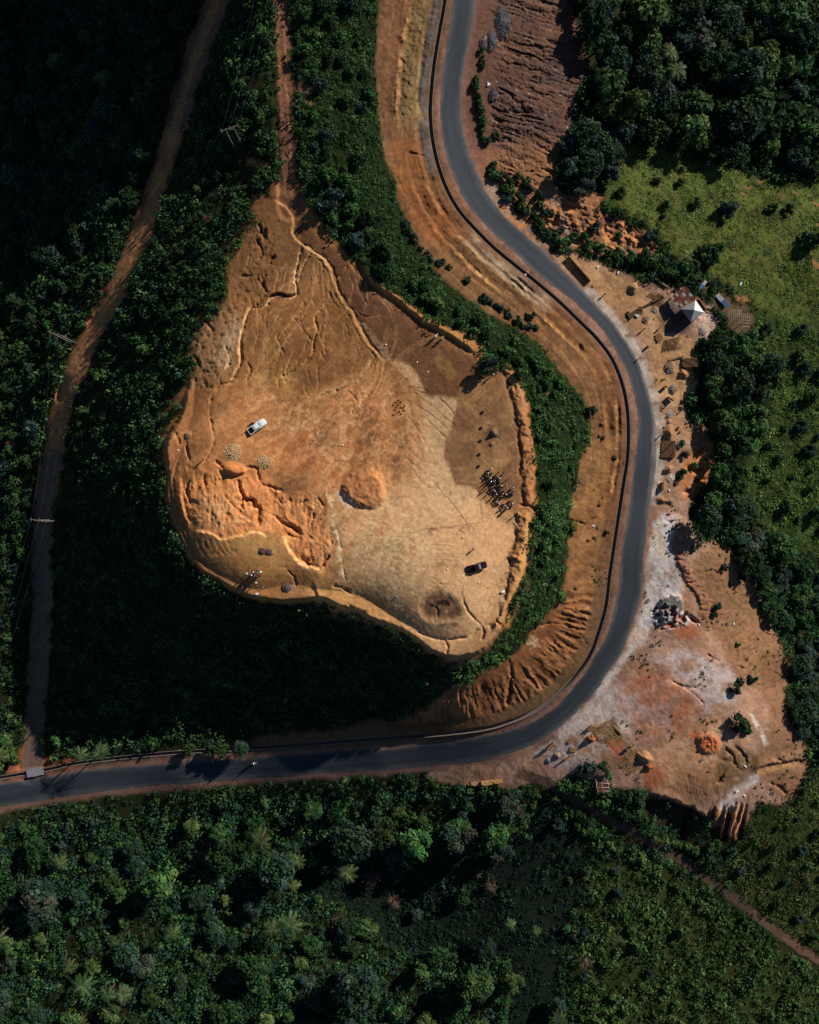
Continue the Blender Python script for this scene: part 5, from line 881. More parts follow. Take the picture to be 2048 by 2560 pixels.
n = 13000; u = RG.uniform(400, 2020, n); v = RG.uniform(480, 2050, n); mB_ = bil(GU, GV, MASKB, u, v); nn_ = fbm(u/30, v/30, 3, 1); onroad = pdist(ROAD_C, u.astype(np.float32), v.astype(np.float32)) < 34; hill = (u < 1340) & (v < 1660)
k_ = (mB_ > .9) & ~onroad & (RG.random(n) < np.where(hill, .30, .62)*np.clip(.6+nn_, .1, 1.2)); u, v = u[k_], v[k_]; n = len(u); base = world(u, v, gz(u, v)); s_ = np.where(RG.random(n) < .08, RG.uniform(.12, .22, n), RG.uniform(.04, .10, n)); tmpl = np.array([(-1, -.8, -.5), (.9, -1, -.5), (1, .8, -.5), (-.8, 1, -.5), (-.5, -.4, .6), (.5, -.6, .5), (.6, .4, .65), (-.4, .6, .5)])
th_ = RG.uniform(0, 6.28, n); tv = tmpl[None]*s_[:, None, None]*RG.uniform(.7, 1.3, (n, 8, 3)); rx = tv[..., 0]*np.cos(th_)[:, None]-tv[..., 1]*np.sin(th_)[:, None]; ry = tv[..., 0]*np.sin(th_)[:, None]+tv[..., 1]*np.cos(th_)[:, None]; vs_ = (np.stack([rx, ry, tv[..., 2]], -1)+base[:, None]).reshape(-1, 3)
fs_ = (np.arange(n)[:, None, None]*8+np.array([(3, 2, 1, 0), (4, 5, 6, 7), (0, 1, 5, 4), (1, 2, 6, 5), (2, 3, 7, 6), (3, 0, 4, 7)])[None]).reshape(-1, 4); pc2 = np.array([lin(x) for x in ('7d6048', '8f7a66', '5a4536', 'a8957f', '6a5a50')])
tag(link(bpy.data.objects.new('loose_stones', mesh_np('loose_stones', vs_, fs_, [attr_mat('loose_stone', .95, .1, (), .2, 6)], np.repeat(pc2[RG.integers(5, size=n)]*RG.uniform(.7, 1.2, (n, 1)), 8, 0)))), 'loose small stones scattered over the bare ground', 'stones', None, 'stuff')
print('scrub quads', nq)
for key, nm in ((0, 'undergrowth'), (1, 'meadow_grass')):
    v = np.concatenate(V_all[key]); c = np.concatenate(C_all[key]); o = link(bpy.data.objects.new(nm, mesh_np(nm, v, np.arange(len(v)).reshape(-1, 4), [M_SCRUB], c)))
    tag(o, *(('dense low scrub and weeds covering the hill flanks and verges', 'scrub') if key == 0 else ('rough olive green grass of the meadow and lower fields', 'grass')), kind='stuff')
# ------------------------------------------------------------------ built and movable things
def offs(u, v, du, dv): return u+du, v+dv
M_WHITE = mat('white_paint', 'd8d8d4', .35, 0, .04, 3, 0, .5); M_MAROON = mat('maroon_paint', '2c0c11', .3, 0, .06, 3, 0, .5); M_GLASS = mat('car_glass', '1b242b', .08, 0, 0, 1, 0, .8); M_GLARE = mat('windscreen', '5a6a74', .08, 0, 0, 1, 0, .9)  # windscreen glass made paler, its glare put into the colour
M_RUB = mat('rubber', '141414', .8, 0, .1, 10); M_STEEL = mat('steel', '8f9092', .35, .8, .1, 5); M_BED = mat('load_bed_liner', '2a3036', .7, 0, .15, 3); M_LAMP = mat('lamp_glass', 'c9c9c0', .2, 0, 0, 1, 0, .8); M_RED = mat('red_plastic', '8f1a16', .4); M_BLACK = mat('black_plastic', '191a1c', .55, 0, .15, 6)
def car_ring(x, w, z0, z1, r=.12):
    return [(x, -w+r, z0), (x, w-r, z0), (x, w, z0+r), (x, w, z1-r), (x, w-r, z1), (x, -w+r, z1), (x, -w, z1-r), (x, -w, z0+r)]
def pickup(paint, label, u, v, ang, door_open, rack, cargo=False):
    t = thing('pickup_truck', label, 'pickup', at(u, v), ang, None, .93)
    b = MB()   # x forward; bonnet, sills, bed sides
    b.loft([car_ring(2.62, .70, .42, .82), car_ring(2.52, .84, .36, .98), car_ring(1.95, .91, .34, 1.06), car_ring(1.35, .92, .34, 1.10), car_ring(.9, .92, .34, 1.06), car_ring(-.85, .92, .34, 1.04)], 0, True, False)
    for s in (-1, 1): b.box((-1.72, s*.86, .78), (1.75, .12, .56)); b.box((-1.72, s*.86, 1.075), (1.75, .14, .05))
    b.box((-1.72, 0, .48), (1.75, 1.62, .10)); b.box((-.88, 0, .80), (.08, 1.62, .52)); b.part('body', paint, t)
    c = MB(); c.loft([[(1.02, -.80, 1.05), (1.02, .80, 1.05), (.45, .68, 1.66), (.45, -.68, 1.66)], [(-.86, -.80, 1.05), (-.86, .80, 1.05), (-.72, .68, 1.68), (-.72, -.68, 1.68)]]); c.box((-.12, 0, 1.70), (1.05, 1.28, .06), 0, 0, .9); c.part('cab', paint, t)
    MB().add([(1.05, -.72, 1.10), (1.05, .72, 1.10), (.52, .62, 1.64), (.52, -.62, 1.64)], [(0, 1, 2, 3)]).part('windscreen', M_GLARE, t)
    MB().add([(-.875, .70, 1.12), (-.875, -.70, 1.12), (-.74, -.60, 1.62), (-.74, .60, 1.62)], [(0, 1, 2, 3)]).part('rear_window', M_GLASS, t)
    for s in (-1, 1):
        MB().add([(.85, s*.805, 1.12), (-.75, s*.805, 1.12), (-.62, s*.715, 1.58), (.38, s*.715, 1.58)], [(0, 1, 2, 3) if s < 0 else (3, 2, 1, 0)]).part('side_window', M_GLASS, t)
        MB().box((.80, s*1.02, 1.10), (.10, .18, .14), .2*s).part('wing_mirror', M_BLACK if cargo else paint, t)
        MB().box((2.55, s*.62, .80), (.14, .30, .16)).part('headlight', M_LAMP, t); MB().box((-2.62, s*.82, .82), (.05, .12, .22)).part('tail_light', M_RED, t)
    MB().box((-1.72, 0, .545), (1.66, 1.56, .03)).part('load_bed', M_BED, t)
    tg = MB(); tg.box((-2.60, 0, .80), (.07, 1.62, .50)); tg.part('tailgate', paint, t)
    MB().box((2.68, 0, .48), (.12, 1.5, .20)).part('front_bumper', M_STEEL if cargo else paint, t); MB().box((-2.70, 0, .46), (.14, 1.5, .12)).part('rear_bumper', M_STEEL, t)
    for x in (1.62, -1.68):
        for s in (-1, 1):
            w = MB().lathe([(.20, -.11), (.34, -.10), (.37, -.04), (.37, .04), (.34, .10), (.20, .11)], (x, s*.80, .37), 16, 'y').part('wheel', M_RUB, t); MB().lathe([(.02, -.02), (.20, -.02), (.20, .02), (.02, .03)], (x, s*.91, .37), 12, 'y').part('rim', M_STEEL, w)
    if door_open:
        d = MB(); d.box((.36, 1.42, .78), (.09, 1.05, .60), .55); d.box((.36, 1.42, 1.30), (.05, .95, .46), .55); d.part('door', paint, t)
    if rack:
        r = MB(); r.box((-1.06, 0, 1.12), (.42, 1.60, .18)); r.tube([(-.98, -.78, 1.06), (-.98, -.7, 1.62), (-.98, .7, 1.62), (-.98, .78, 1.06)], .035); r.part('tool_box', paint, t)
    return t
pickup(M_WHITE, 'white pickup truck with an open door parked on the orange hilltop', 644, 1067, math.radians(35), True, True)
pickup(M_MAROON, 'dark maroon pickup truck with people and a red load on its back', 1192, 1417, math.radians(16), False, False, True)

# ---- motorcycles
def bike_mats(c): return mat('tank_paint_'+c[0], c[1], .3, 0, .05, 4, 0, .6)
BK = {k: mat(k+'_tank', h, .3, 0, .05, 4, 0, .6) for k, h in (('black','16181c'), ('dark_blue','1a2740'), ('red','7e1616'), ('white','d5d5d0'), ('yellow','b8971f'), ('orange','b4501c'), ('silver','9a9da0'))}
M_SEAT = mat('vinyl_seat', '1c1a19', .6); M_CHROME = mat('chrome', 'b9bcc0', .2, .9, .05)
def motorbike(col):
    t = thing('motorcycle', 'motorcycle', 'motorbike', (0, 0, 0))
    for x, nm in ((.64, 'front'), (-.62, 'rear')):
        w = MB(); R = .30; w.lathe([(R-.07, -.05), (R, -.03), (R, .03), (R-.07, .05)], (x, 0, .30), 18, 'y'); wo = w.part('wheel', M_RUB, t); rm = MB(); rm.lathe([(.04, -.04), (R-.08, -.015), (R-.08, .015), (.04, .04)], (x, 0, .30), 14, 'y'); rm.part('rim', M_STEEL, wo)
        MB().loft([[(x+.32*math.cos(a), s*.06, .31+.36*math.sin(a)) for s in (-1, 1)]+[(x+.36*math.cos(a), s*.06, .31+.40*math.sin(a)) for s in (1, -1)] for a in np.linspace(.5, 2.6, 7)]).part('mudguard', BK[col], t)
    f = MB(); f.tube([(.42, 0, .92), (.20, 0, .55), (-.1, 0, .30), (-.35, 0, .38), (-.62, .0, .30)], .03); f.tube([(.40, 0, .86), (-.25, 0, .74), (-.80, 0, .80)], .028); f.tube([(-.30, 0, .70), (-.35, 0, .38)], .03); f.part('frame', M_BLACK, t)
    fk = MB(); 
    for s in (-.09, .09): fk.tube([(.64, s, .30), (.44, s, .95)], .028)
    fk.part('fork', M_CHROME, t)
    e = MB(); e.box((.0, 0, .42), (.36, .24, .26)); e.lathe([(.10, 0), (.12, .05), (.12, .2), (.08, .25)], (.06, 0, .50), 10); e.part('engine', M_STEEL, t)
    k = MB(); k.loft([[(x, w*math.cos(a), z+h*math.sin(a)) for a in np.linspace(0, 2*PI, 9)[:-1]] for x, w, h, z in ((.36, .06, .05, .88), (.26, .15, .12, .86), (.08, .15, .13, .85), (-.10, .09, .08, .82))], 0, True, True); k.part('fuel_tank', BK[col], t)
    s_ = MB(); s_.loft([[(x, -w, z), (x, w, z), (x, w*.8, z+.08), (x, -w*.8, z+.08)] for x, w, z in ((-.06, .09, .80), (-.25, .13, .78), (-.55, .13, .80), (-.82, .09, .86))]); s_.part('seat', M_SEAT, t)
    h = MB(); h.tube([(.22, .38, 1.06), (.36, .30, 1.08), (.42, .08, 1.0), (.42, -.08, 1.0), (.36, -.30, 1.08), (.22, -.38, 1.06)], .018); h.part('handlebar', M_CHROME, t)
    MB().lathe([(.03, 0), (.09, .02), (.10, .08), (.06, .14)], (.50, -.02, .88), 10, 'z').part('headlight', M_LAMP, t); x_ = MB(); x_.tube([(.10, -.15, .45), (-.1, -.17, .26), (-.45, -.17, .32), (-.85, -.17, .42)], [.025, .03, .05, .05]); x_.part('exhaust', M_CHROME, t)
    rk = MB(); rk.tube([(-.7, .12, .84), (-1.0, .12, .86), (-1.0, -.12, .86), (-.7, -.12, .84)], .015); rk.part('carrier', M_STEEL, t)
    return t
# ---- people: one continuous skinned body per pose, clothes and hair as children
def skin_mesh(name, nodes, edges, levels=1):
    me = bpy.data.meshes.new(name); me.from_pydata([n[0] for n in nodes], edges, []); o = bpy.data.objects.new(name, me); COL.objects.link(o)
    sk_ = o.modifiers.new('s', 'SKIN'); sk_.use_smooth_shade = True
    for d, n in zip(me.skin_vertices[0].data, nodes): d.radius = (n[1], n[2] if len(n) > 2 else n[1])
    me.skin_vertices[0].data[0].use_root = True
    sb = o.modifiers.new('u', 'SUBSURF'); sb.levels = levels; sb.render_levels = levels
    dg = bpy.context.evaluated_depsgraph_get(); dg.update(); r = bpy.data.meshes.new_from_object(o.evaluated_get(dg)); r.name = name; bpy.data.objects.remove(o); r.materials.clear(); r.materials.append(None); r.polygons.foreach_set('material_index', [0]*len(r.polygons)); return r
def pose(kind):
    # joints in metres, facing +x
    hip, knee, foot = [], [], []
    if kind == 'stand':   pel = (0, 0, .93); J = dict(ch=(.0, 0, 1.30), nk=(.0, 0, 1.49), hd=(.02, 0, 1.62), tp=(.01, 0, 1.72)); L = {s: [(0, s*.10, .90), (.02, s*.11, .49), (-.02, s*.12, .09), (.14, s*.14, .04)] for s in (-1, 1)}; A = {s: [(0, s*.19, 1.40), (-.03, s*.25, 1.12), (.05, s*.26, .87)] for s in (-1, 1)}
    elif kind == 'stand2': pel = (0, 0, .93); J = dict(ch=(.0, 0, 1.30), nk=(.0, 0, 1.49), hd=(.04, 0, 1.62), tp=(.03, 0, 1.72)); L = {-1: [(0, -.10, .90), (.08, -.14, .50), (.04, -.17, .09), (.19, -.20, .04)], 1: [(0, .10, .90), (-.03, .13, .50), (-.10, .15, .09), (.05, .18, .04)]}; A = {s: [(0, s*.19, 1.40), (.02, s*.28, 1.14), (.26, s*.10, 1.16)] for s in (-1, 1)}
    elif kind == 'ride':  pel = (-.22, 0, .92); J = dict(ch=(-.10, 0, 1.26), nk=(-.03, 0, 1.44), hd=(.02, 0, 1.57), tp=(.01, 0, 1.67)); L = {s: [(-.20, s*.10, .90), (.16, s*.22, .74), (-.02, s*.20, .36), (.12, s*.21, .30)] for s in (-1, 1)}; A = {s: [(-.08, s*.19, 1.36), (.04, s*.30, 1.14), (.24, s*.33, 1.08)] for s in (-1, 1)}
    else:                 pel = (0, 0, .12); J = dict(ch=(-.03, 0, .48), nk=(-.02, 0, .66), hd=(.0, 0, .79), tp=(-.01, 0, .89)); L = {s: [(.02, s*.10, .12), (.38, s*.16, .40), (.50, s*.15, .07), (.64, s*.16, .04)] for s in (-1, 1)}; A = {s: [(-.02, s*.19, .57), (.06, s*.25, .34), (.30, s*.18, .42)] for s in (-1, 1)}
    nd = [(pel, .13, .11), ((pel[0], 0, pel[2]+.15), .12, .10), (J['ch'], .15, .11), (J['nk'], .055), (J['hd'], .085, .095), (J['tp'], .07)]; ed = [(0, 1), (1, 2), (2, 3), (3, 4), (4, 5)]
    nose = len(nd); nd.append(((J['hd'][0]+.10, 0, J['hd'][2]-.01), .018)); ed.append((4, nose))
    sh, tr = [(pel, .15, .125), ((pel[0], 0, pel[2]+.15), .14, .12), (J['ch'], .17, .13), ((J['nk'][0]*.6+J['ch'][0]*.4, 0, J['nk'][2]*.6+J['ch'][2]*.4), .09)], [((pel[0], 0, pel[2]+.04), .15, .12)]; se, te = [(0, 1), (1, 2), (2, 3)], []
    for s in (-1, 1):
        l = L[s]; i = len(nd); nd += [(l[0], .085), (l[1], .06), (l[2], .042), (l[3], .04, .028)]; ed += [(0, i), (i, i+1), (i+1, i+2), (i+2, i+3)]
        j = len(tr); k3 = tuple(l[1][q]*.15+l[2][q]*.85 for q in range(3)); tr += [(l[0], .105), (l[1], .08), (k3, .07)]; te += [(0, j), (j, j+1), (j+1, j+2)]
        a = A[s]; i = len(nd); d = np.array(a[2])-np.array(a[1]); d /= np.linalg.norm(d); p = np.array(a[2])+d*.07
        nd += [(a[0], .06), (a[1], .042), (a[2], .028), (tuple(p), .033, .02)]; ed += [(2, i), (i, i+1), (i+1, i+2), (i+2, i+3)]
        side = np.cross(d, [0, s, 0]); side /= np.linalg.norm(side)+1e-9
        for q, (o_, ln) in enumerate(((-.028, .075), (-.010, .088), (.010, .082), (.028, .065))):
            f = len(nd); b0 = p+side*o_+d*.03; nd += [(tuple(b0+d*ln*.5), .010), (tuple(b0+d*ln*.9+np.array([0, -s*.02, -.012])), .008)]; ed += [(i+3, f), (f, f+1)]
        f = len(nd); nd += [(tuple(p+side*.05-d*.01), .011), (tuple(p+side*.075+d*.03), .009)]; ed += [(i+3, f), (f, f+1)]
        j = len(sh); m2 = tuple(a[0][q]*.45+a[1][q]*.55 for q in range(3)); sh += [(a[0], .08), (m2, .065)]; se += [(2, j), (j, j+1)]
    hr = [((J['hd'][0]-.03, 0, J['hd'][2]+.03), .098, .095), ((J['tp'][0]-.015, 0, J['tp'][2]+.01), .08, .075)]
    ht = MB().lathe([(.02, .10), (.10, .09), (.115, .02), (.115, 0), (.19, -.015), (.19, -.03), (.10, -.02)], (J['tp'][0], 0, J['tp'][2]-.01), 16)
    hm = MB().lathe([(.11, -.13), (.145, -.06), (.15, .02), (.12, .09), (.05, .125), (.0, .13)], (J['hd'][0], 0, J['hd'][2]+.03), 14)
    return dict(body=skin_mesh('body', nd, ed), shirt=skin_mesh('shirt', sh, se), trousers=skin_mesh('trousers', tr, te), hair=skin_mesh('hair', hr, [(0, 1)]), hat=ht.mesh('hat', M_WHITE), helmet=hm.mesh('helmet', M_WHITE))
POSE = {k: pose(k) for k in ('stand', 'stand2', 'ride', 'sit')}
M_SKIN = mat('dark_skin', '4a2f22', .6, 0, .06, 4); M_HAIR = mat('black_hair', '120f0e', .9)
CL = {k: mat(k+'_cloth', h, .9, 0, .1, 5) for k, h in (('black','17181b'), ('navy','1b2438'), ('grey','6a6c70'), ('white','d6d4ce'), ('red','8a1c1a'), ('pink','b8747a'), ('yellow','c3a424'), ('blue','3c5f8c'), ('brown','4a3527'), ('khaki','7a6a48'), ('teal','1f5552'), ('orange','b85a20'))}
def put(name, me, m, parent):
    o = bpy.data.objects.new(name, me); COL.objects.link(o); o.parent = parent; o.material_slots[0].link = 'OBJECT'; o.material_slots[0].material = m; return o
def person(u, v, rz, ps, shirt, trousers, head, label, group=None, loc=None, sc=1.):
    t = thing('person', label, 'person', loc or at(u, v), rz, group, sc); P_ = POSE[ps]
    put('body', P_['body'], M_SKIN, t); put('shirt', P_['shirt'], CL[shirt], t); put('trousers', P_['trousers'], CL[trousers], t)
    if head == 'hair': put('hair', P_['hair'], M_HAIR, t)
    elif head[0] == 'h': put('helmet', P_['helmet'], CL[head[1:]], t)
    else: put('hat', P_['hat'], CL[head[1:]], t)
    return t
BIKE = {c: motorbike(c) for c in ('black', 'dark_blue', 'red', 'white', 'yellow', 'orange', 'silver')}; used = set()
def bike(u, v, deg, c, label, group=None):
    r = BIKE[c]; rz = math.radians(deg)
    if c in used: return dup(r, at(u, v), rz, label, group)
    used.add(c); r.location = at(u, v); r.rotation_euler = (0, 0, rz); r['label'] = label
    if group: r['group'] = group
    return r
GB = 'motorbikes parked in the crowd by the berm'; LB = 'dark motorbike parked in the crowd by the berm'
for i, (u_, v_, d_, c_) in enumerate(((1224,1181,-50,'black'), (1219,1189,-55,'dark_blue'), (1243,1196,-48,'black'), (1233,1203,-50,'silver'), (1252,1212,-60,'black'), (1246,1222,-50,'dark_blue'), (1234,1225,-50,'silver'), (1262,1233,-45,'black'), (1252,1238,-50,'black'), (1279,1230,-55,'dark_blue'), (1243,1254,-52,'silver'), (1262,1266,-50,'black'), (1277,1259,-50,'black'))):
    bike(u_, v_, d_, c_, LB if c_ != 'silver' else 'silver motorbike parked in the crowd by the berm', GB if c_ != 'silver' else 'silver motorbikes in the crowd')
GP = 'people in the crowd by the berm'; LP = 'person in dark clothes standing among the parked motorbikes by the berm'
for i, (u_, v_, sh_, tr_, hd_, lb_) in enumerate(((1228,1172,'black','navy','hwhite','person in white helmet, topmost of the crowd by the berm'), (1229,1184,'teal','black','hair',None), (1246,1181,'red','black','hred','person in a red cap and shirt at the top of the crowd'), (1254,1189,'grey','navy','hair','person in grey at the red capped person\'s elbow'), (1258,1183,'red','brown','hair','person in dark red behind the red capped person'), (1226,1196,'black','black','hwhite',None), (1226,1205,'navy','grey','hwhite',None), (1237,1193,'black','navy','hair',None), (1245,1194,'white','navy','hair','person in white shirt amid the upper bikes'), (1249,1197,'navy','black','hwhite',None), (1268,1199,'blue','navy','hair',None), (1266,1212,'white','black','hair','person in white shirt at the outer edge of the crowd'), (1252,1215,'black','navy','hwhite',None), (1251,1222,'khaki','black','hair',None), (1227,1229,'red','navy','hair','person with red shirt between the silver bikes'), (1240,1236,'grey','navy','hwhite',None), (1266,1222,'white','navy','hair','person in white shirt by the lower bikes'), (1252,1235,'black','navy','hair',None), (1264,1237,'black','black','hwhite',None), (1281,1220,'blue','black','hwhite','person in blue closest to the berm'), (1283,1230,'navy','navy','hair',None), (1261,1265,'black','grey','hwhite',None), (1267,1270,'grey','navy','hwhite',None), (1263,1277,'pink','brown','hair','person in pink at the bottom of the crowd'), (1279,1252,'black','black','hair',None), (1280,1259,'navy','grey','hwhite',None), (1215,1222,'orange','black','hair','person in orange at the inner side of the crowd'))):
    person(u_, v_, RG.uniform(0, 6.3), ('stand', 'stand2')[i % 2], sh_, tr_, hd_, lb_ or LP, None if lb_ else GP)
GW = 'people in pale clothes at the southern rim'; LW = 'person in pale clothes standing with a group at the southern rim'
for i, (u_, v_, sh_, tr_, hd_) in enumerate(((649,1423,'pink','khaki','hair'), (654,1429,'white','white','twhite'), (636,1430,'white','grey','hair'), (641,1430,'khaki','navy','hair'), (649,1433,'white','navy','hair'), (632,1437,'white','white','twhite'), (620,1433,'white','navy','twhite'), (626,1437,'grey','brown','hair'), (639,1438,'pink','navy','hair'), (646,1440,'pink','brown','hair'), (651,1438,'red','navy','hair'))):
    person(u_, v_, RG.uniform(0, 6.3), ('stand2', 'stand')[i % 2], sh_, tr_, hd_, LW, GW)
person(643, 1456, 2., 'stand', 'white', 'white', 'twhite', 'lone person in white hat and robe below the pale group'); bike(606, 1471, 55, 'orange', 'orange motorbike standing near the southern rim'); person(608, 1463, 4., 'stand2', 'black', 'navy', 'hair', 'dark clothed person beside the orange motorbike')
bike(640, 1432, 35, 'silver', 'silver motorbike among the pale clothed group', 'silver motorbikes of the pale group'); bike(628, 1436, 30, 'silver', 'silver motorbike among the pale clothed group', 'silver motorbikes of the pale group')
def rider(u, v, deg, c, shirt, hel, lab_b, lab_p):
    bike(u, v, deg, c, lab_b); p = at(u, v); person(0, 0, math.radians(deg), 'ride', shirt, 'black' if shirt != 'white' else 'white', hel, lab_p, None, p)
rider(1089, 843, 55, 'white', 'white', 'hwhite', 'white motocross bike on the dark slope, beside a yellow one', 'rider in white on the white motocross bike'); rider(1104, 849, 55, 'yellow', 'yellow', 'hyellow', 'yellow motocross bike on the dark slope', 'rider in yellow on the yellow motocross bike')
rider(637, 1906, 10, 'red', 'white', 'hwhite', 'motorbike riding along the shaded road edge', 'rider in white shirt on the road')
for u_, v_, ps, sh_, tr_, hd_, lb_ in ((510,1149,'stand','navy','black','hair','lone person standing by the western pit edge'), (1184,1372,'stand','black','black','hair','lone person with a long shadow above the maroon pickup'), (1294,1283,'stand2','brown','black','hwhite','person with white cap near the gap in the berm'), (1199,953,'stand','yellow','black','hair','person in yellow under the tree at the berm'), (1192,955,'stand2','navy','black','hwhite','person in white helmet under the tree at the berm'), (1205,944,'stand','black','navy','hair','person in dark clothes under the tree at the berm'), (1188,945,'stand','brown','black','hair','person standing in the tree shade at the dark slope side'), (1232,938,'stand2','pink','grey','hwhite','person in pink and white walking from the tree to the berm'), (1609,824,'stand','brown','black','hair','brick worker standing on the yard by the road'), (1598,896,'stand2','khaki','brown','hair','brick worker beside the road under the barrel') , (1510,738,'stand','black','brown','hair','dark clothed worker by the road above the sand heap'), (1653,1087,'stand2','white','navy','hair','person in white walking along the road edge')):
    person(u_, v_, RG.uniform(0, 6.3), ps, sh_, tr_, hd_, lb_)
for i, (dx, dy, sh_, hd_, lb_) in enumerate(((-1.25, .35, 'red', 'hair', 'person in red sitting in the maroon pickup bed'), (-1.75, -.3, 'black', 'hair', 'person in black sitting in the maroon pickup bed, behind the one in red'), (-2.15, .25, 'navy', 'hair', 'person in navy sitting at the tailgate of the maroon pickup'))):
    b0 = at(1192, 1417); ca, sa = math.cos(math.radians(16)), math.sin(math.radians(16)); person(0, 0, 1.+i*2, 'sit', sh_, 'black', hd_, lb_, None, (b0[0]+dx*ca-dy*sa, b0[1]+dx*sa+dy*ca, b0[2]+.57))

# ---- utility poles and cables
M_POLE = mat('weathered_pole_timber', '6a6259', .9, 0, .15, 3); M_WIRE = mat('cable', '3a3d40', .6, .3)
def hframe(u, v, ang, H, lab):
    t = thing('utility_pole', lab, 'utility pole', at(u, v), ang); tops = []
    for s in (-1, 1): MB().tube([(0, s*1.0, -.6), (0, s*1.0, H)], [.17, .11], 8).part('pole', M_POLE, t)
    for dz in (0, -.22): MB().box((.14, 0, H-.35+dz), (.12, 4.6, .12)).part('crossarm', M_POLE, t)
    MB().tube([(.1, -1, H-1.6), (.1, 0, H-.6)], .05).tube([(.1, 1, H-1.6), (.1, 0, H-.6)], .05).part('brace', M_POLE, t)
    for y in (-2.1, 0, 2.1):
        for x in (-.45, .6): MB().tube([(.14, y, H-.3), (x, y, H-.35)], [.07, .09], 6).part('insulator', M_CONC, t)
        p = at(u, v); tops.append((p[0]-y*math.sin(ang), p[1]+y*math.cos(ang), p[2]+H-.35))
    return tops
T1 = hframe(597, 370, 1.9, 10, 'twin timber utility pole on the ridge flank beside the red track'); T2 = hframe(187, 859, 1.35, 10.5, 'twin timber utility pole at the bend of the long dirt track'); T3 = hframe(142, 1301, 1.45, 11, 'twin timber utility pole in the hill shadow on the dirt track')
def off_tops(u, v, z, ang): 
    p = world(np.float64(u), np.float64(v), z); return [(p[0]-y*math.sin(ang), p[1]+y*math.cos(ang), z) for y in (-2.1, 0, 2.1)]
for a, b, lab, sag in ((T1, off_tops(690, -160, 42, 1.7), 'thin overhead cable running up the ridge from the ridge pole', 1.5), (T2, T3, 'thin overhead cable between the two lower poles', 2.2), (T3, off_tops(-150, 2060, 2, 1.2), 'thin overhead cable running from the shaded pole to the main road', 2.5), (T1, T2, 'thin overhead cable between ridge pole and bend pole', 3.0)):
    for p, q in zip(a, b):
        p = np.array(p); q = np.array(q); pts = [tuple(p+(q-p)*s-np.array([0, 0, 4*sag*s*(1-s)])) for s in np.linspace(0, 1, 17)]
        m = MB().tube(pts, .022, 4).part('power_cable', M_WIRE, None); tag(m, lab, 'cable', lab.replace('thin overhead cable', 'cables'))

# ---- hut with rusty lean roof and tin pyramid roof
M_RUST = mat('rusty_iron', '5b2f24', .85, .1, .35, 3); M_TIN = mat('tin_sheet', 'a9aaa8', .45, .35, .08, 3); M_TIN2 = mat('grey_tin', '8a8784', .6, .2, .25, 4); M_MUD = mat('mud_plaster', '8a6244', .95, 0, .2, 2, .3); M_WOOD = mat('rough_timber', '7d6a58', .9, 0, .25, 4); M_SKYTIN = mat('sky_reflection_tin', '3d6a9a', .5, .1, .15, 2)
def W(u, v, z): p = world(np.float64(u), np.float64(v), z); return np.array(p)
hz = float(gz(1715, 765)); h0 = np.array(at(1715, 762)); hut = thing('hut', 'brick yard hut with rusty patched roof and grey tin pyramid roof', 'hut', tuple(h0))
def rel(u, v, z): return tuple(W(u, v, hz+z)-h0)
pc_ = [rel(1702,772,2.6), rel(1739,750,2.6), rel(1761,781,2.6), rel(1727,805,2.6)]; ap = rel(1736,775,4.5)
def slab(m, q, th, mi=0):
    q = [np.array(p) for p in q]; lo = [tuple(p-np.array([0, 0, th])) for p in q]; n = len(q); m.add([tuple(p) for p in q]+lo, [tuple(range(n)), tuple(range(2*n-1, n-1, -1))]+[(i, i+n, (i+1) % n+n, (i+1) % n) for i in range(n)], mi)
for k in range(4):
    m = MB(); a, b = np.array(pc_[k]), np.array(pc_[(k+1) % 4]); apx = np.array(ap)
    for j in range(7):
        s0, s1 = j/7, (j+1)/7; q = [a+(b-a)*s0, a+(b-a)*s1, apx+((a+b)/2-apx)*.02+(b-a)*(s1-.5)*.02, apx+((a+b)/2-apx)*.02+(b-a)*(s0-.5)*.02]; q = [p+np.array([0, 0, .012*(j % 2)]) for p in q]; slab(m, q, .03)
    m.part('roof_slope', [M_TIN2, M_TIN, M_TIN, M_TIN2][k], hut)  # eastern roof slopes get the lighter tin, western ones the greyer
rr_ = [np.array(rel(1677,743,2.5)), np.array(rel(1714,715,2.9)), np.array(rel(1739,747,2.95)), np.array(rel(1698,771,2.55))]
rust = MB(); 
for i in range(7):
    for j in range(4):
        f = lambda a, b: (rr_[0]*(1-a)+rr_[1]*a)*(1-b)+(rr_[3]*(1-a)+rr_[2]*a)*b
        slab(rust, [f(i/7, j/4)+np.array([0, 0, .03*((i+j) % 2)]), f((i+1.05)/7, j/4)+np.array([0, 0, .03*((i+j) % 2)]), f((i+1.05)/7, (j+1.05)/4)+np.array([0, 0, .03*((i+j) % 2)]), f(i/7, (j+1.05)/4)+np.array([0, 0, .03*((i+j) % 2)])], .02, 1 if (i, j) in ((0, 0), (1, 3), (4, 1), (0, 2), (3, 3), (6, 2), (2, 0)) else 2 if (i*3+j) % 5 == 0 else 0)
rust.part('patched_roof', [M_RUST, M_TIN2, mat('rust_pale', '7b4636', .85, .1, .3, 3)], hut)
wl = MB()
cn = [np.array(rel(*p)) for p in ((1705,772,0), (1739,753,0), (1758,781,0), (1727,801,0))]
for a, b in zip(cn, cn[1:]+cn[:1]):
    c = (a+b)/2; d = b-a; wl.box((c[0], c[1], 1.25), (np.hypot(d[0], d[1])-.2, .18, 2.6), math.atan2(d[1], d[0]))
wl.part('wall', M_MUD, hut)
for p in rr_+[f(.5, 0), f(.5, 1)]: MB().tube([(p[0]*.97, p[1]*.97, -.2), (p[0]*.97, p[1]*.97, p[2]-.05)], .08).part('post', M_WOOD, hut)
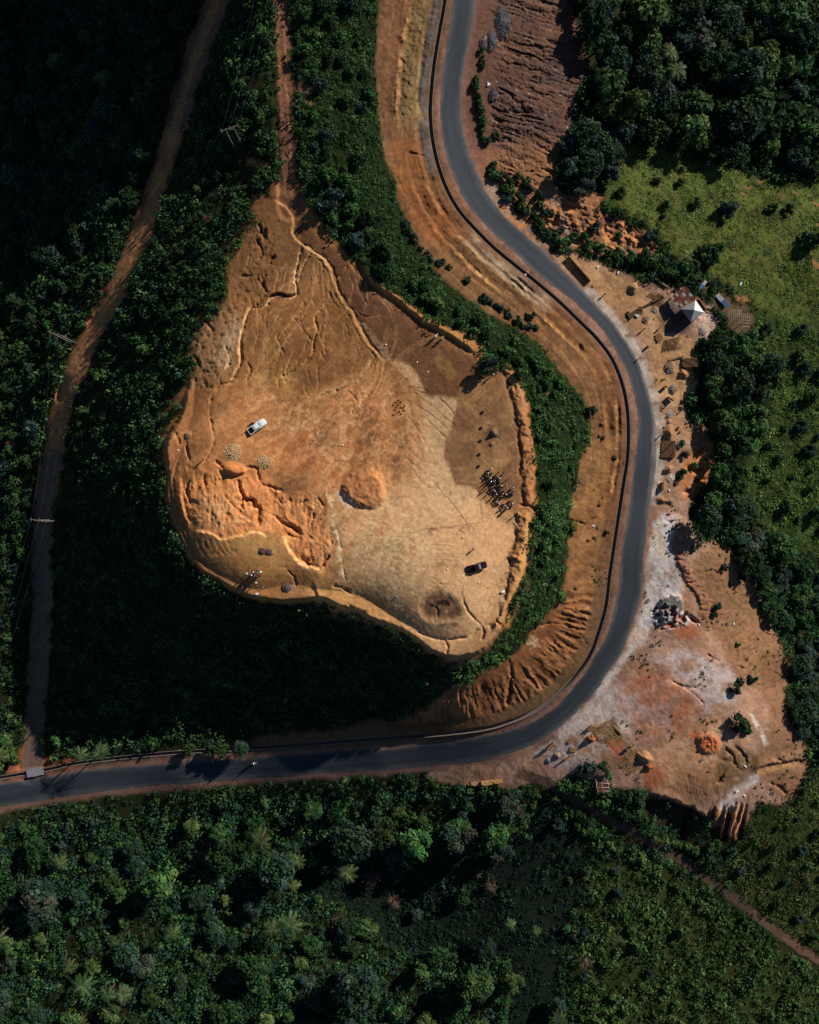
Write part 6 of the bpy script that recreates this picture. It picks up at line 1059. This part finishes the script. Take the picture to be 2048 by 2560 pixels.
# ---- timber roof frame
M_FRAME = mat('grey_timber', '9d9082', .9, 0, .15, 4)
t = thing('timber_frame', 'bare timber roof frame of an unfinished shed by the green belt', 'shed frame', at(1849, 795)); fz = t.location.z; O = np.array(t.location)
def fr_(a, b, z=2.5): p = W(1823+a*51, 775+b*40, fz+z)-O; return tuple(p)
for a in (0, .5, 1):
    for b in (0, .5, 1):
        p = fr_(a, b); MB().tube([(p[0], p[1], -.3), p], .07).part('post', M_FRAME, t)
for i in range(6): MB().tube([fr_(-.03, i/5+RG.uniform(-.02, .02), 2.55), fr_(1.04 if i > 1 else .62, i/5+.05+RG.uniform(-.02, .02), 2.55)], .05).part('beam', M_FRAME, t)
for i in range(11): MB().tube([fr_(i/10+RG.uniform(-.015, .015), -.04 if i < 7 else .2, 2.66), fr_(i/10+RG.uniform(-.02, .02), 1.04 if i < 8 else .8, 2.66)], .04).part('rafter', M_FRAME, t)
# ---- small lean-to
t = thing('open_shelter', 'little shelter with rusty sheets under pale poles below the brick rows', 'shelter', at(1507, 1969)); fz = t.location.z; O = np.array(t.location)
def f2(a, b, z=2.0): return tuple(W(1490+a*31+b*4, 1956+b*25+a*.5, fz+z)-O)
m = MB(); 
for i in range(5): slab(m, [np.array(f2(i/5, 0, 2+.03*(i % 2))), np.array(f2((i+1)/5, 0, 2+.03*(i % 2))), np.array(f2((i+1)/5, 1, 2.1+.03*(i % 2))), np.array(f2(i/5, 1, 2.1+.03*(i % 2)))], .02)
m.part('roof', M_RUST, t)
M_PALEW = mat('peeled_poles', 'a79b8d', .9, 0, .15, 4)
for q in ((.02, 0, .02, 1.2), (.45, .0, .5, 1.), (.95, -.3, 1.0, .9), (0, .05, 1.1, .1), (-.1, .55, 1.0, .5), (.3, .9, 1, .85), (0, -.25, .12, .1), (1.05, .55, 1.5, .15)): MB().tube([f2(q[0], q[1], 2.16), f2(q[2], q[3], 2.24)], .055).part('pole', M_PALEW, t)
for a, b in ((.05, .05), (.95, .05), (.05, .95), (.95, .95)): p = f2(a, b); MB().tube([(p[0], p[1], -.3), p], .06).part('post', M_WOOD, t)
# ---- metal sheets, sky reflection painted blue on some of them
def sheets(u0, v0, u1, v1, wid, lab, n, mats):
    a, b = np.array(at(u0, v0, .5)), np.array(at(u1, v1, .5)); d = b-a; L = np.hypot(d[0], d[1]); t = thing('roofing_sheet', lab, 'metal sheet', tuple((a+b)/2-np.array([0, 0, .45])), math.atan2(d[1], d[0]))
    for j in range(n):
        m = MB(); x0 = -L/2+L*j/n; x1 = -L/2+L*(j+1.1)/n; N = 16
        sec = [[(x, -wid/2+wid*i/N, .55+.02*(i % 2)+.25*i/N+.02*j) for i in range(N+1)]+[(x, wid/2-wid*i/N, .52+.02*((N-i) % 2)+.25*(N-i)/N+.02*j) for i in range(N+1)] for x in (x0, x1)]; m.loft(sec); m.part('sheet', mats[j % len(mats)], t)
    MB().box((0, 0, .22), (L*.9, .12, .6)).part('prop', M_WOOD, t)
sheets(1791, 738, 1816, 769, 1.1, 'long row of metal sheets beside the timber frame, half painted with blue sky reflection', 4, [M_TIN, M_TIN, M_SKYTIN, M_SKYTIN]); sheets(1762, 704, 1748, 722, 1.0, 'short white metal sheet behind the hut, one end painted with blue sky reflection', 2, [M_TIN, M_SKYTIN])
# ---- low screen wall, boards, barrel
M_MUDB = mat('dried_mud_block', '7a5c3f', .95, 0, .15, 3, .3, .1, .16); M_MUDD = mat('damp_mud_block', '57412f', .95, 0, .15, 3, .3, .1, .12); M_SANDB = mat('sandy_block', '96764a', .95, 0, .15, 3, .3, .1, .16)
def wall_between(u0, v0, u1, v1, h, th, name, lab, cat, m_):
    a, b = np.array(at(u0, v0)), np.array(at(u1, v1)); d = b-a; L = np.hypot(d[0], d[1]); t = thing(name, lab, cat, tuple((a+b)/2), math.atan2(d[1], d[0])); w = MB(); dz = (b-a)[2]; n = max(2, int(L/.42))
    for r in range(int(round(h/.2))):
        for i in range(n):
            x0 = -L/2+L*(i+.5*(r % 2)*.5)/n; w.box((x0+L/n*.5, RG.uniform(-.01, .01), .1+.2*r+dz*(x0/L)), (L/n-.015, th*RG.uniform(.95, 1.03), .19))
    w.box((0, 0, -.1), (L, th*.9, .5)); w.part('block_courses', m_, t); return t
wall_between(1419, 643, 1474, 705, 1.4, .16, 'screen_wall', 'thin brown roadside wall casting a long dark shadow onto the road', 'wall', M_MUDB)
def board(u, v, w, h, ang, lab, u2=None):
    t = thing('sign_board', lab, 'sign', at(u, v), ang)
    for s in (-1, 1): MB().tube([(0, s*w*.42, -.3), (0, s*w*.42, h)], .035).part('post', M_WOOD, t)
    MB().box((.03, 0, h*.5+.05), (.04, w, h*.92)).part('panel', M_MUDD, t)
board(1663, 968, .95, 1.35, 1.2, 'smaller dark roadside board standing edge on beside the road'); board(1674, 998, 1.9, 1.35, 1.0, 'larger dark roadside board near the small one')
t = thing('oil_drum', 'dark upright oil drum beside the road in the brick yard', 'drum', at(1617, 869)); MB().lathe([(.30, 0), (.31, .02), (.30, .3), (.32, .32), (.30, .34), (.30, .6), (.32, .62), (.30, .64), (.30, .93), (.32, .95), (.27, .95), (.26, .90)], (0, 0, 0), 18).part('shell', M_BLACK, t); MB().lathe([(.02, .895), (.255, .90), (.255, .91), (.02, .91)], (0, 0, 0), 14).part('lid', M_RUST, t)
# ---- block stacks and walls in the yard
def stack(u0, v0, u1, v1, wid, h, lab, m_, rows):
    a, b = np.array(at(u0, v0)), np.array(at(u1, v1)); d = b-a; L = np.hypot(d[0], d[1]); t = thing('block_stack', lab, 'stack', tuple((a+b)/2), math.atan2(d[1], d[0])); w = MB(); n = max(1, int(L/.42)); k = int(round(h/.2))
    for r in range(rows):
        for i in range(n):
            for q in range(k if (i+r) % 7 else k-1+(k == 1)):
                w.box((-L/2+L*(i+.5)/n+RG.uniform(-.012, .012), -wid/2+wid*(r+.5)/rows, .1+.2*q), (L/n-.02, wid/rows*.84, .19), RG.uniform(-.02, .02))
    w.box((0, 0, -.15), (L*.98, wid*.98, .35)); w.part('blocks', m_, t); return t
stack(1670, 1102, 1669, 1144, 3.9, .6, 'largest block stack, a striped square of brown blocks beside the road', M_MUDD, 9)
stack(1704, 908, 1741, 907, 2.5, .8, 'flat topped block of stacked bricks against the green belt', M_MUDD, 10)
stack(1668, 902, 1708, 891, .5, .4, 'long low row of stacked blocks near the flat topped stack', M_MUDB, 1)
stack(1575, 790, 1604, 772, 1.3, .4, 'low brown block stack beside the rubble near the hut', M_MUDD, 3); stack(1567, 780, 1578, 797, .9, .6, 'dark end stack closing the low block stack by the road', M_MUDD, 2)
stack(1600, 772, 1656, 742, .5, .8, 'long narrow stack of blocks running up to the hut', M_MUDD, 1); stack(1640, 830, 1665, 806, .5, .9, 'narrow block wall standing in the dark hut shadow', M_MUDB, 1); stack(1641, 836, 1652, 852, 1.9, .35, 'low brown block bed beside the narrow block wall', M_MUDB, 5)
stack(1622, 686, 1668, 718, .5, .5, 'long thin row of blocks under the hedge', M_MUDB, 1); stack(1630, 765, 1650, 752, 2.6, .2, 'flat bed of dark blocks between long stack and hut shadow', M_MUDD, 7)
stack(1690, 1077, 1697, 1068, .6, .5, 'small brick stack by the pale heap, upper of two', M_MUDD, 1); stack(1694, 1086, 1701, 1079, .5, .4, 'small brick stack by the pale heap, lower of two', M_MUDD, 1); stack(1655, 1206, 1655, 1226, .7, 1.0, 'tall narrow brick pillar row at the lower yard', M_MUDB, 2)
stack(1178, 1960, 1194, 1958, .95, .7, 'lowest of three yellow brick stacks below the road', M_SANDB, 3); stack(1203, 1957, 1234, 1953, 1.05, 1.3, 'tallest of three yellow brick stacks below the road', M_SANDB, 3); stack(1233, 1954, 1256, 1951, .95, .9, 'yellow brick stack next to roadside bushes', M_SANDB, 3)
stack(1368, 1872, 1385, 1858, 1.0, 1.0, 'grey brown brick stack by the white rubble at the road edge', M_MUDB, 3); stack(1469, 1826, 1481, 1815, 1.1, .9, 'dark short brick stack above the red heap', M_MUDB, 2); stack(1480, 1816, 1494, 1811, .9, .6, 'yellow brick stack at the head of the drying rows', M_SANDB, 2); stack(1408, 1902, 1427, 1890, .5, .8, 'thin brick wall near the weedy bank', M_MUDB, 1); stack(1536, 1815, 1555, 1835, .5, .5, 'curved end stack of the drying rows', M_SANDB, 1); stack(1425, 1872, 1440, 1882-6, 1.3, .25, 'pale flat bed of bricks near the road', M_MUDB, 4); stack(1420, 1857, 1434, 1846, 1.0, .25, 'small brown bed of bricks at the road edge', M_MUDB, 3)
# ---- single blocks drying in rows
blk = MB().box((0, 0, .1), (.40, .19, .20), 0, 0, .97); BM = {k: blk.mesh('mud_block', m_) for k, m_ in (('s', M_SANDB), ('m', M_MUDB))}
spots = []
def rows(u0, v0, u1, v1, du, dv, n, lab, k, step=5.0, skip=.08):
    for r in range(n):
        a = np.array([u0+du*r, v0+dv*r]); b = np.array([u1+du*r, v1+dv*r]); c_ = max(2, int(np.hypot(*(b-a))/step)); w_ = RG.uniform(-.8, .8)
        for i in range(c_):
            if RG.random() > skip: s_ = (i+.5)/c_; q = a+(b-a)*s_; spots.append((q[0]+w_*math.sin(s_*3), q[1]+w_*math.cos(s_*2), math.atan2(-(b-a)[1], (b-a)[0])+RG.uniform(-.06, .06), lab, k))
rows(1482, 1828, 1508, 1812, 3.0, 4.3, 6, 'sandy block in the drying rows nearest the road bend', 's'); rows(1512, 1806, 1530, 1822, -.2, 0, 1, 'sandy block in the drying rows nearest the road bend', 's'); rows(1506, 1812, 1534, 1796, 3.2, 4.2, 6, 'sandy block in the middle drying rows above the machine', 's'); rows(1508, 1842, 1534, 1824, 3.2, 4.4, 5, 'sandy block in the middle drying rows above the machine', 's'); rows(1524, 1856, 1552, 1836, 2.6, 3.9, 5, 'sandy block in the short rows beside the red dust patch', 's')
rows(1560, 1885, 1584, 1873, 3.6, 4.2, 6, 'sandy block in the rows below the yellow machine', 's'); rows(1541, 1902, 1566, 1886, 3.2, 4.6, 8, 'sandy block in the slanting rows beside the orange sand heap', 's')
rows(1655, 880, 1662, 850, 4.1, -.9, 9, 'brown block in the striped rows below the hut shadow', 'm'); rows(1634, 742, 1650, 754, 4.0, -3, 4, 'brown block in the rows between sand heap and hut', 'm'); rows(1618, 738, 1632, 750, 4, -3, 3, 'brown block in the rows between sand heap and hut', 'm')
for q in spots[:285]:
    o = bpy.data.objects.new('mud_block', BM[q[4]]); COL.objects.link(o); o.location = at(q[0], q[1], -.02); o.rotation_euler = (0, 0, q[2]); tag(o, q[3], 'block', q[3].replace('sandy block in', 'blocks of').replace('brown block in', 'blocks of'))
rest = MB()
for q in spots[285:]: p = at(q[0], q[1], .08); rest.box(p, (.40, .19, .20), q[2])
print('blocks', len(spots))
if len(spots) > 285: tag(rest.part('mud_blocks', M_SANDB, None), 'remaining mud blocks set out to dry in rows', 'blocks', None, 'stuff')
# ---- block press
t = thing('block_press', 'yellow green block press machine between the drying rows', 'machine', at(1576, 1866), .6); M_YG = mat('faded_yellow_paint', 'a79a58', .5, .1, .2, 4)
f_ = MB(); 
for x in (-.55, .55):
    for y in (-.4, .4): f_.tube([(x, y, 0), (x, y, 1.1)], .05)
for y in (-.4, .4): f_.tube([(-.55, y, 1.1), (.55, y, 1.1)], .05); f_.tube([(-.55, y, .3), (.55, y, .3)], .05)
f_.part('frame', M_YG, t); MB().lathe([(.22, 1.0), (.45, 1.45), (.47, 1.45), (.24, .98)], (.1, 0, 0), 4).part('hopper', M_YG, t); MB().box((-.1, 0, .75), (.6, .5, .3)).part('mould_box', M_BLACK, t); MB().tube([(-.4, 0, .9), (-1.1, .1, 1.5), (-1.5, .15, 1.6)], .04).part('lever', M_YG, t); MB().box((.75, 0, .45), (.4, .4, .4)).part('motor', M_BLACK, t)
# ---- heaps
def desat(h):
    c = [int(h[i:i+2], 16) for i in (0, 2, 4)]; g_ = sum(c)/3; return ''.join('%02x' % int((g_+(x-g_)*.78)*.86) for x in c)
def heap(u, v, r, h, colr, lab, asp=1., rot=0., name='sand_heap', cat='heap', rough=.12, stones=0, dark=None):
    t = thing(name, lab, cat, at(u, v)); n, k = 28, 11; seed = RG.uniform(0, 90); V_, F_ = [(0, 0, h*(1+rough*.3))], []
    for i in range(1, k+1):
        f = i/k
        for j in range(n):
            a = 2*PI*j/n; rr = r*f*(1+.55*float(fbm(np.float32(math.cos(a)*1.5+seed), np.float32(math.sin(a)*1.5), 3, 1))); x, y = rr*math.cos(a), rr*math.sin(a)*asp
            z = h*(1-f)**.85*(1+rough*float(fbm(np.float32(x*1.7+seed), np.float32(y*1.7), 3, 2)))-.25*(i == k); V_.append((x*math.cos(rot)-y*math.sin(rot), x*math.sin(rot)+y*math.cos(rot), z))
    for j in range(n): F_.append((0, 1+j, 1+(j+1) % n))
    for i in range(k-1):
        for j in range(n): F_.append((1+i*n+j, 1+(i+1)*n+j, 1+(i+1)*n+(j+1) % n, 1+i*n+(j+1) % n))
    M_ = mat('heap_'+colr, colr, 1, 0, .18, 2.5, .6, .05); m = MB().add(V_, F_, 0, stones == 0); m.part('pile', M_, t)
    if stones:
        s = MB()
        for _ in range(stones):
            f = math.sqrt(RG.random())*1.02; a = RG.uniform(0, 2*PI); x, y = r*f*math.cos(a), r*f*math.sin(a)*asp; z = h*(1-min(f, 1))**.85+.02; q = RG.uniform(.09, .30)
            s.box((x*math.cos(rot)-y*math.sin(rot), x*math.sin(rot)+y*math.cos(rot), z), (q, q*RG.uniform(.6, 1), q*RG.uniform(.5, .9)), RG.uniform(0, 3), 0, RG.uniform(.5, .9), RG.uniform(-.5, .5))
        so_ = s.part('stones', mat('stone_'+colr, dark or colr, .95, 0, .25, 3, 0, .1), t); so_['kind'] = 'stuff'
    return t
heap(581, 1133, 2.3, .5, 'a07e58', 'heap of tan rubble stones on the hilltop, nearer the western rim', 1, .2, 'rubble_heap', 'rubble heap', .2, 420, 'b99b74'); heap(656, 1154, 2.2, .45, 'a07e58', 'heap of tan rubble stones on the hilltop beside a second one', .8, .1, 'rubble_heap', 'rubble heap', .2, 400, 'b99b74'); heap(474, 1087, 1.0, .35, '9a7048', 'small spread of stones near the hilltop track', 1, 0, 'rubble_heap', 'rubble heap', .2, 90, 'a9845a')
heap(717, 1467, 1.25, .6, '5d4b49', 'round grey purple gravel heap near the southern rim', 1.1, .3, 'gravel_heap', 'gravel heap', .2, 220, '6d5a57'); heap(655, 1379, 1.0, .5, '54423f', 'larger of two dark gravel heaps on the olive slope', .9, 0, 'gravel_heap', 'gravel heap', .2, 90); heap(672, 1381, .8, .45, '54423f', 'narrow dark gravel heap beside the larger one on the olive slope', 1.3, 1.2, 'gravel_heap', 'gravel heap', .2, 70)
heap(1252, 55, 2.6, .9, '4a4d50', 'largest dark grey gravel heap at the roadside', 1.7, 0, 'gravel_heap', 'gravel heap', .15, 260); heap(1226, 104, 1.5, .7, '4a4c4e', 'small dark grey gravel heap at the roadside', 1.9, 0, 'gravel_heap', 'gravel heap', .15, 140); heap(1208, 106, 1.3, .6, '6a5a56', 'pinkish gravel heap beside the small dark one', 1.4, 0, 'gravel_heap', 'gravel heap', .15, 140); heap(1231, 235, 1.2, .4, '50484a', 'flat dark gravel patch heap beside the roadside shrubs', 1.6, 0, 'gravel_heap', 'gravel heap', .15, 120)
for a_ in ((1584,723,1.9,1.3,'b98a58','large pale sand heap above the road in the upper yard'), (1705,938-4,1.7,1.2,'b57a4a','sand heap below the flat topped brick stack'), (1732,945,1.6,1.0,'b06f40','orange sand heap against the green belt'), (1703,1018,.95,.8,'c08a62','little pink sand heap beside the dark bush'), (1672,1082,2.3,1.5,'b07a4c','steep sand heap above the largest block stack'), (1670,1173,1.7,1.2,'b9835a','tall pale sand heap at the lower yard'), (1478,1847,1.5,1.6,'a85a32','steep red sand heap beside the drying rows'), (1613,1893,2.1,1.6,'bd8450','big smooth orange sand dome by the slanting rows'), (1621,1917,1.5,1.1,'a35a34','red soil heap touching the orange sand dome'), (1603,782-8,1.3,.5,'b08457','low sand spread beside the rubble near the hut'), (1672,1055,.9,.5,'b98a62','small sand wedge above the steep sand heap'), (1394,1889,1.3,.9,'a4866e','pale rubble and sand heap at the road edge')):
    heap(a_[0], a_[1], a_[2], a_[3], desat(a_[4]), a_[5], RG.uniform(.62, .95), RG.uniform(0, 3), 'sand_heap', 'heap', .35)
for a_ in ((1671,919,1.5,.6,'6b5547','rubbish and rubble heap by the long low block row','8a7a70'), (1681,973,1.3,.6,'7a6350','rubble heap with white bits beside the boards','93857a'), (1613,800,1.0,.5,'6a5040','rubble heap near the drum','8d7a6c'), (1637,777-4,1.1,.4,'9a7d5e','stone spread in front of the long stack','b09a80'), (1756,826,1.4,.6,'a08c80','pale rubble heap behind the hut','c2b4a8'), (1673,1035,1.1,.3,'90806f','grey stone scatter on the yard verge','b0a498'), (1676,1194,1.2,.3,'b3a08a','white stone scatter under the tall pale heap','cbbba6'), (1690,1207,.8,.5,'5d4638','dark rubble mound at the lower yard','7b6352'), (1373,1900,.8,.4,'6a6468','grey rubbish pile at the road edge','8f8a8c')):
    heap(a_[0], a_[1], a_[2], a_[3], a_[4], a_[5], 1., RG.uniform(0, 3), 'rubble_heap', 'rubble heap', .25, 110, a_[6])
# ---- bags, crates, tyres and small stones
M_BAG = mat('white_sack', 'c9c8c4', .8, 0, .08, 4); M_BAGB = mat('blue_white_sack', '93aebb', .8, 0, .25, 5)
def sack(u, v, s, lab, m_=None, n=3):
    t = thing('sack', lab, 'sack', at(u, v), RG.uniform(0, 3), None); 
    m = MB(); m.loft([[(x*s, w*s*math.cos(a), .16*s+w*s*.62*math.sin(a)) for a in np.linspace(0, 2*PI, 11)[:-1]] for x, w in ((-.48, .06), (-.40, .16), (-.2, .24), (.1, .25), (.34, .19), (.44, .07), (.52, .10))], 0, True, True); m.part('bag', m_ or M_BAG, t)
for a_ in ((1256,1480,1.3,'white sack lying at the foot of the berm'), (1590,790,1.5,'white and blue sack beside the dark stack end'), (1672,1105-13,1.8,'pale blue sack above the largest block stack'), (1697,1113,1.6,'cream sack beside the largest block stack'), (1494,668,1.0,'white sack under the hedge, closer to the wall'), (1545,682,1.0,'white sack under the hedge, farther from the wall'), (1671,925,1.3,'white sack on the rubbish heap'), (1683,979,1.0,'white sack beside the two boards'), (1673,1226,.9,'white scrap sack at the lower end of the yard'), (1851,711,1.2,'white sack in the meadow edge scrub'), (1221,213,1.2,'white scrap by the road beside the shrub strip'), (1221-1,209,.8,'small white rag above the roadside scrap'), (1863,1916,.9,'white lump on the grey wash, uppermost'), (1842,1979,1.0,'white lump on the grey wash, middle'), (1861,1989,.9,'white lump on the grey wash, lowest'), (1483,1315,.9,'white scrap on the bench near the gully'), (1834,1560,1.0,'white stick like scrap on the spoil fan'), (1747,1562,.9,'white scrap near the broken red lip'), (1832,1789,.8,'white scrap in the dense yard bush shade')):
    sack(a_[0], a_[1], a_[2], a_[3], M_BAGB if 'blue' in a_[3] else None)
t = thing('cool_box', 'white box with lid near the southern rim', 'box', at(643, 1484), .2); MB().box((0, 0, .2), (.62, .42, .40), 0, 0, 1.04).part('box', M_WHITE, t); MB().box((0, 0, .43), (.67, .47, .06)).part('lid', M_WHITE, t)
t = thing('wooden_stake', 'short pale wooden stake near the lone person in white', 'stake', at(659, 1468)); MB().tube([(0, 0, -.2), (.02, 0, .62)], [.07, .06], 7).part('shaft', M_PALEW, t); MB().lathe([(.02, .60), (.10, .61), (.10, .66), (.02, .67)], (.02, 0, 0), 10).part('cap', M_PALEW, t)
ty = MB().lathe([(.18, .02), (.26, 0), (.32, .05), (.33, .10), (.32, .15), (.26, .20), (.18, .18), (.19, .10)], (0, 0, 0), 20); TY = ty.mesh('tread', M_RUB); SW = MB().lathe([(.10, .03), (.185, .03), (.185, .05), (.10, .05)], (0, 0, 0), 16).mesh('bead', M_BLACK)
for i, (u_, v_) in enumerate(((1206,1031), (1203,1070), (1201,1102), (1198,1136), (1196,1166))):
    t = thing('tyre', 'black tyre lying flat in a line of course markers', 'tyre', at(u_, v_), i, 'tyres marking the course', 1.15); link(bpy.data.objects.new('tread', TY), t); link(bpy.data.objects.new('bead', SW), t)
def rock(s):
    m = MB(); m.lathe([(.02, -.15), (.42, -.1), (.5, .12), (.36, .36), (.15, .5), (.01, .52)], (0, 0, 0), 7); m.v = [(x*s*RG.uniform(.8, 1.2), y*s*RG.uniform(.8, 1.2), z*s*RG.uniform(.8, 1.2)) for x, y, z in m.v]; return m
M_CLOD = mat('orange_clod', '8c5a34', 1, 0, .2, 3, .5, .05); M_MARK = mat('whitewashed_stone', 'd6d2c8', .9); RK = [rock(1.).mesh('clod', M_CLOD) for _ in range(3)]; RW = rock(1.).mesh('stone', M_MARK)
for i, (u_, v_) in enumerate(((985,1012), (991,1005), (998,1000), (1003,1004), (1009,1018), (1013,1014), (992,1018), (1000,1028), (1004,1034), (1011,1025), (984,1036), (996,1012), (988,1024), (1003,1018))):
    o = bpy.data.objects.new('clod', RK[i % 3]); COL.objects.link(o); o.location = at(u_, v_, 0); o.rotation_euler = (0, 0, i); o.scale = (.42, .42, .55); tag(o, 'orange earth clod in the cluster on the sandy fan', 'clod', 'earth clods on the sandy fan')
for i, (u_, v_, lb_) in enumerate(((965,862,'white marker stone on the dark slope by the gully'), (1043,906,'white marker stone at the edge of the dark slope'), (1070,930,'white marker stone beside the round pale patch'), (1171,978,'white marker stone below the tree shade'), (446,1126,'white stone near the western rim track'), (857,1113,'white stone on the orange fan'), (1197,1456,'white stone on the pale floor below the maroon pickup'), (1119,1424,'grey stone on the pale floor left alone beside wheel marks'))):
    o = bpy.data.objects.new('marker_stone', RW); COL.objects.link(o); o.location = at(u_, v_, 0); o.scale = (.42,)*3; o.rotation_euler = (0, 0, i); tag(o, lb_, 'stone')
# ---- plank bridge and culvert slab over the drain
M_SLAB = mat('pale_concrete', '6f7072', .9, 0, .15, 2, .4)
a, b = np.array(at(1306, 695, .3)), np.array(at(1317, 685, .3)); d = b-a; t = thing('plank_bridge', 'pale plank laid across the road drain', 'plank', tuple((a+b)/2+np.array([0, 0, .1])), math.atan2(d[1], d[0]))
for s in (-.14, .14): MB().box((0, s, .03), (np.hypot(d[0], d[1])+.4, .26, .07)).part('plank', M_PALEW, t)
k = int(np.argmin(np.hypot(dc[:, 0]-88, dc[:, 1]-1929))); k2 = int(np.argmin(np.hypot(dc[:, 0]-70, dc[:, 1]-1932))); ang = math.atan2(tw[k][1], tw[k][0])
t = thing('culvert_slab', 'grey concrete slab bridging the drain at the dirt track mouth', 'slab', (pc[k][0], pc[k][1], zc[k]+.06), ang)
for j in range(3): MB().box((-1.7+1.7*j, 0, .09), (1.66, 2.3+.2*(j % 2), .2)).part('panel', M_SLAB, t)
# trees that stand in the hill shadow and throw their shade onto the road
for i, (u_, v_, k_, s_) in enumerate(((528,1868,7,.55), (556,1866,0,.6), (606,1866,2,.5), (480,1870,0,.5))):
    plant('broadleaf_tree', u_, v_, TREES[k_], 'tree hidden in the hill shadow above the main road drain', 'shaded trees above the road drain', s_, 'tree')
# ------------------------------------------------------------------ light, sky, camera
w = bpy.data.worlds.new("World"); SC.world = w; w.use_nodes = True; nt = w.node_tree; bg = nt.nodes['Background']
sk = nt.nodes.new('ShaderNodeTexSky'); sk.sky_type = 'NISHITA'; sk.sun_disc = False; sk.sun_elevation = SUN_EL; sk.sun_rotation = math.atan2(SUN_DIR[0], SUN_DIR[1]); sk.air_density = .75; sk.ozone_density = 3; sk.dust_density = 0; sk.altitude = 200
nt.links.new(sk.outputs[0], bg.inputs[0]); bg.inputs[1].default_value = .05
sl = bpy.data.lights.new('sun', 'SUN'); sl.energy = 5; sl.angle = math.radians(.5); sl.color = (1, .93, .84); so = bpy.data.objects.new('sun', sl); COL.objects.link(so)
az = math.atan2(SUN_DIR[0], SUN_DIR[1]); so.rotation_euler = (PI/2-SUN_EL, 0, PI-az); so.location = (60, 60, 120)
cam = bpy.data.cameras.new('camera'); co_ = bpy.data.objects.new('camera', cam); COL.objects.link(co_); co_.location = (0, 0, HC); cam.sensor_fit = 'HORIZONTAL'; cam.sensor_width = 36; cam.lens = 36*F_PX/2048; cam.clip_end = 20000; cam.clip_start = 1; SC.camera = co_
SC.view_settings.view_transform = 'Standard'; SC.view_settings.look = 'None'; SC.view_settings.gamma = 1; SC.view_settings.exposure = .5
SC.render.engine = 'CYCLES'; SC.cycles.use_denoising = False; SC.cycles.max_bounces = 4; SC.cycles.diffuse_bounces = 2; SC.cycles.transparent_max_bounces = 4
